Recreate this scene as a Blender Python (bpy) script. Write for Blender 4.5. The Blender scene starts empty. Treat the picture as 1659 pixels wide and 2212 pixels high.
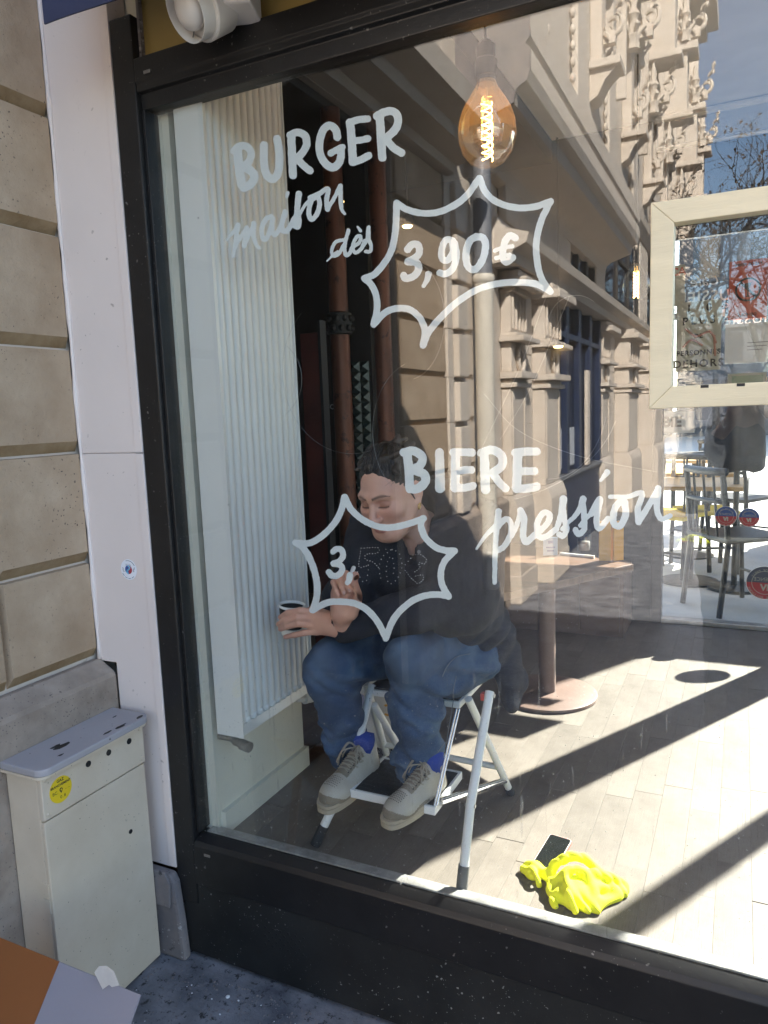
import bpy, bmesh, math, random
import numpy as np
from mathutils import Vector, Matrix

random.seed(7)
rng = np.random.default_rng(11)
S = bpy.context.scene
COL = S.collection
rad = math.radians

# ------------------------------------------------------------------ camera
YAW, PITCH, ROLL, FPX = rad(25.98750756), rad(-7.6583348), rad(-2.16241816), 1593.675
CAM = np.array([0.0, -1.58, 1.60])
_f = np.array([-math.sin(YAW) * math.cos(PITCH), math.cos(YAW) * math.cos(PITCH), math.sin(PITCH)])
_r0 = np.array([math.cos(YAW), math.sin(YAW), 0.0])
_u0 = np.cross(_r0, _f)
_r = _r0 * math.cos(ROLL) + _u0 * math.sin(ROLL)
_u = -_r0 * math.sin(ROLL) + _u0 * math.cos(ROLL)
cam_data = bpy.data.cameras.new('camera')
cam = bpy.data.objects.new('camera', cam_data)
COL.objects.link(cam)
cam_data.sensor_fit = 'HORIZONTAL'
cam_data.sensor_width = 36.0
cam_data.lens = 36.0 * FPX / 1659.0
cam_data.clip_start = 0.02
cam_data.clip_end = 600
cam.matrix_world = Matrix(((_r[0], _u[0], -_f[0], CAM[0]), (_r[1], _u[1], -_f[1], CAM[1]),
                           (_r[2], _u[2], -_f[2], CAM[2]), (0, 0, 0, 1)))
S.camera = cam

# ------------------------------------------------------------------ sky, sun, exposure
SUN_EL = rad(39.0)
SUN_H = np.array([0.4787, 0.878])            # horizontal direction towards the sun
SUN_H = SUN_H / np.linalg.norm(SUN_H)
W = bpy.data.worlds.new('World')
S.world = W
W.use_nodes = True
nt = W.node_tree
for n in list(nt.nodes):
    nt.nodes.remove(n)
w_out = nt.nodes.new('ShaderNodeOutputWorld')
w_bg = nt.nodes.new('ShaderNodeBackground')
w_sky = nt.nodes.new('ShaderNodeTexSky')
w_sky.sky_type = 'NISHITA'
w_sky.sun_disc = False
w_sky.sun_elevation = SUN_EL
w_sky.sun_rotation = math.atan2(SUN_H[0], SUN_H[1])
w_sky.air_density = 1.0
w_sky.dust_density = 1.0
w_sky.ozone_density = 1.0
w_bg.inputs['Strength'].default_value = 0.085
nt.links.new(w_sky.outputs[0], w_bg.inputs[0])
nt.links.new(w_bg.outputs[0], w_out.inputs[0])
sun_d = bpy.data.lights.new('sun', 'SUN')
sun_d.energy = 5.0
sun_d.angle = rad(0.5)
sun_d.color = (1.0, 0.945, 0.865)
sun = bpy.data.objects.new('sun', sun_d)
COL.objects.link(sun)
_sd = Vector((SUN_H[0] * math.cos(SUN_EL), SUN_H[1] * math.cos(SUN_EL), math.sin(SUN_EL)))
sun.rotation_euler = _sd.to_track_quat('Z', 'Y').to_euler()
sun.location = (3, 6, 9)
S.view_settings.view_transform = 'Standard'
S.view_settings.look = 'None'
S.view_settings.gamma = 1.0
S.view_settings.use_curve_mapping = False
S.view_settings.exposure = 2.95
S.render.engine = 'CYCLES'
S.cycles.use_denoising = True
S.cycles.max_bounces = 10
S.cycles.diffuse_bounces = 5
S.cycles.glossy_bounces = 4
S.cycles.transmission_bounces = 4
S.cycles.transparent_max_bounces = 16
S.cycles.sample_clamp_indirect = 6.0
S.cycles.caustics_reflective = False
S.cycles.caustics_refractive = False

# ------------------------------------------------------------------ measuring: pixel of the 1659 x 2212 view -> point on a plane
def ray(x, y):
    d = _r * ((x - 829.5) / FPX) - _u * ((y - 1106.0) / FPX) + _f
    return d
def P(x, y, ax, val):
    d = ray(x, y)
    return CAM + d * ((val - CAM[ax]) / d[ax])
def PY(x, y, v=0.0): return P(x, y, 1, v)
def PX(x, y, v): return P(x, y, 0, v)
def PZ(x, y, v): return P(x, y, 2, v)

# ------------------------------------------------------------------ mesh helpers
class MB:
    def __init__(s):
        s.v = []; s.f = []; s.m = []
    def add(s, vs, fs, mi=0):
        o = len(s.v)
        s.v += [tuple(float(c) for c in p) for p in vs]
        s.f += [tuple(i + o for i in f) for f in fs]
        s.m += [mi] * len(fs)
        return s
    def box(s, x0, x1, y0, y1, z0, z1, mi=0):
        v = [(x0,y0,z0),(x1,y0,z0),(x1,y1,z0),(x0,y1,z0),(x0,y0,z1),(x1,y0,z1),(x1,y1,z1),(x0,y1,z1)]
        return s.add(v, [(3,2,1,0),(4,5,6,7),(0,1,5,4),(1,2,6,5),(2,3,7,6),(3,0,4,7)], mi)
    def cbox(s, c, size, R=None, mi=0):
        h = np.array(size) / 2.0
        pts = np.array([[-1,-1,-1],[1,-1,-1],[1,1,-1],[-1,1,-1],[-1,-1,1],[1,-1,1],[1,1,1],[-1,1,1]]) * h
        if R is not None:
            pts = pts @ np.array(R).T
        return s.add(pts + np.array(c), [(3,2,1,0),(4,5,6,7),(0,1,5,4),(1,2,6,5),(2,3,7,6),(3,0,4,7)], mi)
    def prism(s, poly, axis, a, b, mi=0):
        # poly of 2-D points extruded along axis (0,1,2) from a to b
        n = len(poly); vs = []
        for t in (a, b):
            for p in poly:
                q = list(p); q.insert(axis, t); vs.append(q)
        fs = [tuple(range(n))[::-1], tuple(range(n, 2 * n))]
        fs += [(i, (i + 1) % n, n + (i + 1) % n, n + i) for i in range(n)]
        return s.add(vs, fs, mi)
    def tube(s, pts, r, seg=10, caps=True, mi=0):
        pts = [np.array(p, float) for p in pts]
        rs = r if hasattr(r, '__len__') else [r] * len(pts)
        up = None; rings = []
        for i, p in enumerate(pts):
            t = pts[min(i + 1, len(pts) - 1)] - pts[max(i - 1, 0)]
            t = t / (np.linalg.norm(t) + 1e-12)
            if up is None:
                up = np.array([0, 0, 1.0]) if abs(t[2]) < 0.9 else np.array([1.0, 0, 0])
            a = np.cross(t, up); a /= np.linalg.norm(a) + 1e-12
            up = np.cross(a, t)
            rings.append([p + rs[i] * (a * math.cos(2 * math.pi * k / seg) + up * math.sin(2 * math.pi * k / seg)) for k in range(seg)])
        vs = [q for R_ in rings for q in R_]
        fs = []
        for i in range(len(pts) - 1):
            for k in range(seg):
                fs.append((i * seg + k, i * seg + (k + 1) % seg, (i + 1) * seg + (k + 1) % seg, (i + 1) * seg + k))
        if caps:
            fs.append(tuple(range(seg))[::-1])
            fs.append(tuple((len(pts) - 1) * seg + k for k in range(seg)))
        return s.add(vs, fs, mi)
    def lathe(s, prof, c=(0, 0, 0), seg=24, R=None, mi=0, close=True):
        vs = []
        for (r_, z_) in prof:
            for k in range(seg):
                a = 2 * math.pi * k / seg
                vs.append((r_ * math.cos(a), r_ * math.sin(a), z_))
        vs = np.array(vs)
        if R is not None:
            vs = vs @ np.array(R).T
        vs = vs + np.array(c)
        fs = []
        for i in range(len(prof) - 1):
            for k in range(seg):
                fs.append((i * seg + k, i * seg + (k + 1) % seg, (i + 1) * seg + (k + 1) % seg, (i + 1) * seg + k))
        if close:
            fs.append(tuple(range(seg))[::-1])
            fs.append(tuple((len(prof) - 1) * seg + k for k in range(seg)))
        return s.add(vs, fs, mi)
    def ball(s, c, r, seg=12, ring=8, mi=0):
        rr = np.array(r if hasattr(r, '__len__') else (r, r, r), float)
        vs = [(0, 0, -1)]
        for i in range(1, ring):
            t = -math.pi / 2 + math.pi * i / ring
            for k in range(seg):
                a = 2 * math.pi * k / seg
                vs.append((math.cos(t) * math.cos(a), math.cos(t) * math.sin(a), math.sin(t)))
        vs.append((0, 0, 1))
        fs = []
        for k in range(seg):
            fs.append((0, 1 + (k + 1) % seg, 1 + k))
            for i in range(ring - 2):
                a = 1 + i * seg
                fs.append((a + k, a + (k + 1) % seg, a + seg + (k + 1) % seg, a + seg + k))
            a = 1 + (ring - 2) * seg
            fs.append((a + k, a + (k + 1) % seg, len(vs) - 1))
        return s.add(np.array(vs) * rr + np.array(c), fs, mi)
    def mesh(s, name, mats, smooth=False, bevel=0.0, sharp=None):
        me = bpy.data.meshes.new(name)
        me.from_pydata(s.v, [], s.f)
        mats = mats if isinstance(mats, (list, tuple)) else [mats]
        for m in mats:
            me.materials.append(m)
        if len(mats) > 1:
            me.polygons.foreach_set('material_index', s.m)
        if bevel > 0:
            bm = bmesh.new(); bm.from_mesh(me)
            bmesh.ops.remove_doubles(bm, verts=bm.verts, dist=1e-6)
            ed = [e for e in bm.edges if len(e.link_faces) == 2 and e.calc_face_angle(0) > 0.6]
            try:
                bmesh.ops.bevel(bm, geom=ed, offset=bevel, segments=2, affect='EDGES', profile=0.6, clamp_overlap=True)
            except Exception:
                pass
            bm.to_mesh(me); bm.free()
        if smooth:
            me.polygons.foreach_set('use_smooth', [True] * len(me.polygons))
            if sharp:
                me.set_sharp_from_angle(angle=rad(sharp))
        me.update()
        return me
    def build(s, name, mats, parent=None, **k):
        kw = {q: k.pop(q) for q in ('smooth', 'bevel', 'sharp') if q in k}
        return link(name, s.mesh(name, mats, **kw), parent, **k)

def link(name, me, parent=None, label=None, cat=None, group=None, kind=None, loc=None):
    o = bpy.data.objects.new(name, me)
    COL.objects.link(o)
    if loc is not None:
        o.location = loc
    if parent is not None:
        o.parent = parent
        if parent.matrix_basis != Matrix.Identity(4) and loc is None:
            o.matrix_parent_inverse = wmat(parent).inverted()
    return tag(o, label, cat, group, kind)
def wmat(o):
    return o.matrix_basis.copy() if o.parent is None else Matrix.Identity(4)
def tag(o, label=None, cat=None, group=None, kind=None):
    if label: o['label'] = label
    if cat: o['category'] = cat
    if group: o['group'] = group
    if kind: o['kind'] = kind
    return o
def thing(name, label, cat, loc=(0, 0, 0), group=None):
    o = bpy.data.objects.new(name, None)
    COL.objects.link(o)
    o.empty_display_size = 0.1
    o.location = loc
    return tag(o, label, cat, group)
def copy_tree(o, parent=None):
    c = o.copy()
    COL.objects.link(c)
    if parent is not None:
        c.parent = parent
    for ch in list(o.children):
        copy_tree(ch, c)
    return c

# ------------------------------------------------------------------ materials
def _n(nt, t, **k):
    n = nt.nodes.new(t)
    for a, b in k.items():
        setattr(n, a, b)
    return n
def ramp(nt, fac, stops):
    r_ = _n(nt, 'ShaderNodeValToRGB')
    e = r_.color_ramp.elements
    while len(e) > 1:
        e.remove(e[-1])
    e[0].position, e[0].color = stops[0][0], (*stops[0][1], 1)
    for p_, c_ in stops[1:]:
        q = e.new(p_); q.color = (*c_, 1)
    nt.links.new(fac, r_.inputs[0])
    return r_.outputs[0]
def noise(nt, scale, detail=6, rough=0.6, stretch=None, dist=0.0, coord='Object'):
    tc = _n(nt, 'ShaderNodeTexCoord')
    v = tc.outputs[coord]
    if stretch:
        mp = _n(nt, 'ShaderNodeMapping')
        mp.inputs['Scale'].default_value = stretch
        nt.links.new(v, mp.inputs[0]); v = mp.outputs[0]
    t = _n(nt, 'ShaderNodeTexNoise')
    t.inputs['Scale'].default_value = scale
    t.inputs['Detail'].default_value = detail
    t.inputs['Roughness'].default_value = rough
    t.inputs['Distortion'].default_value = dist
    nt.links.new(v, t.inputs['Vector'])
    return t.outputs['Fac']
def mix(nt, fac, a, b, blend='MIX'):
    m = _n(nt, 'ShaderNodeMix', data_type='RGBA', blend_type=blend)
    for s_, x in ((0, fac), (6, a), (7, b)):
        if isinstance(x, (int, float)): m.inputs[s_].default_value = x
        elif isinstance(x, tuple): m.inputs[s_].default_value = (*x[:3], 1)
        else: nt.links.new(x, m.inputs[s_])
    return m.outputs[2]
def new_mat(name):
    m = bpy.data.materials.new(name)
    m.use_nodes = True
    nt = m.node_tree
    return m, nt, nt.nodes['Principled BSDF']
def bump(nt, b, h, strength=0.3, dist=0.01):
    bn = _n(nt, 'ShaderNodeBump')
    bn.inputs['Strength'].default_value = strength
    bn.inputs['Distance'].default_value = dist
    nt.links.new(h, bn.inputs['Height'])
    nt.links.new(bn.outputs[0], b.inputs['Normal'])
def mat(name, c, rough=0.6, metal=0.0, var=0.12, scale=6.0, bmp=0.0, bscale=60.0, spots=None, spot_scale=40.0, spot_t=0.7, stretch=None, coat=0.0, c2=None, island=0.0, bdist=0.004, spec=0.5):
    """base colour with cloudy variation, optional dark/light spots and fine relief"""
    m, nt, b = new_mat(name)
    f = noise(nt, scale, stretch=stretch)
    lo = tuple(max(0, x * (1 - var)) for x in c); hi = tuple(min(1, x * (1 + var)) for x in c)
    if c2: lo, hi = c, c2
    col = ramp(nt, f, [(0.3, lo), (0.7, hi)])
    if island:
        g = _n(nt, 'ShaderNodeObjectInfo')
        mr = _n(nt, 'ShaderNodeMapRange')
        mr.inputs[3].default_value = 1 - island; mr.inputs[4].default_value = 1 + island
        nt.links.new(g.outputs['Random'], mr.inputs[0])
        cm = _n(nt, 'ShaderNodeCombineColor')
        for i in range(3): nt.links.new(mr.outputs[0], cm.inputs[i])
        col = mix(nt, 1.0, col, cm.outputs[0], 'MULTIPLY')
    if spots:
        s_ = noise(nt, spot_scale, 8, 0.75)
        k = ramp(nt, s_, [(spot_t - 0.03, (0, 0, 0)), (spot_t + 0.03, (1, 1, 1))])
        col = mix(nt, k, col, spots)
    nt.links.new(col, b.inputs['Base Color'])
    b.inputs['Roughness'].default_value = rough
    b.inputs['Metallic'].default_value = metal
    b.inputs['Coat Weight'].default_value = coat
    b.inputs['Specular IOR Level'].default_value = spec
    if bmp:
        bump(nt, b, noise(nt, bscale, 8, 0.65, stretch), bmp, bdist)
    return m
def specks(m, c, scale, size, share, sub2=True):
    """small scattered dots (pits, chips, dirt): random cells of a Voronoi pattern"""
    nt = m.node_tree; b = nt.nodes['Principled BSDF']
    src = b.inputs['Base Color'].links[0].from_socket
    for k, (sc, sz, sh) in enumerate(((scale, size, share), (scale * 2.3, size, share * 0.8))):
        tc = _n(nt, 'ShaderNodeTexCoord')
        v = _n(nt, 'ShaderNodeTexVoronoi'); v.inputs['Scale'].default_value = sc
        nz = _n(nt, 'ShaderNodeTexNoise'); nz.inputs['Scale'].default_value = sc * 1.3
        ad = _n(nt, 'ShaderNodeVectorMath', operation='MULTIPLY_ADD')
        ad.inputs[1].default_value = (0.9 / sc,) * 3
        nt.links.new(tc.outputs['Object'], nz.inputs['Vector'])
        nt.links.new(nz.outputs['Color'], ad.inputs[0]); nt.links.new(tc.outputs['Object'], ad.inputs[2])
        nt.links.new(ad.outputs[0], v.inputs['Vector'])
        d = _n(nt, 'ShaderNodeMapRange'); d.inputs[1].default_value = sz; d.inputs[2].default_value = sz * 0.6
        nt.links.new(v.outputs['Distance'], d.inputs[0])
        sp = _n(nt, 'ShaderNodeSeparateColor'); nt.links.new(v.outputs['Color'], sp.inputs[0])
        g = _n(nt, 'ShaderNodeMath', operation='LESS_THAN'); g.inputs[1].default_value = sh
        nt.links.new(sp.outputs[0], g.inputs[0])
        pt = noise(nt, scale * 0.06, 3, 0.6)
        pr = _n(nt, 'ShaderNodeMapRange'); pr.inputs[1].default_value = 0.42; pr.inputs[2].default_value = 0.56
        nt.links.new(pt, pr.inputs[0])
        mu = _n(nt, 'ShaderNodeMath', operation='MULTIPLY'); nt.links.new(d.outputs[0], mu.inputs[0]); nt.links.new(g.outputs[0], mu.inputs[1])
        m2 = _n(nt, 'ShaderNodeMath', operation='MULTIPLY'); nt.links.new(mu.outputs[0], m2.inputs[0]); nt.links.new(pr.outputs[0], m2.inputs[1])
        src = mix(nt, m2.outputs[0], src, c)
    nt.links.new(src, b.inputs['Base Color'])
def emis(name, c, s):
    m, nt, b = new_mat(name)
    b.inputs['Base Color'].default_value = (*c, 1)
    b.inputs['Emission Color'].default_value = (*c, 1)
    b.inputs['Emission Strength'].default_value = s
    return m
def thin_glass(name, tint=(0.93, 0.96, 0.94), ior=1.9, dust=0.0, streak=False, rough=0.0):
    m = bpy.data.materials.new(name); m.use_nodes = True
    nt = m.node_tree
    for n in list(nt.nodes): nt.nodes.remove(n)
    out = _n(nt, 'ShaderNodeOutputMaterial')
    tr = _n(nt, 'ShaderNodeBsdfTransparent'); tr.inputs[0].default_value = (*tint, 1)
    gl = _n(nt, 'ShaderNodeBsdfGlossy'); gl.inputs['Roughness'].default_value = rough
    gl.inputs['Color'].default_value = (0.97, 0.98, 1.0, 1)
    # Schlick reflectance, the same from both sides of the sheet
    r0 = ((ior - 1) / (ior + 1)) ** 2
    lw = _n(nt, 'ShaderNodeLayerWeight'); lw.inputs['Blend'].default_value = 0.5
    pw = _n(nt, 'ShaderNodeMath', operation='POWER'); pw.inputs[1].default_value = 5.0
    nt.links.new(lw.outputs['Facing'], pw.inputs[0])
    fr = _n(nt, 'ShaderNodeMath', operation='MULTIPLY_ADD'); fr.inputs[1].default_value = 1 - r0; fr.inputs[2].default_value = r0
    nt.links.new(pw.outputs[0], fr.inputs[0])
    mx = _n(nt, 'ShaderNodeMixShader')
    nt.links.new(fr.outputs[0], mx.inputs[0]); nt.links.new(tr.outputs[0], mx.inputs[1]); nt.links.new(gl.outputs[0], mx.inputs[2])
    last = mx.outputs[0]
    if dust > 0:
        df = _n(nt, 'ShaderNodeBsdfDiffuse'); df.inputs[0].default_value = (0.8, 0.8, 0.78, 1)
        tl = _n(nt, 'ShaderNodeBsdfTranslucent'); tl.inputs[0].default_value = (0.8, 0.8, 0.78, 1)
        dm = _n(nt, 'ShaderNodeMixShader'); dm.inputs[0].default_value = 0.6
        nt.links.new(df.outputs[0], dm.inputs[1]); nt.links.new(tl.outputs[0], dm.inputs[2])
        cl = noise(nt, 2.2, 5, 0.6)
        k = ramp(nt, cl, [(0.35, (dust * 0.35,) * 3), (0.75, (dust * 1.6,) * 3)])
        if streak:
            st = noise(nt, 7.0, 4, 0.7, stretch=(14, 1, 0.55), dist=0.6)
            k2 = ramp(nt, st, [(0.64, (0, 0, 0)), (0.70, (0.22,) * 3), (0.74, (0.0,) * 3)])
            tc = _n(nt, 'ShaderNodeTexCoord'); sp = _n(nt, 'ShaderNodeSeparateXYZ')
            nt.links.new(tc.outputs['Object'], sp.inputs[0])
            mr = _n(nt, 'ShaderNodeMapRange'); mr.inputs[1].default_value = 1.25; mr.inputs[2].default_value = 0.7
            nt.links.new(sp.outputs[2], mr.inputs[0])
            k2 = mix(nt, 1.0, k2, mr.outputs[0], 'MULTIPLY')
            sp2 = noise(nt, 170.0, 2, 0.5)
            k3 = ramp(nt, sp2, [(0.715, (0, 0, 0)), (0.745, (0.55,) * 3)])
            k3 = mix(nt, 1.0, k3, mr.outputs[0], 'MULTIPLY')
            k = mix(nt, 1.0, k, k2, 'ADD'); k = mix(nt, 1.0, k, k3, 'ADD')
        m2 = _n(nt, 'ShaderNodeMixShader')
        nt.links.new(k, m2.inputs[0]); nt.links.new(last, m2.inputs[1]); nt.links.new(dm.outputs[0], m2.inputs[2])
        last = m2.outputs[0]
    nt.links.new(last, out.inputs[0])
    return m

M = {}
M['stone'] = mat('limestone', (0.36, 0.25, 0.155), 0.88, var=0.16, scale=6, bmp=0.9, bscale=45, c2=(0.50, 0.375, 0.255), spots=(0.09, 0.065, 0.05), spot_scale=80, spot_t=0.655, island=0.07)
M['stone_joint'] = mat('limestone_joint', (0.24, 0.155, 0.075), 0.9, var=0.3, scale=14, bmp=0.8, c2=(0.36, 0.265, 0.155), spots=(0.10, 0.08, 0.06), spot_scale=26, spot_t=0.66)
M['stone_plain'] = mat('limestone_carved', (0.53, 0.445, 0.36), 0.88, var=0.16, scale=4, bmp=0.2, bscale=18, c2=(0.63, 0.545, 0.455), spots=(0.36, 0.29, 0.22), spot_scale=8, spot_t=0.66)
M['stone_dirty'] = mat('weathered_stone', (0.22, 0.17, 0.13), 0.9, var=0.3, scale=9, bmp=0.7, bscale=40, c2=(0.38, 0.305, 0.24), spots=(0.10, 0.08, 0.07), spot_scale=30, spot_t=0.66)
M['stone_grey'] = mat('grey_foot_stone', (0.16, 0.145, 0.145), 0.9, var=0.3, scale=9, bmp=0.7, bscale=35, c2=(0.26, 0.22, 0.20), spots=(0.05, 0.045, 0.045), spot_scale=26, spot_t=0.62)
M['white'] = mat('off_white_paint', (0.78, 0.675, 0.61), 0.55, var=0.03, scale=3, bmp=0.12, bscale=90, spots=(0.66, 0.57, 0.52), spot_scale=4, spot_t=0.68)
M['black'] = mat('black_frame_paint', (0.009, 0.0085, 0.0085), 0.42, var=0.35, scale=12, bmp=0.15, bscale=120, spots=(0.07, 0.066, 0.062), spot_scale=55, spot_t=0.675)
M['black_kick'] = mat('dusty_black_panel', (0.013, 0.013, 0.012), 0.5, var=0.5, scale=5, bmp=0.2, bscale=70, spots=(0.24, 0.24, 0.22), spot_scale=85, spot_t=0.69)
M['sill'] = mat('worn_aluminium_sill', (0.22, 0.21, 0.20), 0.45, metal=0.3, var=0.35, scale=20, bmp=0.3, bscale=160, c2=(0.45, 0.44, 0.42), spots=(0.04, 0.04, 0.04), spot_scale=30, spot_t=0.66)
M['gold'] = mat('ochre_fascia', (0.36, 0.25, 0.075), 0.5, var=0.15, scale=4, spots=(0.28, 0.19, 0.08), spot_scale=10, spot_t=0.62)
M['navy'] = mat('navy_canvas', (0.030, 0.035, 0.075), 0.85, var=0.12, bmp=0.5, bscale=300, bdist=0.001)
M['lamp_white'] = mat('white_enamel', (0.72, 0.69, 0.64), 0.4, var=0.06, spots=(0.3, 0.25, 0.2), spot_scale=30, spot_t=0.74)
M['cabinet'] = mat('cream_cabinet_paint', (0.55, 0.445, 0.32), 0.6, var=0.05, scale=4, bmp=0.15, bscale=60, spots=(0.13, 0.10, 0.085), spot_scale=60, spot_t=0.672, c2=(0.66, 0.56, 0.43))
M['cabinet_lid'] = mat('chipped_lid_paint', (0.36, 0.335, 0.335), 0.7, var=0.06, scale=3, bmp=0.2, spots=(0.05, 0.05, 0.055), spot_scale=16, spot_t=0.70)
M['dark'] = mat('near_black', (0.01, 0.01, 0.01), 0.6)
M['yellow'] = mat('yellow_plate', (0.78, 0.55, 0.02), 0.45, var=0.08, spots=(0.45, 0.32, 0.05), spot_scale=30, spot_t=0.68)
M['ink'] = mat('black_print', (0.02, 0.02, 0.02), 0.6, var=0.0)
M['paper'] = mat('white_paper', (0.78, 0.78, 0.78), 0.7, var=0.03)
M['brown_card'] = mat('brown_card', (0.25, 0.085, 0.022), 0.6, var=0.08, scale=3)
M['grey_card'] = mat('grey_card', (0.27, 0.255, 0.285), 0.7, var=0.05, scale=3, bmp=0.1, bscale=200)
M['tape'] = mat('paper_tape', (0.62, 0.60, 0.57), 0.7, var=0.08, scale=30, bmp=0.2)
M['pavement'] = mat('grey_pavement', (0.075, 0.078, 0.09), 0.9, var=0.3, scale=7, bmp=0.9, bscale=50, c2=(0.27, 0.265, 0.275), spots=(0.035, 0.034, 0.034), spot_scale=38, spot_t=0.58, bdist=0.006)
M['asphalt'] = mat('asphalt', (0.05, 0.05, 0.052), 0.9, var=0.2, scale=3, bmp=0.5, bscale=120)
M['wall_in'] = mat('pale_green_wall', (0.64, 0.615, 0.52), 0.6, var=0.05, scale=2, spots=(0.5, 0.48, 0.42), spot_scale=6, spot_t=0.66)
M['radiator'] = mat('white_radiator_enamel', (0.76, 0.745, 0.70), 0.28, var=0.02, spots=(0.25, 0.24, 0.22), spot_scale=60, spot_t=0.80)
M['steel'] = mat('dull_steel', (0.35, 0.34, 0.33), 0.4, metal=0.9, var=0.2, scale=20)
M['chrome'] = mat('chrome', (0.75, 0.75, 0.75), 0.12, metal=1.0, var=0.03)
M['gold_metal'] = mat('gold_metal', (0.85, 0.58, 0.2), 0.18, metal=1.0, var=0.03)
M['stool_white'] = mat('white_tube_paint', (0.78, 0.78, 0.77), 0.3, var=0.03, spots=(0.35, 0.33, 0.3), spot_scale=35, spot_t=0.75)
M['rubber'] = mat('black_rubber', (0.025, 0.025, 0.026), 0.7, bmp=0.4, bscale=200)
M['rubber_grey'] = mat('grey_rubber', (0.11, 0.11, 0.105), 0.7)
M['tread'] = mat('black_ribbed_tread', (0.02, 0.02, 0.022), 0.6, bmp=0.3, bscale=200)
M['copper'] = mat('copper_red_pipe', (0.15, 0.055, 0.030), 0.45, metal=0.3, var=0.5, scale=9, stretch=(1, 1, 0.25), bmp=0.3, spots=(0.05, 0.022, 0.016), spot_scale=14, spot_t=0.58)
M['tile_green'] = mat('dark_green_tile', (0.035, 0.055, 0.048), 0.22, var=0.4, scale=7)
M['dark_wall'] = mat('dark_shop_wall', (0.022, 0.021, 0.020), 0.7, var=0.3)
M['dark_red'] = mat('dark_red_panel', (0.09, 0.02, 0.015), 0.6, var=0.3)
M['ceiling'] = mat('painted_ceiling', (0.84, 0.82, 0.80), 0.8, var=0.05)
M['blind'] = mat('pale_blind_fabric', (0.60, 0.61, 0.63), 0.85, var=0.04, bmp=0.1)
_bn = M['blind'].node_tree; _bb = _bn.nodes['Principled BSDF']; _bo = [n for n in _bn.nodes if n.type == 'OUTPUT_MATERIAL'][0]
_bt = _n(_bn, 'ShaderNodeBsdfTranslucent'); _bt.inputs[0].default_value = (0.5, 0.52, 0.55, 1)
_bm = _n(_bn, 'ShaderNodeMixShader'); _bm.inputs[0].default_value = 0.30
_bn.links.new(_bb.outputs[0], _bm.inputs[1]); _bn.links.new(_bt.outputs[0], _bm.inputs[2]); _bn.links.new(_bm.outputs[0], _bo.inputs[0])
M['sash'] = mat('scuffed_cream_sash', (0.70, 0.62, 0.43), 0.5, var=0.08, scale=9, stretch=(0.4, 1, 3), spots=(0.25, 0.22, 0.16), spot_scale=26, spot_t=0.70, bmp=0.2)
M['wood_top'] = mat('brown_table_wood', (0.11, 0.06, 0.035), 0.4, var=0.3, scale=5, stretch=(1, 7, 1), bmp=0.1)
M['table_brown'] = mat('brown_painted_steel', (0.16, 0.105, 0.085), 0.45, var=0.12, spots=(0.3, 0.26, 0.22), spot_scale=50, spot_t=0.74)
M['bright_wood'] = mat('terrace_table_wood', (0.55, 0.33, 0.13), 0.45, var=0.25, scale=5, stretch=(1, 6, 1))
M['bistro_black'] = mat('black_chair_lacquer', (0.02, 0.02, 0.022), 0.4, var=0.2)
M['amber'] = mat('amber_card_menu', (0.60, 0.30, 0.03), 0.35, var=0.15)
M['yellow_cloth'] = mat('fluorescent_yellow_cloth', (0.92, 0.93, 0.03), 0.85, var=0.04, bmp=0.25, bscale=400, bdist=0.001)
M['screen'] = mat('dark_phone_glass', (0.012, 0.014, 0.013), 0.08, var=0.1)
M['phone_case'] = mat('red_phone_case', (0.6, 0.10, 0.08), 0.4)
M['blue_paint'] = mat('blue_shopfront_paint', (0.013, 0.022, 0.055), 0.4, var=0.2)
M['pipe_grey'] = mat('grey_zinc_pipe', (0.20, 0.20, 0.21), 0.5, metal=0.2, var=0.1)
M['pipe_cream'] = mat('cream_pipe_paint', (0.58, 0.52, 0.43), 0.5, var=0.05)
M['dark_timber'] = mat('dark_stained_timber', (0.035, 0.028, 0.022), 0.6)
M['dark_facade'] = mat('dark_far_facade', (0.10, 0.10, 0.11), 0.8, var=0.2)
M['dark_glass'] = mat('dark_window_glass', (0.012, 0.016, 0.03), 0.04, var=0.1)
M['skin'] = mat('skin_plain', (0.50, 0.29, 0.21), 0.5)
M['jacket'] = mat('dark_navy_fleece', (0.014, 0.016, 0.026), 0.92, var=0.35, scale=14, bmp=0.6, bscale=150, bdist=0.003)
M['hair'] = mat('dark_brown_hair', (0.026, 0.017, 0.012), 0.38, var=0.45, scale=30, stretch=(8, 1, 1), bmp=0.5, bscale=90)
M['sock'] = mat('blue_sock', (0.018, 0.05, 0.30), 0.9, bmp=0.5, bscale=250)
M['suede'] = mat('beige_suede', (0.235, 0.195, 0.145), 0.95, var=0.15, scale=25, bmp=0.4, bscale=300, bdist=0.001)
M['shoe_leather'] = mat('off_white_leather', (0.44, 0.405, 0.345), 0.5, var=0.08, scale=18, spots=(0.3, 0.27, 0.22), spot_scale=60, spot_t=0.72)
M['sole'] = mat('cream_sole_rubber', (0.42, 0.355, 0.265), 0.7, var=0.12, scale=20, bmp=0.2)
M['lace'] = mat('beige_lace', (0.36, 0.315, 0.25), 0.9, bmp=0.4, bscale=500)
M['shoe_brown'] = mat('tan_suede_badge', (0.27, 0.17, 0.09), 0.9)
M['cup_black'] = mat('black_cup_sleeve', (0.015, 0.014, 0.014), 0.6)
M['cup_white'] = mat('white_cup_card', (0.8, 0.78, 0.74), 0.6)
M['bag'] = mat('white_paper_bag', (0.62, 0.60, 0.57), 0.8, var=0.06, bmp=0.5, bscale=14, bdist=0.02)
M['bin_lilac'] = mat('lilac_plastic', (0.42, 0.42, 0.62), 0.45, var=0.06)
M['leaf'] = mat('dry_brown_leaf', (0.05, 0.03, 0.015), 0.8)
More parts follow.
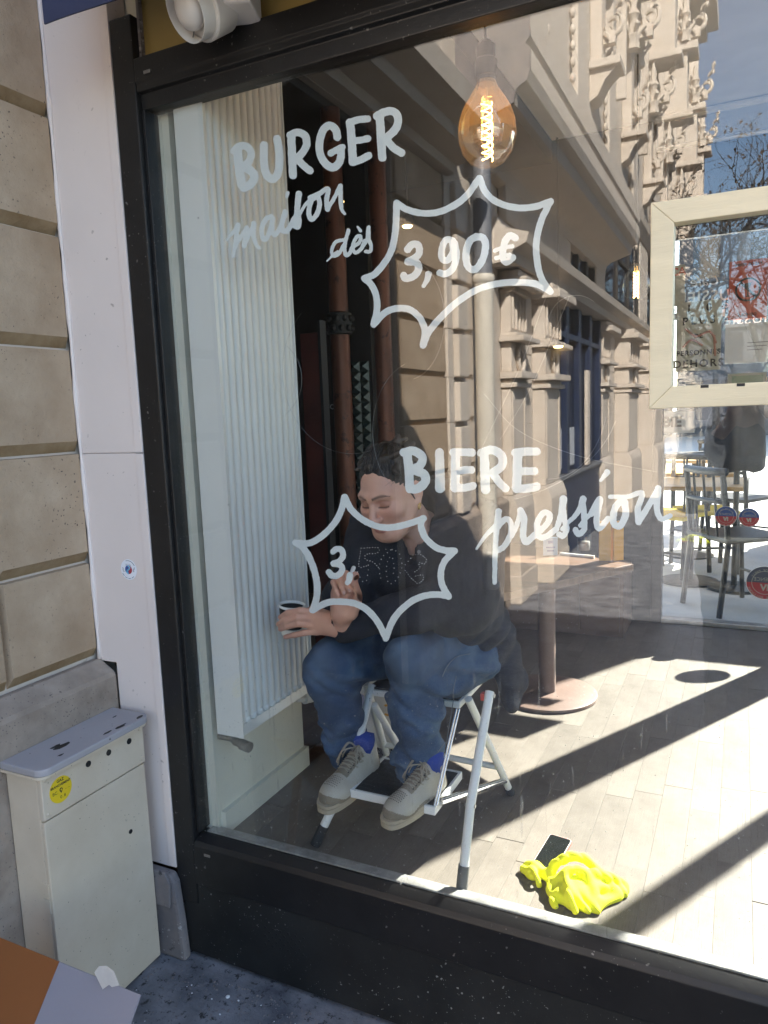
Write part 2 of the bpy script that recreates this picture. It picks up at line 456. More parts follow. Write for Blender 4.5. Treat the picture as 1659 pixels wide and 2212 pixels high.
M['bark'] = mat('dark_bark', (0.035, 0.028, 0.022), 0.9, bmp=0.5)
M['red_sign'] = mat('red_sign_print', (0.50, 0.10, 0.06), 0.6, var=0.1)
M['poster'] = mat('beige_poster', (0.46, 0.45, 0.38), 0.7, var=0.05)
M['sticker_blue'] = mat('sticker_blue', (0.05, 0.10, 0.30), 0.5)
M['sticker_red'] = mat('sticker_red', (0.45, 0.05, 0.06), 0.5)
M['sticker_grey'] = mat('sticker_grey', (0.09, 0.10, 0.14), 0.5)
M['cyan'] = mat('sticker_cyan', (0.15, 0.45, 0.60), 0.5)
M['tram_stone'] = mat('pale_street_slab', (0.50, 0.48, 0.45), 0.8, var=0.1, scale=3)

# painted letters: white brush paint, a little light comes through
m, nt_, b_ = new_mat('white_brush_paint')
fz = noise(nt_, 40, 5, 0.6, stretch=(1, 1, 2))
nt_.links.new(ramp(nt_, fz, [(0.3, (0.80, 0.86, 0.88)), (0.7, (0.88, 0.92, 0.93))]), b_.inputs['Base Color'])
b_.inputs['Roughness'].default_value = 0.6
tl_ = _n(nt_, 'ShaderNodeBsdfTranslucent'); tl_.inputs[0].default_value = (0.75, 0.78, 0.76, 1)
mx_ = _n(nt_, 'ShaderNodeMixShader'); mx_.inputs[0].default_value = 0.22
o_ = [n for n in nt_.nodes if n.type == 'OUTPUT_MATERIAL'][0]
nt_.links.new(b_.outputs[0], mx_.inputs[1]); nt_.links.new(tl_.outputs[0], mx_.inputs[2]); nt_.links.new(mx_.outputs[0], o_.inputs[0])
M['paint'] = m
M['glass'] = thin_glass('shop_glass', tint=(0.955, 0.97, 0.965), ior=1.62, dust=0.005, streak=True)
M['glass_hatch'] = thin_glass('hatch_glass', tint=(0.95, 0.97, 0.96), ior=1.6, dust=0.004)
M['glass_far'] = thin_glass('far_window_glass', tint=(0.94, 0.96, 0.95), ior=1.5, dust=0.01)
M['glass_bulb'] = thin_glass('amber_bulb_glass', tint=(0.88, 0.66, 0.32), ior=1.8)
def mirror_glass(name, tint, body, fac):
    m = thin_glass(name, tint, ior=2.6)
    nt = m.node_tree; o_ = [n for n in nt.nodes if n.type == 'OUTPUT_MATERIAL'][0]
    src = o_.inputs[0].links[0].from_socket
    d_ = _n(nt, 'ShaderNodeBsdfDiffuse'); d_.inputs[0].default_value = (*body, 1)
    t_ = _n(nt, 'ShaderNodeBsdfTranslucent'); t_.inputs[0].default_value = (*body, 1)
    a_ = _n(nt, 'ShaderNodeAddShader'); nt.links.new(d_.outputs[0], a_.inputs[0]); nt.links.new(t_.outputs[0], a_.inputs[1])
    x_ = _n(nt, 'ShaderNodeMixShader'); x_.inputs[0].default_value = fac
    nt.links.new(src, x_.inputs[1]); nt.links.new(a_.outputs[0], x_.inputs[2]); nt.links.new(x_.outputs[0], o_.inputs[0])
    return m
M['bulb_upper'] = mirror_glass('amber_coated_glass', (0.90, 0.76, 0.48), (0.30, 0.22, 0.10), 0.16)
M['bulb_lower'] = mirror_glass('mirrored_bulb_tip', (0.90, 0.86, 0.76), (0.20, 0.17, 0.11), 0.05)
M['filament'] = emis('glowing_filament', (1.0, 0.50, 0.12), 9.0)
M['spot_glow'] = emis('warm_spot_glow', (1.0, 0.62, 0.22), 3.0)
M['jar_glass'] = thin_glass('jar_glass', tint=(0.9, 0.93, 0.92), ior=1.7)

specks(M['stone'], (0.10, 0.075, 0.06), 85, 0.24, 0.20)
specks(M['cabinet'], (0.12, 0.09, 0.07), 52, 0.20, 0.15)
specks(M['cabinet_lid'], (0.10, 0.095, 0.09), 42, 0.18, 0.10)
specks(M['black_kick'], (0.28, 0.28, 0.26), 75, 0.22, 0.17)
specks(M['black'], (0.16, 0.15, 0.14), 60, 0.22, 0.12)
specks(M['white'], (0.45, 0.37, 0.32), 22, 0.12, 0.25)
specks(M['stone_grey'], (0.40, 0.37, 0.35), 50, 0.3, 0.25)
specks(M['stone_dirty'], (0.10, 0.08, 0.065), 60, 0.26, 0.25)
specks(M['radiator'], (0.30, 0.28, 0.26), 30, 0.10, 0.12)
specks(M['table_brown'], (0.5, 0.47, 0.44), 60, 0.2, 0.15)
# denim with worn lighter patches
m, nt_, b_ = new_mat('blue_denim')
f1 = noise(nt_, 6, 5, 0.65)
c1 = ramp(nt_, f1, [(0.30, (0.010, 0.026, 0.070)), (0.52, (0.027, 0.060, 0.132)), (0.72, (0.085, 0.145, 0.235))])
f2 = noise(nt_, 420, 2, 0.6, stretch=(1, 1, 0.25))
fa_ = _n(nt_, 'ShaderNodeAttribute', attribute_name='Fade')
c1 = mix(nt_, fa_.outputs['Fac'], c1, (0.135, 0.185, 0.255))
nt_.links.new(mix(nt_, ramp(nt_, f2, [(0.4, (0, 0, 0)), (0.7, (0.35,) * 3)]), c1, (0.09, 0.12, 0.17)), b_.inputs['Base Color'])
b_.inputs['Roughness'].default_value = 0.9
bump(nt_, b_, noise(nt_, 300, 3, 0.6), 0.35, 0.001)
M['denim'] = m
M['stitch'] = mat('denim_stitch', (0.18, 0.19, 0.21), 0.9)

# skin with per-vertex colour (lips, brows, lids with painted socket and nostril shade)
m, nt_, b_ = new_mat('skin')
at = _n(nt_, 'ShaderNodeAttribute', attribute_name='Col')
f1 = noise(nt_, 60, 5, 0.6)
nt_.links.new(mix(nt_, ramp(nt_, f1, [(0.3, (0.0,) * 3), (0.75, (0.25,) * 3)]), at.outputs['Color'], (0.52, 0.26, 0.19)), b_.inputs['Base Color'])
b_.inputs['Roughness'].default_value = 0.48
b_.inputs['Subsurface Weight'].default_value = 0.12
b_.inputs['Subsurface Radius'].default_value = (0.02, 0.008, 0.005)
b_.inputs['Subsurface Scale'].default_value = 0.3
bump(nt_, b_, noise(nt_, 500, 4, 0.6), 0.12, 0.001)
M['skin_v'] = m

# parquet strip: long grain, each strip its own tone
m, nt_, b_ = new_mat('grey_parquet')
g_ = noise(nt_, 5, 8, 0.7, stretch=(9, 0.8, 1), dist=0.8, coord='Generated')
gg = noise(nt_, 4.0, 8, 0.72)
oi = _n(nt_, 'ShaderNodeObjectInfo')
c1 = ramp(nt_, g_, [(0.25, (0.108, 0.086, 0.068)), (0.5, (0.158, 0.134, 0.112)), (0.8, (0.195, 0.170, 0.145))])
c1 = mix(nt_, ramp(nt_, gg, [(0.42, (0, 0, 0)), (0.66, (0.75,) * 3)]), c1, (0.085, 0.067, 0.052))
mr_ = _n(nt_, 'ShaderNodeMapRange'); mr_.inputs[3].default_value = 0.88; mr_.inputs[4].default_value = 1.10
nt_.links.new(oi.outputs['Random'], mr_.inputs[0])
cc_ = _n(nt_, 'ShaderNodeCombineColor')
for i in range(3): nt_.links.new(mr_.outputs[0], cc_.inputs[i])
nt_.links.new(mix(nt_, 1.0, c1, cc_.outputs[0], 'MULTIPLY'), b_.inputs['Base Color'])
b_.inputs['Roughness'].default_value = 0.55
bump(nt_, b_, g_, 0.1, 0.002)
M['parquet'] = m

# ------------------------------------------------------------------ implicit surfaces (organic shapes)
def smin(a, b, k):
    h = np.maximum(k - np.abs(a - b), 0.0) / k
    return np.minimum(a, b) - h * h * k * 0.25
def smax(a, b, k): return -smin(-a, -b, k)
class Field:
    """signed distance field on a grid; capsules and ellipsoids blended smoothly"""
    def __init__(s, lo, hi, h):
        s.h = h; s.lo = np.array(lo, float)
        n = np.ceil((np.array(hi) - s.lo) / h).astype(int) + 1
        ax = [s.lo[i] + h * np.arange(n[i]) for i in range(3)]
        s.X, s.Y, s.Z = [g.astype(np.float32) for g in np.meshgrid(*ax, indexing='ij')]
        s.F = np.full(s.X.shape, 1e3, np.float32)
    def cap(s, p0, r0, p1, r1):
        p0 = np.array(p0, float); p1 = np.array(p1, float); d = p1 - p0; L = float(d @ d) + 1e-12
        t = ((s.X - p0[0]) * d[0] + (s.Y - p0[1]) * d[1] + (s.Z - p0[2]) * d[2]) / L
        t = np.clip(t, 0, 1)
        return np.sqrt((s.X - p0[0] - t * d[0]) ** 2 + (s.Y - p0[1] - t * d[1]) ** 2 + (s.Z - p0[2] - t * d[2]) ** 2) - (r0 + (r1 - r0) * t)
    def ell(s, c, r, R=None):
        q = [s.X - c[0], s.Y - c[1], s.Z - c[2]]
        if R is not None:
            R = np.array(R)
            q = [R[0, i] * q[0] + R[1, i] * q[1] + R[2, i] * q[2] for i in range(3)]
        k = np.sqrt((q[0] / r[0]) ** 2 + (q[1] / r[1]) ** 2 + (q[2] / r[2]) ** 2)
        return (k - 1.0) * min(r)
    def add(s, d, k=0.02):
        s.F = smin(s.F, d.astype(np.float32), k); return s
    def sub(s, d, k=0.01):
        s.F = smax(s.F, -d.astype(np.float32), k); return s
    def clip(s, d, k=0.01):
        s.F = smax(s.F, d.astype(np.float32), k); return s
    def net(s):
        F = s.F; ins = F < 0
        c = [ins[i:F.shape[0] - 1 + i, j:F.shape[1] - 1 + j, k:F.shape[2] - 1 + k] for i in (0, 1) for j in (0, 1) for k in (0, 1)]
        cnt = sum(x.astype(np.int8) for x in c)
        act = (cnt > 0) & (cnt < 8)
        idx = np.argwhere(act)
        num = -np.ones(act.shape, np.int64); num[act] = np.arange(len(idx))
        acc = np.zeros((len(idx), 3)); w = np.zeros(len(idx))
        co = [(i, j, k) for i in (0, 1) for j in (0, 1) for k in (0, 1)]
        for a in range(8):
            for b in range(a + 1, 8):
                A, B = np.array(co[a]), np.array(co[b])
                if abs(A - B).sum() != 1: continue
                fa = F[tuple((idx + A).T)]; fb = F[tuple((idx + B).T)]
                mk = (fa < 0) != (fb < 0)
                t = np.where(mk, fa / np.where(mk, fa - fb, 1), 0)
                acc += np.where(mk[:, None], A + t[:, None] * (B - A), 0); w += mk
        V = s.lo + s.h * (idx + acc / w[:, None])
        quads = []
        for ax in range(3):
            u, v = [(1, 2), (2, 0), (0, 1)][ax]
            sl0 = [slice(None)] * 3; sl1 = [slice(None)] * 3
            sl0[ax] = slice(0, -1); sl1[ax] = slice(1, None)
            for q in (u, v):
                sl0[q] = slice(1, -1); sl1[q] = slice(1, -1)
            a_, b_ = ins[tuple(sl0)], ins[tuple(sl1)]
            e = np.argwhere(a_ != b_)
            if len(e) == 0: continue
            fl = a_[tuple(e.T)]
            g = e.copy(); g[:, u] += 1; g[:, v] += 1
            du = np.zeros(3, int); du[u] = 1; dv = np.zeros(3, int); dv[v] = 1
            q = np.stack([num[tuple((g - du - dv).T)], num[tuple((g - dv).T)], num[tuple(g.T)], num[tuple((g - du).T)]], 1)
            q[~fl] = q[~fl][:, ::-1]
            quads.append(q)
        return V, np.concatenate(quads)
    def mesh(s, name, mats, xf=None, smooth_it=1):
        V, Q = s.net()
        if xf is not None: V = xf(V)
        me = bpy.data.meshes.new(name)
        me.from_pydata(V.tolist(), [], Q.tolist())
        for m_ in (mats if isinstance(mats, (list, tuple)) else [mats]): me.materials.append(m_)
        if smooth_it:
            bm = bmesh.new(); bm.from_mesh(me)
            for _ in range(smooth_it): bmesh.ops.smooth_vert(bm, verts=bm.verts, factor=0.5, use_axis_x=True, use_axis_y=True, use_axis_z=True)
            bm.to_mesh(me); bm.free()
        me.polygons.foreach_set('use_smooth', [True] * len(me.polygons))
        me.update()
        return me

def crom(pts, n=8):
    pts = [np.array(p, float) for p in pts]
    if len(pts) < 3: return pts
    e = [2 * pts[0] - pts[1]] + pts + [2 * pts[-1] - pts[-2]]
    out = []
    for i in range(1, len(e) - 2):
        for k in range(n):
            t = k / n
            out.append(0.5 * (2 * e[i] + (e[i + 1] - e[i - 1]) * t + (2 * e[i - 1] - 5 * e[i] + 4 * e[i + 1] - e[i + 2]) * t * t + (3 * e[i] - e[i - 1] - 3 * e[i + 1] + e[i + 2]) * t ** 3))
    out.append(pts[-1])
    return out

# ------------------------------------------------------------------ text as mesh (built-in font)
def text_mesh(txt, size=1.0, align='CENTER', shear=0.0, bold=0.0, space=1.0):
    cu = bpy.data.curves.new('text', 'FONT')
    cu.body = txt; cu.size = size; cu.align_x = align; cu.align_y = 'CENTER'
    cu.shear = shear; cu.offset = bold; cu.space_character = space; cu.resolution_u = 3
    ob = bpy.data.objects.new('text', cu)
    COL.objects.link(ob)
    dg = bpy.context.evaluated_depsgraph_get()
    me = bpy.data.meshes.new_from_object(ob.evaluated_get(dg))
    bpy.data.objects.remove(ob); bpy.data.curves.remove(cu)
    return me
def put_text(parent, txt, size, o, ex, ey, m_, name='lettering', **k):
    """flat lettering: local x along ex, local y along ey, centred at o"""
    me = text_mesh(txt, size, **k)
    ex = np.array(ex, float); ey = np.array(ey, float); o = np.array(o, float)
    for v in me.vertices:
        q = o + ex * v.co.x + ey * v.co.y
        v.co = Vector(q)
    me.materials.clear(); me.materials.append(m_)
    return link(name, me, parent)
def arc_text(parent, txt, size, o, ex, ey, R_, a0, a1, m_, name='lettering', flip=False):
    ex = np.array(ex, float); ey = np.array(ey, float); o = np.array(o, float)
    vs = []; fs = []
    n = len(txt)
    for i, ch in enumerate(txt):
        if ch == ' ': continue
        a = a0 + (a1 - a0) * (i / max(1, n - 1))
        c, s_ = math.cos(a), math.sin(a)
        me = text_mesh(ch, size)
        b = len(vs)
        for v in me.vertices:
            rr = R_ + (-v.co.y if flip else v.co.y)
            tt = (v.co.x if not flip else -v.co.x)
            px_, py_ = rr * c + tt * s_, rr * s_ - tt * c
            vs.append(tuple(o + ex * px_ + ey * py_))
        fs += [tuple(x + b for x in p.vertices) for p in me.polygons]
        bpy.data.meshes.remove(me)
    me = bpy.data.meshes.new(name); me.from_pydata(vs, [], fs); me.materials.append(m_)
    return link(name, me, parent)
def disc(parent, o, ex, ey, r_, m_, name='disc', r_in=0.0, a0=0.0, a1=2 * math.pi, seg=40, th=0.0006, nrm=None, squash=1.0):
    """flat round or ring piece with a small thickness"""
    ex = np.array(ex, float); ey = np.array(ey, float); o = np.array(o, float)
    nrm = np.cross(ex, ey) if nrm is None else np.array(nrm, float)
    full = abs(a1 - a0 - 2 * math.pi) < 1e-6
    k = seg if full else seg + 1
    ang = [a0 + (a1 - a0) * i / seg for i in range(k)]
    b = MB()
    outer = [o + ex * r_ * math.cos(a) + ey * r_ * math.sin(a) for a in ang]
    if r_in > 0:
        inner = [o + ex * r_in * math.cos(a) + ey * r_in * math.sin(a) for a in ang]
        vs = outer + inner + [p + nrm * th for p in outer] + [p + nrm * th for p in inner]
        fs = []
        for i in range(k if full else k - 1):
            j = (i + 1) % k
            fs += [(i, j, k + j, k + i), (2 * k + i, 3 * k + i, 3 * k + j, 2 * k + j), (i, 2 * k + i, 2 * k + j, j), (k + i, k + j, 3 * k + j, 3 * k + i)]
        b.add(vs, fs)
    else:
        vs = outer + [p + nrm * th for p in outer]
        fs = [tuple(range(k))[::-1], tuple(range(k, 2 * k))] + [(i, (i + 1) % k, k + (i + 1) % k, k + i) for i in range(k)]
        b.add(vs, fs)
    return b.build(name, m_, parent)

# ================================================================== SETTING
FZ = 0.37                     # shop floor level; the pavement is z = 0
XW = -1.724                   # plane of the long stone facade (runs away from the shop, along -y)
b = MB(); b.box(XW - 0.3, 2.2, -60, 0.6, -0.4, 0.0); b.build('pavement', M['pavement'], kind='structure')
b = MB(); b.box(2.2, 60, -60, 60, -0.5, -0.12); b.build('road', M['asphalt'], kind='structure')
b = MB(); b.box(-200, 200, -300, 300, -0.62, -0.52); b.build('ground', M['asphalt'], kind='structure')
b = MB(); b.box(-40, 2.2, 2.86, 60, -0.4, 0.30); b.build('terrace_pavement', M['tram_stone'], kind='structure')

# --- shop floor: a dark sub-floor with one object per parquet strip
fl = MB().box(-3.2, 2.7, 0.045, 2.86, 0.1, FZ - 0.006).build('shop_floor', M['wood_top'], kind='structure')
PW = 0.083
plank_mesh = {}
nplank = 0
x = -1.36 - PW * 8
col_i = 0
while x < 2.6:
    near = x > -1.40 and x < 0.50
    if near:
        y = 0.047
        first = rng.uniform(0.15, 0.5)
        while y < 2.80:
            L = first if y < 0.05 else float(rng.choice([0.42, 0.5, 0.58]))
            L = min(L, 2.80 - y)
            if L > 0.05:
                key = round(L, 2)
                if key not in plank_mesh:
                    g = 0.00035
                    bb = MB().box(g, PW - g, g, key - g, -0.005, 0.0)
                    plank_mesh[key] = bb.mesh('plank', M['parquet'], bevel=0.0003)
                o = link('plank', plank_mesh[key], fl, loc=(x, y, FZ + float(rng.uniform(-0.0004, 0.0004))))
                nplank += 1
            y += L
    x += PW
MB().box(0.51, 2.6, 0.05, 2.80, FZ - 0.005, FZ).build('floor_board', M['parquet'], fl)
MB().box(-3.1, -1.42, 0.55, 2.80, FZ - 0.005, FZ - 0.001).build('floor_board', M['parquet'], fl)

# --- shop shell
b = MB(); b.box(-1.60, -1.372, 0.035, 0.515, 0.30, 3.05); wl = b.build('wall_left', M['wall_in'], kind='structure')
b = MB(); b.box(-1.372, -1.355, 0.048, 0.52, FZ, 0.44); b.build('skirting', M['wall_in'], wl)
b = MB(); b.box(-3.2, -1.602, 0.45, 0.60, 0.30, 3.05); b.build('wall_return', M['dark_wall'], kind='structure')
b = MB(); b.box(-3.3, -3.2, 0.45, 2.86, 0.30, 3.05); b.build('wall_side', M['dark_wall'], kind='structure')
b = MB(); b.box(2.6, 2.7, 0.05, 2.86, 0.30, 3.05); b.build('wall_right', M['wall_in'], kind='structure')
b = MB(); b.box(-3.2, -0.44, 2.72, 2.86, 0.30, 3.05); wb = b.build('wall_back', M['dark_wall'], kind='structure')
b = MB(); b.box(-3.3, 2.7, 0.05, 2.88, 3.05, 3.13); cl_ = b.build('ceiling', M['ceiling'], kind='structure')
MB().box(-3.2, -0.98, 0.52, 2.71, 2.93, 3.049).build('dark_bulkhead', M['dark_wall'], cl_)
# ceiling spots
for (cx, cy, px_) in ((752, 434, 1), (880, 487, 2), (1206, 747, 3)):
    q = PZ(cx, cy, 3.045) if cy < 500 else PY(cx, cy, 2.69)
    if px_ < 3:
        q = PY(cx, cy, 2.1)
    t = thing('ceiling_spot', {1: 'warm yellow spotlight glowing beside the last letters of maison', 2: 'warm spotlight glowing inside the upper starburst left of the price', 3: 'half round warm lamp glowing low on the right of the stone pilaster'}[px_], 'spotlight', tuple(q), 'warm spotlights inside the shop')
    bb = MB(); bb.lathe([(0.028, 0.0), (0.036, 0.006), (0.036, 0.03), (0.02, 0.05)], tuple(q), 16); bb.build('housing', M['dark'], t, smooth=True, sharp=40)
    bb = MB(); bb.lathe([(0.006, -0.012), (0.022, -0.010), (0.027, -0.002)], tuple(q), 16); bb.build('lamp_lens', M['spot_glow'], t, smooth=True)
    bb = MB(); bb.tube([q + np.array([0, 0, 0.045]), np.array([q[0], q[1], 3.06])], 0.006, 8); bb.build('stem', M['dark'], t)

# --- far window wall (towards the terrace): posts give the shadow bands on the floor
YF = 2.75
fw = thing('terrace_window', 'glazed back wall of the shop with dark posts looking onto the sunny terrace', 'window wall', (0.5, YF, FZ))
MB().box(-0.384, 0.474, YF - 0.03, YF + 0.008, 2.44, 2.963).build('transom_panel', M['bistro_black'], fw)
for (a_, c_) in ((-0.44, -0.385), (0.475, 0.655), (1.19, 1.255), (2.55, 2.6)):
    MB().box(a_, c_, YF - 0.04, YF + 0.04, FZ, 3.0).build('post', M['bistro_black'], fw, bevel=0.004)
MB().box(-0.385, 2.55, YF - 0.035, YF + 0.035, FZ, FZ + 0.025).build('bottom_rail', M['steel'], fw, bevel=0.003)
MB().box(-0.385, 2.55, YF - 0.04, YF + 0.04, 2.965, 3.05).build('head_rail', M['bistro_black'], fw, bevel=0.003)
for (a_, c_) in ((-0.385, 0.475), (0.655, 1.19), (1.255, 2.55)):
    MB().box(a_, c_, YF + 0.012, YF + 0.016, FZ + 0.025, 2.965).build('pane', M['glass_far'], fw)

# shop roof and an unseen block added above it to shade the stone facade
cb = thing('cafe_building', 'low shop building with a block added above its left end for shade', 'building', (0, 1.5, 3.0))
MB().box(-3.4, 2.8, -0.02, 2.9, 3.14, 3.70).build('roof', M['stone_dirty'], cb)
MB().box(-5.0, -0.50, 0.0, 2.9, 3.702, 4.95).build('wall', M['stone_plain'], cb)
MB().box(-5.0, -1.74, 0.04, 0.44, -0.1, 3.1).build('wall', M['stone_plain'], cb)

# ================================================================== SHOP WINDOW (black frame, pane, painted letters)
GX0, GX1, GZ0, GZ1 = -1.413, 1.55, 0.39, 2.394
sw = thing('shop_window', 'large shop window in a black painted frame with white brush lettering on its pane', 'window', (0, 0, 0))
YFR = -0.032
MB().box(-1.486, GX0, YFR, 0.03, 0.18, 2.62).build('post', M['black'], sw, bevel=0.004)
MB().box(-1.4125, -1.402, -0.018, 0.032, GZ0 + 0.012, GZ1).build('glazing_bead', M['black'], sw, bevel=0.002)
MB().box(-1.4125, -1.395, 0.0325, 0.044, GZ0, 2.9).build('glazing_bead', M['wall_in'], sw)
MB().box(GX1, 1.65, YFR, 0.03, 0.18, 2.62).build('post', M['black'], sw, bevel=0.004)
b = MB(); b.prism([(0.03, GZ1), (-0.016, GZ1), (-0.018, 2.43), (-0.030, 2.434), (-0.030, 2.452), (-0.034, 2.456), (-0.034, 2.512), (0.03, 2.512)], 0, GX0 + 0.001, GX1 - 0.001)
b.build('lintel', M['black'], sw, bevel=0.003)
b = MB(); b.prism([(0.0, GZ0 + 0.003), (-0.028, GZ0 - 0.008), (-0.037, GZ0 - 0.02), (-0.037, 0.25), (0.03, 0.25), (0.03, GZ0 + 0.003)], 0, GX0 + 0.001, GX1 - 0.001)
b.build('bottom_rail', M['black'], sw, bevel=0.003)
MB().box(GX0 + 0.001, GX1 - 0.001, 0.0335, 0.046, 0.25, GZ0 + 0.004).build('sill_strip', M['sill'], sw, bevel=0.002)
MB().box(GX0 + 0.02, GX1 - 0.02, 0.006, 0.033, GZ0 + 0.0035, GZ0 + 0.009).build('sill_strip', M['sill'], sw, bevel=0.002)
kp = MB().box(-1.47, GX1 + 0.09, -0.029, 0.03, 0.015, 0.2497).build('kick_panel', M['black_kick'], sw, bevel=0.002)
# ventilation holes of the kick panel
b = MB()
for i in range(11):
    for j in range(5):
        if (i + j) % 2 == 0:
            c = PY(573 + i * 8.2, 2003 + i * 2.4 + j * 9, -0.03)
            b.lathe([(0.0032, 0), (0.0032, 0.0015)], (c[0], -0.0300, c[2]), 8, R=[[1, 0, 0], [0, 0, 1], [0, -1, 0]])
b.build('vent_hole', M['dark'], kp, kind='stuff')
# small metal clips at the corners of the frame
for (cx, cy) in ((318, 155), (448, 1848)):
    c = PY(cx, cy, -0.036)
    MB().box(c[0] - 0.011, c[0] + 0.011, -0.0385, -0.0355, c[2] - 0.004, c[2] + 0.004).build('clip', M['steel'], sw, bevel=0.001)
# ochre fascia panel between post and wall above the lintel
MB().box(-1.412, 1.55, 0.004, 0.028, 2.513, 2.98).build('fascia_panel', M['gold'], sw)
MB().box(-1.412, -1.404, -0.01, 0.003, 2.514, 2.70).build('glazing_bead', M['stone_grey'], sw)
# one sheet (outer and inner face) with the opening of the hatch left out
_b = MB()
_xs = (GX0 + 0.002, -0.150, 0.585, GX1 - 0.002); _zs = (GZ0 + 0.0035, 1.604, 1.960, GZ1 - 0.001)
for yy_, fl_ in ((0.0, 1), (0.004, -1)):
    for i_ in range(3):
        for j_ in range(3):
            if i_ == 1 and j_ == 1: continue
            _b.add([(_xs[i_], yy_, _zs[j_]), (_xs[i_ + 1], yy_, _zs[j_]), (_xs[i_ + 1], yy_, _zs[j_ + 1]), (_xs[i_], yy_, _zs[j_ + 1])], [(0, 1, 2, 3)[::fl_]])
pane = _b.build('glass_pane', M['glass'], sw)

# ------------------------------------------------------------------ painted lettering on the inner side of the pane
YP = 0.0052
SM = rng.uniform(-1, 1, (64, 64))
def wob(x, y):
    xi = np.floor(x).astype(int); yi = np.floor(y).astype(int); fx = x - xi; fy = y - yi
    g = lambda a, b_: SM[a % 64, b_ % 64]
    return (g(xi, yi) * (1 - fx) + g(xi + 1, yi) * fx) * (1 - fy) + (g(xi, yi + 1) * (1 - fx) + g(xi + 1, yi + 1) * fx) * fy
n_letter = 0
def letter(strokes, conv, name='letter', ragged=0.9, h=1.0, cut=None):
    """strokes: (points, width); painted outline found on a fine grid, then projected onto the pane"""
    global n_letter
    n_letter += 1
    yl_ = YP + 0.00025 * (n_letter % 7)      # each letter is its own layer of paint
    segs = []
    ps = []
    for pts, wd in strokes:
        q = [np.array(conv(*p)) for p in crom(pts, 6)] if len(pts) > 2 else [np.array(conv(*p)) for p in pts]
        wsc = abs(conv(1, 0)[0] - conv(0, 0)[0])
        wl_ = wd if hasattr(wd, '__len__') else (wd, wd)
        n = len(q)
        for i in range(n - 1):
            r0 = (wl_[0] + (wl_[1] - wl_[0]) * i / max(1, n - 1)) * wsc / 2
            r1 = (wl_[0] + (wl_[1] - wl_[0]) * (i + 1) / max(1, n - 1)) * wsc / 2
            segs.append((q[i], q[i + 1], r0, r1))
        ps += q
    ps = np.array(ps); R_ = max(max(s_[2], s_[3]) for s_ in segs) + 3
    lo = ps.min(0) - R_; hi = ps.max(0) + R_
    nx, ny = int((hi[0] - lo[0]) / h) + 2, int((hi[1] - lo[1]) / h) + 2
    X, Y = np.meshgrid(lo[0] + h * np.arange(nx), lo[1] + h * np.arange(ny), indexing='ij')
    F = np.full(X.shape, 1e3)
    for a, b_, r0, r1 in segs:
        d = b_ - a; L = d @ d + 1e-9
        t = np.clip(((X - a[0]) * d[0] + (Y - a[1]) * d[1]) / L, 0, 1)
        F = np.minimum(F, np.hypot(X - a[0] - t * d[0], Y - a[1] - t * d[1]) - (r0 + (r1 - r0) * t))
    F += ragged * (0.55 * wob(X / 6.3, Y / 6.3) + 0.6 * wob(X / 2.1 + 9, Y / 2.1))
    F = np.where(F == 0, 1e-4, F)
    ins = F < 0
    vid = {}; V = []; Fc = []
    def pt(key, x_, y_):
        if key not in vid:
            vid[key] = len(V); q_ = PY(x_, y_, yl_); V.append((float(q_[0]), yl_, float(q_[2])))
        return vid[key]
    def corner(i, j): return pt(('c', i, j), X[i, j], Y[i, j])
    def edge(i, j, k, l):
        key = ('e',) + tuple(sorted(((i, j), (k, l))))
        t = F[i, j] / (F[i, j] - F[k, l])
        return pt(key, X[i, j] + t * (X[k, l] - X[i, j]), Y[i, j] + t * (Y[k, l] - Y[i, j]))
    for j in range(ny - 1):
        run = None
        for i in range(nx):
            full = i < nx - 1 and ins[i, j] and ins[i + 1, j] and ins[i, j + 1] and ins[i + 1, j + 1]
            if full:
                if run is None: run = i
                continue
            if run is not None:
                Fc.append((corner(run, j), corner(run, j + 1), corner(i, j + 1), corner(i, j))); run = None
            if i == nx - 1: break
            c4 = [(i, j), (i, j + 1), (i + 1, j + 1), (i + 1, j)]
            if not any(ins[c] for c in c4): continue
            poly = []
            for a in range(4):
                c, d = c4[a], c4[(a + 1) % 4]
                if ins[c]: poly.append(corner(*c))
                if ins[c] != ins[d]: poly.append(edge(*c, *d))
            if len(poly) >= 3: Fc.append(tuple(poly))
    me = bpy.data.meshes.new(name)
    me.from_pydata(V, [], Fc); me.materials.append(M['paint']); me.update()
    return link(name, me, pane)
cA = lambda x_, y_: (479.3 + x_ * 0.25, 221.2 + y_ * 0.25)
cB = lambda x_, y_: (765.0 + x_ * 0.26667, 368.7 + y_ * 0.26667)
cC = lambda x_, y_: (847.9 + x_ * 0.37222, 949.3 + y_ * 0.37222)
cD = lambda x_, y_: (626.7 + x_ * 0.22222, 1059.9 + y_ * 0.22222)
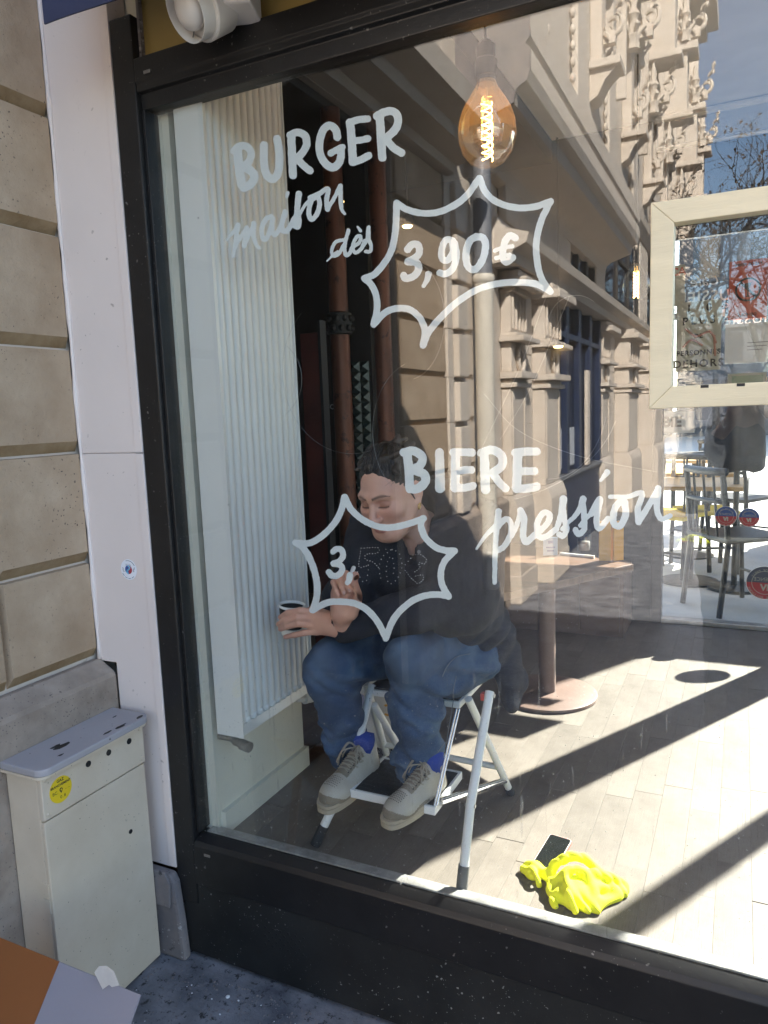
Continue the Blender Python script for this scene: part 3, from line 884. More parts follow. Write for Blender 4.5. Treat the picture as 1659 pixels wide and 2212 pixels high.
# BURGER
for st in (
    [([(135, 410), (148, 560), (168, 705)], 78), ([(105, 420), (140, 385), (200, 378), (250, 425), (240, 500), (190, 556)], 66), ([(190, 560), (255, 595), (280, 650), (245, 710), (190, 738)], 72)],
    [([(362, 370), (364, 520), (385, 620), (440, 662), (488, 600), (497, 450), (478, 315)], 70)],
    [([(600, 300), (606, 450), (614, 630)], 70), ([(590, 285), (650, 258), (715, 285), (732, 360), (700, 430), (655, 475)], 66), ([(655, 490), (700, 540), (762, 590)], 64)],
    [([(998, 300), (985, 240), (930, 200), (870, 250), (842, 370), (862, 480), (920, 548), (975, 558), (1022, 500), (1030, 395)], 68), ([(940, 440), (985, 415), (1040, 388)], 58)],
    [([(1108, 175), (1122, 330), (1132, 515)], 72), ([(1108, 172), (1180, 150), (1258, 142)], 62), ([(1130, 335), (1200, 325), (1262, 312)], 60), ([(1132, 515), (1200, 495), (1268, 460)], 64)],
    [([(1365, 130), (1375, 300), (1385, 475)], 74), ([(1340, 118), (1400, 85), (1480, 78), (1523, 140), (1500, 230), (1425, 305)], 70), ([(1425, 325), (1480, 390), (1552, 436)], 66)],
    # maison
    [([(45, 1185), (90, 1130), (140, 1075)], (22, 40)), ([(140, 1060), (120, 1190), (98, 1330)], (46, 30)), ([(110, 1250), (170, 1150), (215, 1090)], 36), ([(215, 1085), (205, 1160), (195, 1235)], 46), ([(195, 1235), (235, 1140), (275, 1060)], 34), ([(275, 1050), (272, 1150), (295, 1225), (322, 1258)], (48, 30))],
    [([(425, 985), (380, 1010), (345, 1085), (350, 1160), (377, 1185), (412, 1120), (440, 1005)], 42), ([(440, 1000), (432, 1100), (460, 1145), (500, 1085)], 40)],
    [([(548, 945), (518, 1050), (530, 1115), (572, 1095), (622, 1000)], (48, 34))], [([(570, 782), (560, 820)], (32, 24))],
    [([(565, 1120), (640, 985), (664, 790)], (32, 56)), ([(664, 800), (652, 920), (664, 1035), (655, 1075), (632, 1065)], 50), ([(670, 970), (710, 900), (760, 840)], 30)],
    [([(830, 810), (775, 850), (750, 950), (772, 1012), (818, 970), (845, 880), (828, 810)], 42)],
    [([(760, 825), (840, 790), (915, 748), (905, 850), (912, 925)], 42), ([(912, 925), (968, 830), (1022, 722)], 36), ([(1022, 722), (1026, 850), (1036, 925), (1062, 962)], (44, 26))],
    # dès
    [([(908, 1372), (960, 1320), (1000, 1290)], (16, 26)), ([(1045, 1190), (985, 1205), (950, 1270), (962, 1325), (1012, 1305), (1050, 1235)], 30), ([(1094, 1105), (1062, 1230), (1068, 1315), (1100, 1308), (1132, 1245)], 34)],
    [([(1132, 1250), (1190, 1205), (1196, 1155), (1160, 1170), (1130, 1245), (1150, 1298), (1200, 1268), (1235, 1195)], 32)], [([(1172, 1075), (1198, 1110)], (18, 30))],
    [([(1205, 1275), (1250, 1190), (1268, 1080)], (20, 36)), ([(1268, 1085), (1270, 1180), (1290, 1238), (1280, 1288), (1242, 1288)], 32)]):
    letter(st, cA)
# upper starburst and price
def starburst(arcs, conv, w):
    letter([(a, w) for a in arcs], conv, 'starburst', ragged=0.9)
starburst([[(345, 262), (430, 315), (560, 345), (700, 330), (840, 262), (930, 180), (1012, 62)],
           [(1018, 62), (1062, 170), (1150, 250), (1300, 298), (1450, 295), (1592, 248)],
           [(1585, 258), (1510, 420), (1475, 600), (1490, 780), (1530, 895), (1590, 980)],
           [(1588, 978), (1480, 920), (1350, 905), (1180, 912), (1000, 962), (840, 1060), (700, 1190), (610, 1300), (558, 1415)],
           [(560, 1405), (572, 1290), (530, 1190), (450, 1125), (350, 1115), (250, 1150), (158, 1245)],
           [(158, 1245), (185, 1130), (180, 1020), (140, 925), (82, 872)],
           [(82, 872), (165, 838), (250, 740), (310, 620), (338, 450), (343, 262)]], cB, 54)
for st in (
    [([(432, 640), (465, 602), (515, 600), (528, 665), (480, 715), (435, 735)], 58), ([(435, 738), (505, 745), (522, 800), (480, 855), (420, 872), (402, 850)], 60)],
    [([(602, 838), (592, 880), (562, 935)], (56, 34))],
    [([(800, 568), (745, 560), (708, 640), (715, 715), (760, 722), (800, 655), (795, 570)], 54), ([(815, 590), (828, 690), (800, 790), (740, 836), (692, 828)], 56)],
    [([(995, 535), (935, 570), (905, 680), (922, 775), (980, 800), (1040, 720), (1065, 610), (1045, 545), (990, 535)], 58)],
    [([(1308, 545), (1262, 525), (1220, 580), (1202, 690), (1232, 742), (1285, 705)], 56), ([(1142, 648), (1200, 625), (1282, 612)], 34), ([(1150, 708), (1210, 690), (1262, 680)], 34)]):
    letter(st, cB)
# BIERE pression
for st in (
    [([(85, 78), (95, 180), (100, 280)], 52), ([(66, 75), (120, 66), (172, 100), (160, 150), (118, 172)], 50), ([(118, 176), (180, 200), (190, 245), (145, 285), (100, 285)], 52)],
    [([(272, 75), (275, 190), (276, 282)], (50, 58))],
    [([(365, 80), (365, 190), (362, 280)], 54), ([(352, 75), (420, 74), (462, 76)], 46), ([(365, 182), (420, 178), (458, 176)], 44), ([(362, 282), (420, 280), (466, 270)], 46)],
    [([(532, 80), (536, 190), (540, 290)], 54), ([(515, 78), (575, 60), (632, 92), (635, 150), (585, 192)], 50), ([(588, 205), (620, 250), (656, 284)], 46)],
    [([(725, 80), (724, 190), (720, 282)], 54), ([(712, 76), (780, 70), (836, 70)], 48), ([(725, 186), (780, 184), (824, 184)], 46), ([(722, 286), (780, 284), (836, 274)], 50)],
    [([(488, 635), (540, 560), (600, 500)], (14, 34)), ([(616, 418), (598, 600), (592, 830)], (38, 26)), ([(600, 520), (650, 465), (682, 475), (688, 540), (652, 615), (620, 640)], 34)],
    [([(690, 560), (720, 500), (742, 425)], 30), ([(742, 412), (764, 460), (757, 550), (776, 595), (822, 555)], 38)],
    [([(822, 560), (895, 492), (912, 440), (878, 425), (842, 480), (842, 550), (880, 568), (950, 520)], 36)],
    [([(950, 522), (978, 440), (992, 345)], (30, 44)), ([(990, 400), (1000, 480), (1012, 520), (990, 560), (966, 550)], 32), ([(985, 520), (1020, 480), (1055, 450)], 26)],
    [([(1052, 452), (1090, 400), (1106, 345)], (28, 40)), ([(1106, 380), (1112, 450), (1112, 520), (1080, 548), (1062, 525)], 34), ([(1090, 500), (1120, 460), (1152, 432)], 26)],
    [([(1152, 432), (1204, 345), (1184, 465), (1200, 515), (1250, 460)], 36)], [([(1246, 190), (1208, 238)], (36, 20))],
    [([(1325, 355), (1290, 400), (1282, 480), (1318, 502), (1352, 440), (1348, 365)], 40)],
    [([(1262, 332), (1360, 332), (1448, 312), (1424, 400), (1428, 478)], (24, 40)), ([(1428, 478), (1495, 370), (1542, 285)], 36), ([(1542, 285), (1534, 400), (1560, 462), (1612, 442)], (40, 28))]):
    letter(st, cC)
# lower starburst, 3,
starburst([[(530, 62), (600, 190), (720, 290), (860, 350), (1000, 355), (1150, 322), (1298, 270)],
           [(1290, 268), (1272, 340), (1310, 450), (1400, 540), (1500, 580), (1598, 585)],
           [(1592, 588), (1500, 690), (1465, 800), (1480, 920), (1540, 1030)],
           [(1538, 1022), (1400, 1010), (1250, 1040), (1110, 1130), (1000, 1260), (930, 1435)],
           [(930, 1430), (860, 1290), (760, 1170), (640, 1100), (500, 1080), (360, 1090), (218, 1160)],
           [(222, 1158), (260, 1020), (255, 860), (200, 680), (130, 560), (52, 505)],
           [(52, 508), (190, 508), (310, 440), (420, 330), (490, 210), (530, 62)]], cD, 64)
letter([([(418, 592), (452, 568), (500, 578), (512, 640), (470, 690), (422, 708)], 58), ([(425, 712), (488, 725), (505, 770), (465, 822), (410, 828), (378, 792)], 60)], cD)
letter([([(582, 822), (572, 870), (556, 895)], (64, 50))], cD)
# pencilled dots of the letters still to be painted: 50 and the euro sign
dots = []
for pts, n in (([(690, 560), (850, 555), (850, 605), (740, 620), (735, 670), (800, 690), (860, 745)], 34), ([(690, 560), (668, 700), (680, 745), (760, 725)], 20), ([(655, 790), (700, 880), (740, 880), (760, 770)], 10),
               ([(990, 575), (900, 640), (865, 760), (880, 850)], 14), ([(930, 570), (1050, 600), (1085, 700), (1070, 800), (1020, 880), (960, 900), (935, 800), (945, 690), (985, 640), (1010, 720), (1005, 800)], 34),
               ([(1195, 625), (1260, 620), (1320, 660), (1310, 710), (1250, 700), (1260, 750), (1215, 790)], 26), ([(1120, 720), (1170, 660), (1195, 625)], 8), ([(1120, 775), (1180, 850), (1240, 900), (1290, 870), (1290, 820), (1220, 830)], 26)):
    c = crom(pts, 24); L = [0]
    for i in range(1, len(c)): L.append(L[-1] + np.linalg.norm(c[i] - c[i - 1]))
    n = int(n * 0.62)
    for k in range(n):
        t = L[-1] * k / max(1, n - 1); i = int(np.searchsorted(L, t)); i = min(i, len(c) - 1)
        dots.append(cD(c[i][0] + rng.uniform(-2, 2), c[i][1] + rng.uniform(-2, 2)))
b = MB()
for (x_, y_) in dots:
    r_ = 0.75 + 0.4 * rng.random()
    b.add([tuple(PY(x_ + r_ * math.cos(a), y_ + r_ * math.sin(a), YP)) for a in (0.5, 1.8, 3.0, 4.2, 5.4)], [(0, 1, 2, 3, 4)])
b.build('pencil_dots', M['paper'], pane, kind='stuff')
# fine hair scratches left by wiping
b = MB()
for (cx, cy, rx, ry, a0, a1) in ((760, 800, 150, 180, 1.3, 3.9), (560, 820, 92, 95, -0.9, 0.9), (880, 690, 80, 130, -1.3, 1.4), (905, 930, 100, 150, 2.2, 4.4), (1245, 700, 60, 62, 3.2, 5.4), (1010, 850, 330, 240, 0.25, 1.25), (1185, 845, 130, 190, 0.3, 1.6)):
    p_ = [PY(cx + rx * math.cos(t), cy + ry * math.sin(t), 0.0047) for t in np.linspace(a0, a1, 30)]
    b.tube(p_, 0.0003, 4)
for pts in ([(1045, 850), (1120, 930), (1250, 985), (1420, 1020)], [(1180, 640), (1120, 800), (1030, 990)], [(1230, 640), (1150, 830), (1080, 950)], [(1655, 905), (1560, 790), (1480, 720)], [(1580, 650), (1640, 760)]):
    b.tube([PY(q[0], q[1], 0.0047) for q in crom(pts, 8)], 0.00028, 4)
b.build('scratch', M['steel'], pane, kind='stuff')

# ================================================================== CREAM HATCH (opening sash set on the pane)
hs = thing('hatch_window', 'scuffed cream opening hatch frame set into the shop window at right', 'hatch', (0.15, -0.02, 1.78))
hx0, hx1, hz0, hz1, hw, hy0, hy1 = -0.166, 0.60, 1.588, 1.975, 0.042, -0.036, -0.001
def mitre(poly):
    b = MB(); b.prism([(p[0], p[1]) for p in poly], 1, hy0, hy1); return b
mitre([(hx0, hz0), (hx0, hz1), (hx0 + hw, hz1 - hw), (hx0 + hw, hz0 + hw)]).build('stile', M['sash'], hs, bevel=0.002)
mitre([(hx1, hz0), (hx1 - hw, hz0 + hw), (hx1 - hw, hz1 - hw), (hx1, hz1)]).build('stile', M['sash'], hs, bevel=0.002)
mitre([(hx0, hz0), (hx0 + hw, hz0 + hw), (hx1 - hw, hz0 + hw), (hx1, hz0)]).build('rail', M['sash'], hs, bevel=0.002)
mitre([(hx0, hz1), (hx1, hz1), (hx1 - hw, hz1 - hw), (hx0 + hw, hz1 - hw)]).build('rail', M['sash'], hs, bevel=0.002)
for k in range(5):
    xs_ = hx0 + 0.093 + 0.062 * k
    MB().box(xs_, xs_ + 0.014, hy0 - 0.0006, hy0 + 0.004, hz0 + 0.036, hz0 + 0.0415).build('drain_slot', M['dark'], hs)
MB().box(hx0 + hw, hx1 - hw, -0.016, -0.012, hz0 + hw, hz1 - hw).build('hatch_pane', M['glass_hatch'], hs)

# ================================================================== WHITE PILASTER, gas cabinet, board, awning, lamp
pl = thing('pilaster_panel', 'off white painted pilaster panel between stone wall and black frame', 'pilaster', (-1.6, 0, 0))
b = MB(); b.box(XW + 0.002, -1.516, -0.030, 0.03, 1.5155, 3.0); b.build('upper_panel', M['white'], pl, bevel=0.003)
b = MB(); b.prism([(XW + 0.002, 1.5145), (-1.516, 1.5145), (-1.516, 0.275), (-1.660, 0.275), (-1.660, 0.893), (XW + 0.002, 0.893)], 1, -0.0305, 0.03); b.build('lower_panel', M['white'], pl, bevel=0.003)
for (a_, c_) in ((1.516, 3.0), (0.28, 1.5135)):
    MB().box(-1.5135, -1.4868, -0.0345, 0.03, a_, c_).build('cover_strip', M['white'], pl, bevel=0.002)
b = MB()
zz_ = np.linspace(0.90, 3.0, 60)
b.tube([(XW + 0.0015 + 0.0015 * math.sin(11 * z_) , -0.0325, z_) for z_ in zz_], [0.0065 + 0.0015 * math.sin(23 * z_ + 1) + 0.001 * math.sin(57 * z_) for z_ in zz_], 8)
b.build('caulk_bead', M['white'], pl, smooth=True)
b = MB(); b.prism([(-1.69, 0.0), (-1.455, 0.0), (-1.462, 0.12), (-1.475, 0.245), (-1.488, 0.272), (-1.69, 0.272)], 1, -0.062, -0.031)
b.build('foot_stone', M['stone_grey'], pl, bevel=0.01)
b = MB(); b.prism([(-1.69, 0.17), (-1.49, 0.17), (-1.483, 0.25), (-1.50, 0.282), (-1.69, 0.282)], 1, -0.072, -0.0625)
b.build('foot_stone', M['stone_grey'], pl, bevel=0.004)

stk = thing('round_sticker', 'small round white sticker with a blue and red wave on the white pilaster', 'sticker', (-1.577, -0.031, 1.18))
so = np.array([-1.577, -0.0315, 1.181]); EX, EZ = (1, 0, 0), (0, 0, 1)
disc(stk, so, EX, EZ, 0.0301, mat('sticker_white', (0.86, 0.86, 0.88), 0.5, var=0.0), 'sticker_base', nrm=(0, -1, 0))
disc(stk, so + [0, -0.0008, 0], EX, EZ, 0.01288, M['sticker_blue'], 'emblem', nrm=(0, -1, 0), a0=math.pi / 2, a1=3 * math.pi / 2)
disc(stk, so + [0, -0.0008, 0], EX, EZ, 0.01288, M['sticker_red'], 'emblem', nrm=(0, -1, 0), a0=-math.pi / 2, a1=math.pi / 2)
b = MB()
wv = [so + np.array([0.00588 * math.sin(t * 2 * math.pi), -0.0018, 0.0119 - 0.0238 * t]) for t in np.linspace(0, 1, 14)]
b.tube(wv, 0.00224, 6); b.build('emblem_wave', M['cyan'], stk)
for k in range(4):
    disc(stk, so + [0, -0.0008, 0], EX, EZ, 0.0266, M['ink'], 'ring_mark', r_in=0.02562, nrm=(0, -1, 0), a0=3.6 + k * 0.5, a1=3.95 + k * 0.5, seg=6)
disc(stk, so + [0, -0.0008, 0], EX, EZ, 0.02688, M['ink'], 'ring_mark', r_in=0.02576, nrm=(0, -1, 0), a0=0.5, a1=1.9, seg=10)
arc_text(stk, 'Union', 0.00672, so + [0, -0.0012, 0], EX, EZ, 0.0161, 2.1, 1.0, M['ink'])
for s_ in (-1, 1):
    put_text(stk, '(M)e', 0.0077, so + [s_ * 0.0203, -0.0012, 0.001 * s_], (0.3 * s_, 0, 0.95), (-0.95, 0, 0.3 * s_), M['ink'])

# --- gas cabinet
gc = thing('gas_cabinet', 'cream metal gas cabinet with chipped grey lid standing against the stone wall', 'gas cabinet', (-1.63, -0.22, 0))
gx, gy0, gy1, gz = -1.535, -0.42, -0.076, 0.745
MB().box(-1.659, gx - 0.012, gy0, gy1, 0.0, gz).build('body', M['cabinet'], gc, bevel=0.004)
b = MB(); b.prism([(gy0 - 0.001, 0.627), (gy1 + 0.001, 0.627), (gy1 + 0.001, gz), (gy0 - 0.001, gz)], 0, gx - 0.0118, gx + 0.004); tp = b.build('top_panel', M['cabinet'], gc, bevel=0.003)
dr = MB().box(gx - 0.0118, gx, gy0, gy1, 0.012, 0.622).build('door', M['cabinet'], gc, bevel=0.003)
for z_ in (0.44, 0.395):
    MB().box(gx - 0.030, gx - 0.006, gy0 - 0.0035, gy0 - 0.0005, z_ - 0.018, z_ + 0.018).build('hinge', M['cabinet'], dr, bevel=0.001)
b = MB(); b.lathe([(0.0065, 0), (0.0065, 0.0015)], (gx, -0.150, 0.45), 10, R=[[0, 0, 1], [0, 1, 0], [-1, 0, 0]]); b.build('keyhole', M['dark'], dr)
for y_ in (-0.275, -0.205, -0.130):
    b = MB(); b.lathe([(0.0085, 0), (0.0085, 0.0016)], (gx + 0.0035, y_, 0.712), 14, R=[[0, 0, 1], [0, 1, 0], [-1, 0, 0]]); b.build('vent_hole', M['dark'], tp)
for (y_, z_) in ((gy0 + 0.012, 0.73), (gy0 + 0.012, 0.640), (gy1 - 0.012, 0.73), (gy1 - 0.012, 0.640)):
    b = MB(); b.ball((gx + 0.004, y_, z_), (0.002, 0.005, 0.005), 8, 5); b.build('rivet', M['cabinet'], tp, smooth=True)
# rounded lid
rl = 0.03
poly = [(-1.662, gy0 - 0.012), (gx + 0.024 - rl, gy0 - 0.012)] + [(gx + 0.024 - rl + rl * math.sin(t), gy0 - 0.012 + rl - rl * math.cos(t)) for t in np.linspace(0.2, 1.5, 6)] + \
       [(gx + 0.024 - rl * (1 - math.cos(t)), gy1 + 0.018 - rl + rl * math.sin(t)) for t in np.linspace(0.05, 1.5, 6)] + [(-1.662, gy1 + 0.018)]
b = MB(); b.prism(poly, 2, 0.747, 0.766); lid = b.build('lid', M['cabinet_lid'], gc, bevel=0.004)
b = MB(); b.prism([(p[0] - 0.004, p[1]) for p in poly], 2, 0.739, 0.7465); b.build('lid_edge', M['cabinet'], gc, bevel=0.001)
for (cx, cy, r_) in ((-1.528, -0.085, 0.010), (-1.530, -0.155, 0.012), (-1.585, -0.300, 0.016), (-1.60, -0.315, 0.009), (-1.535, -0.20, 0.008), (-1.545, -0.345, 0.006), (-1.60, -0.11, 0.004)):
    n = 9
    pts_ = [(cx + r_ * (0.5 + 0.6 * rng.random()) * 0.7 * math.cos(t), cy + r_ * (0.5 + 0.9 * rng.random()) * 1.7 * math.sin(t)) for t in np.linspace(0, 2 * math.pi, n, endpoint=False)]
    b = MB(); b.prism(pts_, 2, 0.7658, 0.7666); b.build('paint_chip', M['dark'], lid)
# yellow plate
gp = thing('gas_plate', 'round yellow gas connection plate riveted to the cream cabinet', 'plate', (gx + 0.005, -0.367, 0.69))
go = np.array([gx + 0.0046, -0.367, 0.687]); EY = (0, 1, 0)
b = MB(); b.lathe([(0.0335, 0), (0.0335, 0.0012)], tuple(go), 36, R=[[0, 0, 1], [0, 1, 0], [-1, 0, 0]]); b.build('plate_disc', M['yellow'], gp)
gl_ = go + np.array([0.0016, 0, 0])
put_text(gp, 'GAZ', 0.0105, gl_ + [0, 0, 0.0245], EY, EZ, M['ink'], bold=0.0003)
put_text(gp, 'BRANCHEMENT', 0.0085, gl_ + [0, 0, 0.0130], EY, EZ, M['ink'], bold=0.0003)
put_text(gp, 'BC.', 0.0115, gl_ + [0, -0.018, -0.0035], EY, EZ, M['ink'])
put_text(gp, '0.8', 0.0115, gl_ + [0, 0.004, -0.0195], EY, EZ, M['ink'], space=1.3)
put_text(gp, '_ _', 0.0115, gl_ + [0, 0.019, 0.000], EY, EZ, M['ink'])
disc(gp, gl_ + [0, 0, 0.0], EY, EZ, 0.0047, M['ink'], 'pin_mark', nrm=(1, 0, 0))
disc(gp, gl_ + [0.0008, 0, 0.0], EY, EZ, 0.0024, M['yellow'], 'pin_mark', nrm=(1, 0, 0))
b = MB(); b.add([gl_ + [0, -0.004, -0.0025], gl_ + [0, 0.004, -0.0025], gl_ + [0, 0, -0.0095]], [(0, 1, 2)]); b.build('pin_mark', M['ink'], gp)

# --- two-tone card board leaning on the cabinet
z_t = 0.42
qa = PZ(0, 2030, z_t); qb = PZ(303, 2149, z_t); qm = PZ(125, 2080, z_t)
qs = PX(281, 2212, qb[0]); sl = (qs - qb) / abs(qs[2] - qb[2])
Lz = z_t - 0.004
bd = thing('card_board', 'flat two tone brown and grey card board propped in the lower left corner', 'board', (qm[0], qm[1], 0))
nrm = np.cross(np.array([1, 0, 0]), sl); nrm /= np.linalg.norm(nrm)
def slab(xa, xb, m_, name):
    A = np.array([xa, qb[1], z_t]); B_ = np.array([xb, qb[1], z_t])
    C_, D_ = B_ + sl * Lz, A + sl * Lz
    t_ = nrm * 0.004
    vs = [A, B_, C_, D_, A + t_, B_ + t_, C_ + t_, D_ + t_]
    return MB().add(vs, [(3,2,1,0),(4,5,6,7),(0,1,5,4),(1,2,6,5),(2,3,7,6),(3,0,4,7)]).build(name, m_, bd)
slab(float(PZ(-20, 2022, z_t)[0]), qm[0] - 0.0004, M['brown_card'], 'brown_panel')
slab(qm[0] + 0.0004, qb[0], M['grey_card'], 'grey_panel')
MB().cbox((qm[0] - 0.08, qb[1] + 0.078, z_t * 0.45), (0.03, 0.012, z_t * 0.92), R=Matrix.Rotation(math.radians(18), 3, 'X')).build('rear_strut', M['brown_card'], bd)
tpz = [PY(a_, c_, qb[1] - 0.012) for a_, c_ in ((204, 2100), (214, 2087), (230, 2086), (246, 2098), (258, 2128), (242, 2132), (236, 2127), (222, 2137))]
b = MB(); n = len(tpz); b.add([p for p in tpz] + [p + np.array([0, -0.0006, 0]) for p in tpz], [tuple(range(n)), tuple(range(n, 2 * n))[::-1]] + [(i, n + i, n + (i + 1) % n, (i + 1) % n) for i in range(n)]); b.build('paper_tape', M['tape'], bd)

# --- awning valance and outdoor spotlight
aw = thing('awning', 'navy canvas awning edge hanging above the shop window', 'awning', (-0.2, -0.25, 2.6))
b = MB()
xs_ = np.linspace(-1.462, 1.2, 60)
v = []
for i, x_ in enumerate(xs_):
    zz = 2.513 - 0.012 * (x_ + 1.462) + 0.004 * math.sin(x_ * 9) ; yy = -0.25 + 0.006 * math.sin(x_ * 14)
    v += [(x_, yy, zz), (x_, yy - 0.004, zz), (x_, -0.262, 2.75), (x_, -0.255, 2.75)]
f_ = []
for i in range(59):
    o_ = 4 * i
    f_ += [(o_, o_ + 1, o_ + 5, o_ + 4), (o_ + 1, o_ + 2, o_ + 6, o_ + 5), (o_ + 2, o_ + 3, o_ + 7, o_ + 6), (o_ + 3, o_, o_ + 4, o_ + 7)]
f_ += [(3, 2, 1, 0), (59 * 4, 59 * 4 + 1, 59 * 4 + 2, 59 * 4 + 3)]
b.add(v, f_); b.build('valance', M['navy'], aw, smooth=True, sharp=30)
b = MB(); b.prism([(-0.258, 2.751), (-0.262, 2.775), (0.0, 3.02), (0.0, 3.0)], 0, -1.462, 1.2); b.build('canopy', M['navy'], aw)

lm_o = np.array([-1.120, -0.135, 2.515])
lt = thing('outdoor_spotlight', 'round white outdoor spotlight fixed to the ochre fascia', 'spotlight', tuple(lm_o))
ax_ = np.array([-0.34, -0.80, -0.52]); ax_ /= np.linalg.norm(ax_)
a1_ = np.cross(ax_, [0, 0, 1]); a1_ /= np.linalg.norm(a1_); a2_ = np.cross(ax_, a1_)
RL = np.stack([a1_, a2_, ax_], 1)
LP_ = lambda z_: tuple(lm_o + ax_ * z_)
b = MB(); b.lathe([(0.052, -0.075), (0.066, -0.06), (0.070, 0.0), (0.067, 0.004)], LP_(0), 32, R=RL); b.build('housing', M['lamp_white'], lt, smooth=True, sharp=40)
b = MB(); b.lathe([(0.058, 0.0), (0.062, 0.0), (0.062, 0.035), (0.0605, 0.035), (0.058, 0.006)], LP_(0.004), 32, R=RL, close=False); b.build('ring_shade', M['lamp_white'], lt, smooth=True, sharp=40)
b = MB(); b.lathe([(0.010, 0.0), (0.036, 0.006), (0.041, 0.02), (0.038, 0.032), (0.020, 0.042), (0.004, 0.045)], LP_(0.004), 24, R=RL); b.build('bulb_face', M['lamp_white'], lt, smooth=True)
for k in range(4):
    t = 0.8 + k * math.pi / 2
    d_ = a1_ * math.cos(t) + a2_ * math.sin(t)
    b = MB(); b.tube([lm_o + ax_ * 0.012 + d_ * 0.036, lm_o + ax_ * 0.02 + d_ * 0.0615], 0.0016, 6); b.build('strut', M['steel'], lt)
b = MB(); b.cbox(lm_o + np.array([0.075, 0.055, 0.02]), (0.075, 0.10, 0.06), R=Matrix.Rotation(0.35, 3, 'Z')); b.build('bracket', M['lamp_white'], lt, bevel=0.006)

# grit along the foot of the wall and small litter on the pavement
gr = np.random.default_rng(21)
b = MB()
for k in range(700):
    x_ = gr.uniform(-1.6, -0.2); y_ = -0.05 - abs(gr.normal(0, 0.10)) - 0.02; r_ = gr.uniform(0.0008, 0.0032)
    b.ball((x_, y_, r_ * 0.5), (r_ * gr.uniform(0.7, 1.5), r_, r_ * 0.7), 5, 3)
b.build('grit', M['stone_grey'], kind='stuff')
b = MB()
for k in range(160):
    x_ = gr.uniform(-1.6, -0.2); y_ = gr.uniform(-0.75, -0.06); r_ = gr.uniform(0.001, 0.003)
    b.ball((x_, y_, r_ * 0.4), (r_ * gr.uniform(0.7, 1.6), r_, r_ * 0.5), 5, 3)
b.build('grit', M['paper'], kind='stuff')
wp = PZ(492, 2154, 0.001)
MB().lathe([(0.0055, 0.0), (0.006, 0.002), (0.003, 0.0035)], tuple(wp), 14).build('gum_spot', M['paper'], label='tiny round white spot of gum on the grey pavement', cat='gum', smooth=True)

# ================================================================== STONE BUILDING (its facade runs along -y, seen directly at left and mirrored in the pane)
sb = thing('stone_building', 'long ornate limestone facade beside the shop, mirrored in its window', 'building', (XW, -6, 0))
def Wb(d0, d1, z0, z1, o0, o1):                       # box on the facade: distance d from the shop, height z, projection o
    return MB().box(XW + o0, XW + o1, -d1, -d0, z0, z1)
for (a_, c_, z0, z1) in ((0.02, 0.62, -0.1, 13.4), (0.62, 2.235, 3.061, 13.4), (2.235, 24.2, -0.1, 13.4)):
    MB().box(XW - 1.2, XW - 0.022, -c_, -a_, z0, z1).build('wall', M['stone_plain'], sb)
# deep dark doorway between the pier and the next bay
dw = MB().box(XW - 1.2, XW - 0.95, -2.235, -0.62, -0.1, 3.06).build('doorway', M['dark_wall'], sb)
MB().box(XW - 0.95, XW - 0.06, -2.2345, -2.20, 0.0, 3.06).build('jamb', M['dark_wall'], dw)
MB().box(XW - 0.95, XW - 0.06, -0.655, -0.6205, 0.0, 3.06).build('jamb', M['dark_wall'], dw)
MB().box(XW - 0.95, XW - 0.06, -2.199, -0.656, 3.02, 3.06).build('soffit', M['dark_wall'], dw)
MB().box(XW - 0.95, XW - 0.06, -2.199, -0.656, 0.001, 0.02).build('threshold', M['stone_grey'], dw)
for a_, c_ in ((0.70, 1.40), (1.45, 2.15)):
    MB().box(XW - 0.94, XW - 0.90, -c_, -a_, 0.03, 2.6).build('door_leaf', M['dark_red'], dw, bevel=0.005)
JZ = [0.905, 1.196, 1.519, 1.812, 2.121, 2.432, 2.745, 3.06]
def stone(d0, d1, z0, z1, c=0.016, dep=0.022, m_=None, mj=None):
    """dressed block: flat face, bevelled ochre lower edge and thin dark joint"""
    b = MB(); g = 0.003
    y0, y1 = -d1 + g, -d0 - g
    lo, hi = z0 + g, z1 - g
    ft = 0.0 + float(rng.uniform(-0.0012, 0.0012))
    cb_ = 0.030
    A = [(XW + ft, y0 + c * 0.5, lo + cb_), (XW + ft, y1 - c * 0.5, lo + cb_), (XW + ft, y1 - c * 0.5, hi - 0.0015), (XW + ft, y0 + c * 0.5, hi - 0.0015)]
    B_ = [(XW - dep, y0, lo), (XW - dep, y1, lo), (XW - dep, y1, hi), (XW - dep, y0, hi)]
    vs = A + B_
    b.add(vs, [(0, 1, 2, 3), (1, 5, 6, 2), (4, 0, 3, 7)], 0)
    b.add(vs, [(3, 2, 6, 7)], 2)
    b.add(vs, [(4, 5, 1, 0)], 1)
    return b
random.seed(3)
for i in range(len(JZ) - 1):
    cuts = [0.030, 0.333] if i % 2 == 0 else [0.030, 0.333]
    for a_, c_ in ((0.030, 0.333), (0.333, 0.615), (2.24, 2.95)):
        stone(a_, c_, JZ[i], JZ[i + 1]).build('stone_block', [M['stone'], M['stone_joint'], M['stone']], sb, bevel=0.0)
    # the smoother part farther along, narrow joints
    for a_, c_ in ((3.25, 3.50),):
        stone(a_, c_, JZ[i], JZ[i + 1]).build('stone_block', [M['stone_plain'], M['stone_plain'], M['stone_plain']], sb)
# narrow jamb with recessed joints that hold shade
for i in range(len(JZ) - 1):
    z0, z1 = JZ[i], JZ[i + 1]
    Wb(2.955, 3.06, z0 + 0.002, z1 - 0.002, -0.02, 0.012).build('jamb_stone', M['stone_plain'], sb, bevel=0.004)
    Wb(3.062, 3.245, z0 + 0.004, z1 - 0.030, -0.02, 0.05).build('jamb_stone', M['stone_plain'], sb, bevel=0.008)
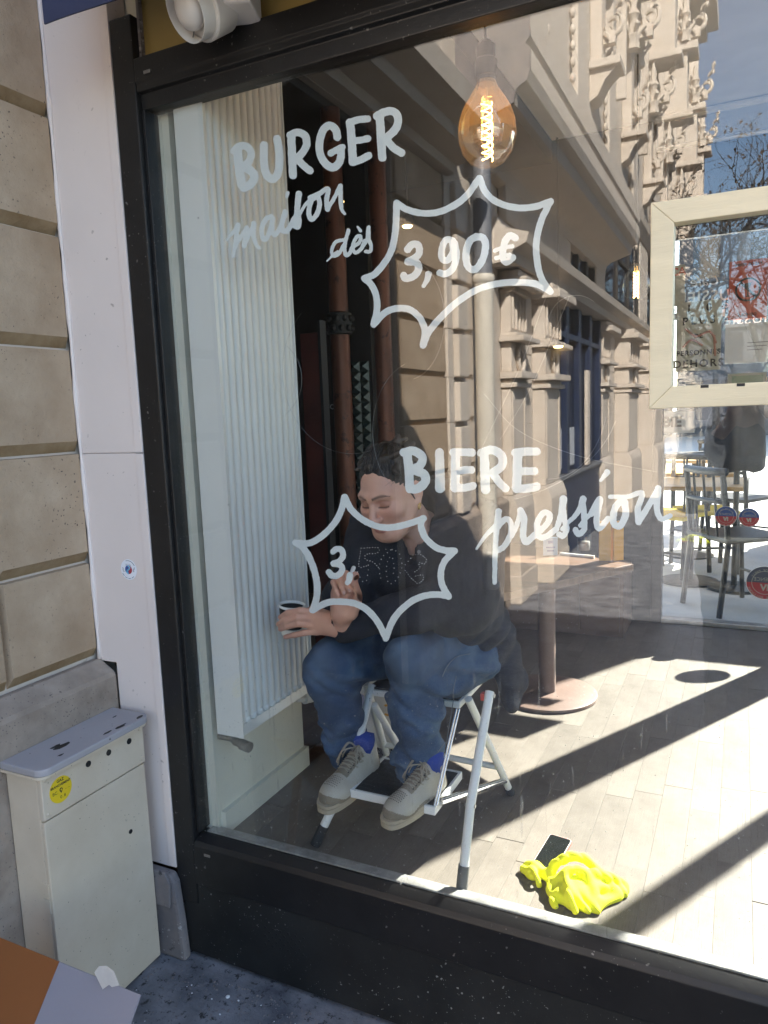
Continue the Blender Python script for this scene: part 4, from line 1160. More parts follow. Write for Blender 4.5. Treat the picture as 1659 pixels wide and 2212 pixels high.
# plinth stones below
for a_, c_ in ((0.031, 0.615), (2.24, 3.1), (3.103, 4.12)):
    b = MB(); b.prism([(XW - 0.02, 0.0), (XW + 0.064, 0.0), (XW + 0.062, 0.855), (XW + 0.056, 0.868), (XW + 0.003, 0.900), (XW - 0.02, 0.900)], 1, -c_, -a_)
    b.build('plinth_stone', M['stone_dirty'], sb, bevel=0.006)
# string course over the entrance bay
b = MB(); b.prism([(XW - 0.02, 3.065), (XW + 0.05, 3.08), (XW + 0.07, 3.12), (XW + 0.20, 3.15), (XW + 0.22, 3.20), (XW + 0.34, 3.24), (XW + 0.36, 3.34), (XW + 0.10, 3.42), (XW - 0.02, 3.44)], 1, -3.05, -0.7)
b.build('string_course', M['stone_plain'], sb)
for k, (a_, c_) in enumerate(((0.0, 1.0), (1.004, 1.5), (1.504, 2.0), (2.004, 2.5), (2.504, 3.0), (3.004, 3.5), (3.504, 4.2))):
    Wb(a_, c_, 3.445, 4.40, -0.02, 0.0).build('wall_slab', M['stone_plain'], sb, bevel=0.008)
# rain pipe: a thing of its own
rp = thing('downpipe', 'round downpipe, grey above and cream below, standing on the stone facade', 'downpipe', (XW + 0.13, -3.76, 0))
_pp = PX(1043, 560, XW + 0.085)
pc = (XW + 0.085, -float(_pp[1]))
b = MB(); b.tube([(pc[0], pc[1], 2.52), (pc[0], pc[1], 5.2)], 0.062, 20); b.build('upper_pipe', M['pipe_grey'], rp, smooth=True, sharp=40)
b = MB(); b.tube([(pc[0], pc[1], 0.30), (pc[0], pc[1], 2.46)], 0.067, 20); b.build('lower_pipe', M['pipe_cream'], rp, smooth=True, sharp=40)
for z_, m_ in ((2.49, 'pipe_cream'), (1.10, 'pipe_cream'), (0.55, 'pipe_cream'), (3.55, 'pipe_grey'), (0.33, 'pipe_cream')):
    b = MB(); b.lathe([(0.070, -0.03), (0.077, -0.02), (0.077, 0.02), (0.070, 0.03)], (pc[0], pc[1], z_), 20); b.build('collar', M[m_], rp, smooth=True, sharp=40)
# carved pilasters of the ground floor
def carved_ring():
    b = MB()
    t_ = np.linspace(0, 2 * math.pi, 28)
    b.tube([(0.015 * 1, 0.085 * math.cos(a), 0.16 * math.sin(a)) for a in t_], 0.022, 8)
    for a in np.linspace(0, 2 * math.pi, 20, endpoint=False):
        b.ball((0.012, 0.055 * math.cos(a), 0.118 * math.sin(a)), 0.011, 6, 4)
    return b.mesh('medallion', M['stone_plain'], smooth=True)
RING = carved_ring()
def dentil_mesh():
    b = MB()
    for k in range(7): b.box(0, 0.04, -0.2 + k * 0.058, -0.165 + k * 0.058, -0.025, 0.0)
    return b.mesh('dentils', M['stone_plain'])
DENT = dentil_mesh()
def pilaster(d0, d1, o, ztop=2.75, rings=True):
    w_ = d1 - d0
    Wb(d0 - 0.05, d1 + 0.05, 0.0, 0.24, -0.02, o + 0.08).build('pilaster_base', M['stone_plain'], sb, bevel=0.015)
    b = MB(); b.prism([(XW - .02, 0.24), (XW + o + 0.07, 0.24), (XW + o + 0.06, 0.78), (XW + o + 0.03, 0.86), (XW + o, 0.89), (XW - .02, 0.89)], 1, -(d1 + 0.03), -(d0 - 0.03)); b.build('pilaster_base', M['stone_plain'], sb, bevel=0.006)
    Wb(d0, d1, 0.892, 1.76, -0.02, o).build('pilaster_shaft', M['stone_plain'], sb, bevel=0.012)
    for s_ in (d0 + 0.02, d1 - 0.07):
        Wb(s_, s_ + 0.05, 0.95, 1.74, o, o + 0.012).build('fillet', M['stone_plain'], sb, bevel=0.004)
    for (z0, z1, e_) in ((1.762, 1.80, 0.05), (1.802, 1.83, 0.02), (1.832, 1.885, 0.10), (2.12, 2.16, 0.12), (2.162, 2.19, 0.06), (2.50, 2.53, 0.05), (2.532, 2.60, 0.15), (2.602, 2.66, 0.08)):
        Wb(d0 - e_ * 0.4, d1 + e_ * 0.4, z0, z1, -0.02, o + e_).build('moulding', M['stone_plain'], sb, bevel=0.007)
    Wb(d0 + 0.005, d1 - 0.005, 1.887, 2.118, -0.02, o + 0.006).build('pilaster_panel', M['stone_plain'], sb, bevel=0.008)
    Wb(d0 + 0.005, d1 - 0.005, 2.192, 2.498, -0.02, o + 0.004).build('pilaster_panel', M['stone_plain'], sb, bevel=0.008)
    for k in range(5):
        dd = d0 + 0.03 + (w_ - 0.06) * k / 4.0
        Wb(dd - 0.012, dd + 0.012, 2.22, 2.49, o + 0.004, o + 0.026).build('flute', M['stone_plain'], sb, bevel=0.008)
    if rings:
        q = link('medallion', RING, sb); q.location = (XW + o + 0.008, -(d0 + d1) / 2, 2.0); q.scale = (1.0, 1.0, 0.68)
    q = link('dentils', DENT, sb); q.location = (XW + o, -(d0 + d1) / 2, 2.53); q.scale = (1.6, w_ / 0.42, 1.4)
for p_ in ((4.22, 4.66, 0.06), (5.02, 5.60, 0.14), (8.42, 9.05, 0.06), (9.75, 10.9, 0.22), (11.6, 12.9, 0.40), (13.5, 14.3, 0.20), (17.0, 18.0, 0.3), (20.5, 21.6, 0.3), (23.4, 24.2, 0.3)):
    pilaster(*p_)
for z0, z1 in ((0.0, 0.42), (0.424, 0.893), (0.897, 1.45), (1.454, 2.05), (2.054, 2.75)):
    Wb(4.665, 5.015, z0, z1, -0.02, 0.03).build('wall_stone', M['stone_plain'], sb, bevel=0.006)
    Wb(9.06, 9.74, z0, z1, -0.02, 0.03).build('wall_stone', M['stone_plain'], sb, bevel=0.006)
    Wb(10.95, 11.55, z0, z1, -0.02, 0.10).build('wall_stone', M['stone_plain'], sb, bevel=0.006)
# frieze and lower entablature over the pilasters
for (a_, c_) in ((3.9, 8.3), (8.32, 13.2), (13.22, 18.2), (18.22, 24.2)):
    b = MB(); b.prism([(XW - .02, 2.665), (XW + 0.16, 2.68), (XW + 0.18, 2.75), (XW + 0.28, 2.79), (XW + 0.30, 2.86), (XW + 0.10, 2.92), (XW + 0.06, 3.0), (XW - .02, 3.02)], 1, -c_, -a_)
    b.build('entablature', M['stone_plain'], sb)
# upper windows under the main cornice (dark panes that mirror the sky) and their blue frames
for (a_, c_) in ((6.6, 8.1), (8.8, 12.4), (13.6, 17.0), (18.2, 22.6)):
    w_ = MB().box(XW - 0.021, XW - 0.004, -c_, -a_, 3.06, (3.27 if a_ < 8 else 4.36)).build('window', M['dark_glass'], sb)
    zt_ = 3.27 if a_ < 8 else 4.36
    for k in range(4):
        dd = a_ + (c_ - a_) * k / 3.0
        Wb(dd - 0.04, dd + 0.04, 3.06, zt_, -0.003, 0.03).build('frame', M['dark_timber'], w_, bevel=0.004)
    if a_ > 8: Wb(a_, c_, 3.70, 3.76, -0.003, 0.028).build('frame', M['dark_timber'], w_, bevel=0.004)
for (a_, c_) in ((4.2, 6.58), (8.12, 8.78), (12.42, 13.58), (17.02, 18.18), (22.62, 24.2)):
    Wb(a_, c_, 3.03, 4.40, -0.02, 0.05).build('wall_slab', M['stone_plain'], sb, bevel=0.01)
# ground floor shopfronts: blue joinery round dark glass
def shopfront(a_, c_, light_at=None):
    g = MB().box(XW - 0.021, XW - 0.006, -c_, -a_, 0.0, 2.66).build('shopfront', M['dark_glass'], sb)
    Wb(a_, c_, 0.0, 0.84, -0.005, 0.05).build('stall_board', M['blue_paint'], g, bevel=0.006)
    Wb(a_, c_, 0.842, 0.88, -0.005, 0.09).build('sill', M['pipe_grey'], g, bevel=0.006)
    n = 4
    for k in range(n + 1):
        dd = a_ + (c_ - a_) * k / n
        Wb(dd - 0.07, dd + 0.07, 0.882, 2.66, -0.005, 0.06).build('post', M['blue_paint'], g, bevel=0.008)
    Wb(a_, c_, 2.30, 2.36, -0.004, 0.055).build('transom', M['blue_paint'], g, bevel=0.005)
    return g
g = shopfront(5.72, 8.36)
Wb(7.25, 7.42, 0.90, 2.0, 0.062, 0.10).build('light_post', M['stone_plain'], g, bevel=0.01)
MB().box(XW + 0.001, XW + 0.004, -7.05, -6.05, 0.94, 1.36).build('notice', M['blind'], g)
shopfront(14.4, 16.9); shopfront(18.1, 20.4); shopfront(21.7, 23.3)
# main cornice
prof = [(XW - .02, 3.28), (XW + 0.06, 3.30), (XW + 0.08, 3.38), (XW + 0.13, 3.42), (XW + 0.38, 3.50), (XW + 0.40, 3.58), (XW + 0.465, 3.615), (XW + 0.49, 3.68), (XW + 0.49, 3.80), (XW + 0.46, 3.83), (XW + 0.49, 3.87), (XW + 0.49, 4.03), (XW + 0.10, 4.12), (XW - .02, 4.14)]
for (a_, c_) in ((3.27, 6.3), (6.302, 8.70)):
    b = MB(); b.prism(prof, 1, -c_, -a_); b.build('main_cornice', M['stone_plain'], sb)
b = MB(); b.prism(prof, 1, -3.268, -3.25); b.build('cornice_end_shade', M['stone_grey'], sb)  # darker stone slab so the sunlit end looks shaded
b = MB(); b.prism([(XW - .02, 4.40), (XW + 0.06, 4.42), (XW + 0.16, 4.56), (XW + 0.18, 4.66), (XW + 0.05, 4.72), (XW - .02, 4.73)], 1, -24.3, -8.72); b.build('main_cornice', M['stone_plain'], sb)
# upper storeys: pilasters with bead strips, consoles, canopies and finials
def finial():
    b = MB()
    b.lathe([(0.075, 0), (0.06, 0.10), (0.085, 0.14), (0.07, 0.17), (0.045, 0.32), (0.075, 0.36), (0.03, 0.44), (0.045, 0.50), (0.005, 0.66)], seg=6)
    for k in range(6):
        a = k * math.pi / 3
        b.tube([(0.06 * math.cos(a), 0.06 * math.sin(a), 0.16), (0.12 * math.cos(a), 0.12 * math.sin(a), 0.22), (0.10 * math.cos(a), 0.10 * math.sin(a), 0.27)], [0.025, 0.03, 0.005], 5)
    return b.mesh('finial', M['stone_plain'], smooth=True, sharp=50)
def scroll():
    b = MB()
    t_ = np.linspace(0, 4.6, 26)
    b.tube([(0.30 - 0.13 * math.cos(a) * (1 - a / 9), 0, 0.02 * a - 0.16 * math.sin(a) * (1 - a / 9)) for a in t_], [0.055 * (1 - a / 9) for a in t_], 7)
    b.box(0.0, 0.30, -0.07, 0.07, -0.25, -0.12)
    for k in range(7):          # leaves curling out of the bracket
        a = -0.6 + 0.32 * k
        q0 = np.array([0.10 + 0.05 * k, 0.05 * (-1) ** k, -0.10 + 0.075 * k])
        q1 = q0 + np.array([0.13 * math.cos(a), 0.05 * (-1) ** k, 0.13 * math.sin(a)]); q2 = q1 + np.array([0.02, 0.02 * (-1) ** k, -0.07])
        b.tube([q0, (q0 + q1) / 2 + np.array([0, 0, 0.03]), q1, q2], [0.020, 0.042, 0.030, 0.004], 5)
    return b.mesh('scroll_bracket', M['stone_plain'], smooth=True, sharp=50)
def beads():
    b = MB()
    for k in range(44): b.ball((0.012, 0, k * 0.16), (0.032, 0.04, 0.055), 6, 4)
    return b.mesh('bead_strip', M['stone_plain'], smooth=True)
FIN, SCR, BEAD = finial(), scroll(), beads()
def put(me, name, d, z, o, s=1.0):
    q = link(name, me, sb); q.location = (XW + o, -d, z); q.scale = (s, s, s); return q
for dd in (5.0, 6.9, 9.0, 11.4, 14.4, 17.8, 21.4):
    put(BEAD, 'bead_strip', dd, 4.25, 0.0, 1.0); put(BEAD, 'bead_strip', dd + 0.75, 4.25, 0.0, 1.0)
    Wb(dd + 0.1, dd + 0.65, 4.16 if dd < 8.7 else 4.75, 12.3, -0.02, 0.05).build('upper_pilaster', M['stone_plain'], sb, bevel=0.02)
for i, dd in enumerate((8.0, 10.6, 13.3, 16.4, 20.0, 23.6)):
    # niche canopy: console, shaft, gable, side finials
    Wb(dd - 0.02, dd + 0.42, 5.55, 5.64, -0.02, 0.34).build('console_slab', M['stone_plain'], sb, bevel=0.01)
    b = MB(); b.prism([(XW - .02, 5.20), (XW + 0.08, 5.26), (XW + 0.16, 5.42), (XW + 0.30, 5.548), (XW - .02, 5.548)], 1, -(dd + 0.36), -(dd + 0.04)); b.build('console', M['stone_plain'], sb)
    put(SCR, 'scroll_bracket', dd + 0.2, 6.05, 0.02, 0.8)
    Wb(dd + 0.06, dd + 0.34, 5.64, 7.6, -0.02, 0.12).build('canopy_shaft', M['stone_plain'], sb, bevel=0.02)
    Wb(dd - 0.12, dd + 0.52, 7.60, 7.72, -0.02, 0.62).build('canopy_slab', M['stone_plain'], sb, bevel=0.02)
    Wb(dd - 0.06, dd + 0.46, 7.722, 8.9, -0.02, 0.50).build('canopy_block', M['stone_plain'], sb, bevel=0.02)
    Wb(dd - 0.16, dd + 0.56, 8.902, 9.06, -0.02, 0.70).build('canopy_slab', M['stone_plain'], sb, bevel=0.02)
    put(SCR, 'scroll_bracket', dd + 0.2, 7.2, 0.10, 1.0)
    put(SCR, 'scroll_bracket', dd + 0.2, 9.5, 0.40, 1.1)
    for s_ in (-0.12, 0.52):
        put(FIN, 'finial', dd + s_, 6.7, 0.16, 1.3)
        put(FIN, 'finial', dd + s_, 9.06, 0.45, 1.5)
    b = MB(); b.add([(XW + 0.5, -(dd - 0.1), 9.07), (XW + 0.5, -(dd + 0.5), 9.07), (XW + 0.5, -(dd + 0.2), 10.2), (XW, -(dd - 0.1), 9.07), (XW, -(dd + 0.5), 9.07), (XW, -(dd + 0.2), 10.2)], [(0, 2, 1), (3, 4, 5), (0, 1, 4, 3), (1, 2, 5, 4), (2, 0, 3, 5)])
    b.build('gable', M['stone_plain'], sb)
    w_ = MB().box(XW - 0.021, XW - 0.005, -(dd + 1.75), -(dd + 0.75), 5.9, 9.4).build('window', M['dark_glass'], sb)
    Wb(dd + 0.66, dd + 0.745, 5.8, 9.5, -0.02, 0.16).build('window_jamb', M['stone_plain'], w_, bevel=0.01)
    Wb(dd + 1.755, dd + 1.84, 5.8, 9.5, -0.02, 0.16).build('window_jamb', M['stone_plain'], w_, bevel=0.01)
    Wb(dd + 0.6, dd + 1.9, 9.51, 9.75, -0.02, 0.30).build('window_hood', M['stone_plain'], w_, bevel=0.02)
Wb(0, 24.4, 12.3, 12.6, -0.02, 0.5).build('top_cornice', M['stone_plain'], sb, bevel=0.03)
Wb(0, 24.5, 12.602, 13.0, -0.02, 0.8).build('top_cornice', M['stone_plain'], sb, bevel=0.03)

# --- far buildings closing the mirrored street and the terrace side
def far_house(x0, x1, y0, y1, h, label, m_, face, nfl=4, nw=5):
    t = thing('far_building', label, 'building', ((x0 + x1) / 2, (y0 + y1) / 2, 0))
    MB().box(x0, x1, y0, y1, -0.1, h).build('wall', m_, t)
    MB().box(x0 - 0.2, x1 + 0.2, y0 - 0.2, y1 + 0.2, h, h + 0.3).build('roof', M['pipe_grey'], t)
    for i in range(nfl):
        for j in range(nw):
            cx = x0 + (x1 - x0) * (j + 0.5) / nw; z0 = 0.9 + i * (h / nfl); z1 = z0 + h / nfl * 0.58
            yy = y0 if face < 0 else y1
            w_ = MB().box(cx - 0.45, cx + 0.45, min(yy, yy + face * 0.02), max(yy, yy + face * 0.02), z0, z1).build('window', M['dark_glass'], t)
            MB().box(cx - 0.55, cx + 0.55, min(yy, yy + face * 0.12), max(yy, yy + face * 0.12), z0 - 0.12, z0 - 0.01).build('sill', m_, w_)
    return t
far_house(-16, -2.5, 24, 30, 8, 'dark house across the street behind the terrace', M['dark_facade'], -1)
far_house(-2.2, 7, 28, 36, 10, 'grey house straight beyond the terrace tables', M['dark_facade'], -1)
far_house(-14, 1.0, -52, -44, 5.5, 'low dark house closing the mirrored street', M['dark_facade'], 1, nfl=2)
far_house(3, 16, -60, -50, 7, 'grey house at the far right end of the mirrored street', M['dark_facade'], 1, nfl=2)

# --- unseen stone block, added to keep sun off the left part of the floor
kp_ = thing('sun_block_pier', 'added stone block out of view that shades the left of the floor', 'sun blocker', (0.9, 5.6, 0.3))
MB().box(0.33, 1.46, 5.5, 5.9, 0.30, 5.6).build('shaft', M['stone_plain'], kp_, bevel=0.02)
MB().box(0.30, 1.49, 5.47, 5.93, 0.30, 0.7).build('base', M['stone_dirty'], kp_, bevel=0.02)
# unseen screen, added to shade the floor next to the window
wbk = thing('sun_block_screen', 'added panelled screen out of view that shades the floor by the window', 'windbreak', (1.3, 4.0, 0.3))
for k in range(4):
    MB().box(0.50 + 0.46 * k, 0.955 + 0.46 * k, 3.98, 4.02, 0.36, 2.10).build('panel', M['blue_paint'], wbk, bevel=0.004)
MB().box(0.48, 2.36, 3.90, 4.10, 0.30, 0.355).build('foot_rail', M['steel'], wbk, bevel=0.004)

# --- bare trees mirrored at right
def branchy(name, base, h, seed, label, group):
    r_ = np.random.default_rng(seed)
    t = thing(name, label, 'tree', base, group)
    tb = MB(); lv = MB(); tw = MB()
    def grow(p, d, L, r, n):
        pts = [p]; q = p.copy(); dd = d.copy()
        for k in range(4):
            dd = dd + r_.normal(0, 0.16, 3) + np.array([0, 0, 0.03]); dd /= np.linalg.norm(dd)
            q = q + dd * L / 4; pts.append(q.copy())
        (tb if n > 1 else tw).tube(pts, [r * (1 - 0.16 * k) for k in range(5)], 7 if n > 2 else 4, caps=False)
        if n == 0:
            for k in range(3):
                c = pts[int(r_.integers(1, 5))] + r_.normal(0, 0.04, 3); a = r_.normal(0, 1, 3); a /= np.linalg.norm(a); b_ = np.cross(a, [0.3, 0.5, 0.8]); b_ /= np.linalg.norm(b_)
                s_ = r_.uniform(0.025, 0.06)
                lv.add([c - a * s_, c + b_ * s_ * 0.6, c + a * s_, c - b_ * s_ * 0.6], [(0, 1, 2, 3)])
            return
        m_ = 4 if n > 2 else 3
        for k in range(m_):
            a = r_.normal(0, 1, 3); a -= a @ dd * dd; a /= np.linalg.norm(a)
            nd = dd * r_.uniform(0.55, 0.95) + a * r_.uniform(0.5, 0.95); nd /= np.linalg.norm(nd)
            grow(pts[int(r_.integers(2, 5))], nd, L * r_.uniform(0.55, 0.8), r * 0.5, n - 1)
    grow(np.array(base, float), np.array([0.0, 0, 1.0]), h * 0.42, h * 0.018, 5)
    tb.build('trunk', M['bark'], t, smooth=True)
    tw.build('twigs', M['bark'], t, kind='stuff')
    lv.build('dry_leaves', M['leaf'], t, kind='stuff')
branchy('bare_tree', (0.55, -15.0, 0), 7.4, 5, 'bare tree with thin dark twigs mirrored below the sky', 'bare street trees')
branchy('bare_tree', (0.1, -18.5, 0), 7.0, 14, 'bare tree standing between the two others mirrored at the right', 'bare street trees')
branchy('bare_tree', (-0.55, -23.0, 0), 8.0, 9, 'farther bare tree with a few dry leaves beside the end of the stone facade', 'bare street trees')

# ================================================================== INSIDE THE SHOP
# --- tall ribbed radiator on the left wall
ra = thing('radiator', 'tall white ribbed radiator on the pale wall left of the seated person', 'radiator', (-1.30, 0.2, 0.71))
RX0, RX1, RY0, RY1, RZ0, RZ1 = -1.345, -1.250, 0.020, 0.402, 0.705, 2.75
MB().box(RX0, RX1 - 0.012, RY0 + 0.004, RY1 - 0.004, RZ0 + 0.01, RZ1).build('core', M['radiator'], ra, bevel=0.004)
MB().box(RX0 + 0.004, RX1 + 0.002, RY0, RY0 + 0.0035, RZ0 - 0.004, RZ1).build('side_panel', M['radiator'], ra, bevel=0.001)
MB().box(RX0 + 0.004, RX1 + 0.002, RY1 - 0.0035, RY1, RZ0 - 0.004, RZ1).build('side_panel', M['radiator'], ra, bevel=0.001)
# ribbed front sheet: rounded ribs between flat grooves
nr = 11
ys_ = []; 
b = MB(); prof = []
y_ = RY0 + 0.004
prof.append((y_, RX1 - 0.004)); prof.append((y_ + 0.016, RX1 - 0.004))
pitch = (RY1 - RY0 - 0.040) / nr
for k in range(nr):
    o_ = RY0 + 0.020 + k * pitch
    for u, h_ in ((0.06, 0.0), (0.16, 0.006), (0.30, 0.0085), (0.50, 0.009), (0.70, 0.0085), (0.84, 0.006), (0.94, 0.0)):
        prof.append((o_ + u * pitch, RX1 - 0.010 + h_))
prof.append((RY1 - 0.018, RX1 - 0.004)); prof.append((RY1 - 0.004, RX1 - 0.004))
vs = [(p[1], p[0], RZ0 + 0.035) for p in prof] + [(p[1], p[0], RZ1) for p in prof]
n = len(prof)
b.add(vs, [(i, i + 1, n + i + 1, n + i) for i in range(n - 1)])
b.build('ribbed_front', M['radiator'], ra, smooth=True, sharp=50)
MB().box(RX1 - 0.014, RX1 - 0.002, RY0 + 0.0036, RY1 - 0.0036, RZ0, RZ0 + 0.034).build('bottom_edge', M['radiator'], ra, bevel=0.002)
for k in range(nr):
    o_ = RY0 + 0.020 + (k + 0.5) * pitch
    b = MB(); b.ball((RX1 - 0.0035, o_, RZ0 + 0.040), (0.007, 0.010, 0.011), 8, 5); b.build('rib_end', M['radiator'], ra, smooth=True)
b = MB(); b.tube([(-1.315, 0.055, RZ0 + 0.0), (-1.315, 0.055, RZ0 - 0.028), (-1.30, 0.05, RZ0 - 0.034), (-1.27, 0.045, RZ0 - 0.036)], 0.012, 12); b.tube([(-1.275, 0.045, RZ0 - 0.036), (-1.245, 0.04, RZ0 - 0.038)], 0.016, 10); b.tube([(-1.315, 0.055, RZ0 - 0.03), (-1.365, 0.055, RZ0 - 0.03)], 0.009, 10)
b.build('valve', M['steel'], ra, smooth=True, sharp=40)
b = MB(); b.tube([(-1.29, 0.365, RZ0 + 0.0), (-1.29, 0.37, RZ0 - 0.025), (-1.28, 0.40, RZ0 - 0.03)], 0.011, 10); b.tube([(-1.283, 0.395, RZ0 - 0.03), (-1.265, 0.455, RZ0 - 0.035)], [0.02, 0.022], 14); b.build('thermostat_valve', M['lamp_white'], ra, smooth=True, sharp=40)

# --- dark back of the shop: solid copper-red columns standing in for reflected ones, tiled column, panel
for i, (px, y_, r_, lab) in enumerate(((733, 1.45, 0.044, 'left copper red column with a dark studded collar, stand-in for a reflection'), (826, 1.60, 0.041, 'right copper red column by the green tiled pillar, stand-in for a reflection'))):
    c = PY(px, 700, y_)
    t = thing('reflection_column', lab, 'column', (c[0], y_, FZ), 'copper red columns standing in for reflections')
    b = MB(); b.tube([(c[0], y_, FZ), (c[0], y_, 3.05)], r_, 20); b.build('shaft', M['copper'], t, smooth=True, sharp=50)
    b = MB(); b.lathe([(r_ + 0.018, 0), (r_ + 0.022, 0.012), (r_ + 0.004, 0.02)], (c[0], y_, FZ), 20); b.build('foot', M['copper'], t, smooth=True, sharp=40)
    if i == 0:
        b = MB(); b.lathe([(r_ + 0.004, -0.05), (r_ + 0.014, -0.045), (r_ + 0.014, 0.045), (r_ + 0.004, 0.05)], (c[0], y_, PY(px, 700, y_)[2]), 20)
        for k in range(10):
            for j in range(2):
                a = 2 * math.pi * (k + 0.5 * j) / 10
                b.ball((c[0] + (r_ + 0.014) * math.cos(a), y_ + (r_ + 0.014) * math.sin(a), c[2] + (-0.022 if j else 0.022)), 0.016, 6, 5)
        b.build('collar', M['dark'], t, smooth=True, sharp=40)
c0, c1 = PY(757, 900, 2.0), PY(795, 900, 2.0)
tc_ = thing('tiled_pillar', 'dark green pillar covered with pointed tiles between the copper columns', 'pillar', (c0[0], 2.0, FZ))
MB().box(c0[0], c1[0] + 0.02, 2.03, 2.25, FZ, 3.05).build('core', M['dark_wall'], tc_)
b = MB(); tw_ = 0.055; b.add([(-tw_ / 2, 0, -tw_ / 2), (tw_ / 2, 0, -tw_ / 2), (tw_ / 2, 0, tw_ / 2), (-tw_ / 2, 0, tw_ / 2), (0, -0.022, 0)], [(0, 1, 4), (1, 2, 4), (2, 3, 4), (3, 0, 4)])
TILE = b.mesh('tile', M['tile_green'])
nx_ = max(2, int(round((c1[0] + 0.02 - c0[0]) / tw_)))
for j in range(16):
    for k in range(nx_):
        link('tile', TILE, tc_).location = (c0[0] + (k + 0.5) * tw_, 2.028, 1.00 + (j + 0.5) * tw_)
    # rows above and below are hidden by the lettering and the person
b = MB()
c2 = PY(655, 620, 1.2)
dp = thing('red_panel', 'dark red upright panel beside the far edge of the radiator', 'panel', (c2[0], 1.2, FZ))
MB().box(c2[0] - 0.03, c2[0] + 0.06, 1.2, 1.24, FZ, 1.95).build('board', M['dark_red'], dp, bevel=0.004)
MB().box(c2[0] + 0.062, c2[0] + 0.075, 1.195, 1.245, FZ, 2.0).build('edge_strip', M['bistro_black'], dp)
# solid sign with reversed letters, standing in for a reflected bakery sign
c3 = PY(702, 880, 2.6)
sg = thing('reflection_sign', 'small dim sign with reversed pale letters, stand-in for a reflected sign', 'sign', tuple(c3))
MB().box(c3[0] - 0.11, c3[0] + 0.13, 2.60, 2.62, c3[2] - 0.03, c3[2] + 0.03).build('sign_board', M['dark'], sg)
put_text(sg, 'BOULAN', 0.045, (c3[0] + 0.01, 2.597, c3[2]), (-1, 0, 0), EZ, M['blind'])

# roller blind above the far window
rb = thing('roller_blind', 'pale roller blind pulled down over the top of the terrace window', 'blind', (0.9, 2.66, 3.0))
MB().box(-0.43, 2.55, 2.655, 2.659, 2.885, 3.03).build('fabric', M['blind'], rb)
b = MB(); b.tube([(-0.43, 2.657, 2.882), (2.55, 2.657, 2.882)], 0.010, 10); b.build('bottom_bar', M['lamp_white'], rb, smooth=True, sharp=40)
b = MB(); b.tube([(-0.44, 2.657, 3.028), (2.56, 2.657, 3.028)], 0.018, 12); b.build('roller', M['lamp_white'], rb, smooth=True, sharp=40)

# --- pendant bulbs
def pendant(c, s_, label, y0, up_m='bulb_upper', lo_m='bulb_lower'):
    t = thing('pendant_bulb', label, 'pendant lamp', tuple(c), 'pendant bulbs with spiral filaments')
    b = MB(); b.lathe([(0.002 * s_, -0.122 * s_), (0.030 * s_, -0.118 * s_), (0.056 * s_, -0.104 * s_), (0.080 * s_, -0.075 * s_), (0.092 * s_, -0.038 * s_), (0.0935 * s_, -0.018 * s_)], tuple(c), 40, close=False)
    b.build('bulb_tip', M[lo_m], t, smooth=True)
    b = MB(); b.lathe([(0.0935 * s_, -0.018 * s_), (0.090 * s_, 0.02 * s_), (0.078 * s_, 0.055 * s_), (0.060 * s_, 0.085 * s_), (0.038 * s_, 0.118 * s_), (0.027 * s_, 0.145 * s_)], tuple(c), 40, close=False)
    b.build('bulb_glass', M[up_m], t, smooth=True)
    b = MB(); b.lathe([(0.028 * s_, 0.13 * s_), (0.030 * s_, 0.15 * s_), (0.034 * s_, 0.152 * s_), (0.036 * s_, 0.20 * s_), (0.031 * s_, 0.205 * s_), (0.031 * s_, 0.245 * s_), (0.012 * s_, 0.262 * s_)], tuple(c), 24); b.build('socket', M['dark'], t, smooth=True, sharp=40)
    b = MB(); b.tube([np.array(c) + [0, 0, 0.255 * s_], (c[0], c[1], 3.049)], 0.0035, 8); b.build('cable', M['dark'], t)
    fi = MB()
    for ph in (0, math.pi):
        fi.tube([np.array(c) + [0.017 * s_ * math.cos(a * 1.0 + ph), 0.017 * s_ * math.sin(a + ph), s_ * (0.075 - 0.0135 * a / 2)] for a in np.linspace(0, 26, 110)], 0.0016 * s_, 5)
    fi.build('filament', M['filament'], t, smooth=True)
    b = MB(); b.tube([np.array(c) + [0, 0, 0.13 * s_], np.array(c) + [0, 0, 0.075 * s_]], 0.004 * s_, 8); b.tube([np.array(c) + [-0.02 * s_, 0, 0.08 * s_], np.array(c) + [0.02 * s_, 0, 0.08 * s_]], 0.0015 * s_, 6); b.build('filament_post', M['chrome'], t)
cb1 = PY(1052, 276, 0.5)
pendant(cb1, 0.86, 'large round amber bulb with glowing spiral filament hanging near the top of the pane', 0.5)
cb2 = PY(1374, 612, 1.9)
pendant(cb2, 0.62, 'smaller clear bulb with orange filament hanging left of the cream hatch', 1.9, 'jar_glass', 'jar_glass')

# --- table with round foot, things on it
A_ = PZ(1369, 1218, 1.0)
e1 = np.array([-0.50, -0.866, 0]); e2 = np.array([-0.866, 0.50, 0])
tb_ = thing('pedestal_table', 'brown wooden table on a single post with round brown foot plate', 'table', (-0.70, 1.44, FZ))
TA, TB_, TC, TD = A_, A_ + e1 * 0.70, A_ + e1 * 0.70 + e2 * 0.70, A_ + e2 * 0.70
b = MB()
def quad_prism(pts, z0, z1):
    return MB().prism([(p[0], p[1]) for p in pts], 2, z0, z1)
quad_prism([TA, TB_, TC, TD][::-1], 0.972, 1.0).build('table_top', M['wood_top'], tb_, bevel=0.004)
tcx = (TA + TC) / 2
pcx = np.array([-0.728, 1.452])
b = MB(); b.lathe([(0.036, 0), (0.036, 0.58)], (pcx[0], pcx[1], FZ + 0.012), 24); b.build('post', M['table_brown'], tb_, smooth=True, sharp=40)
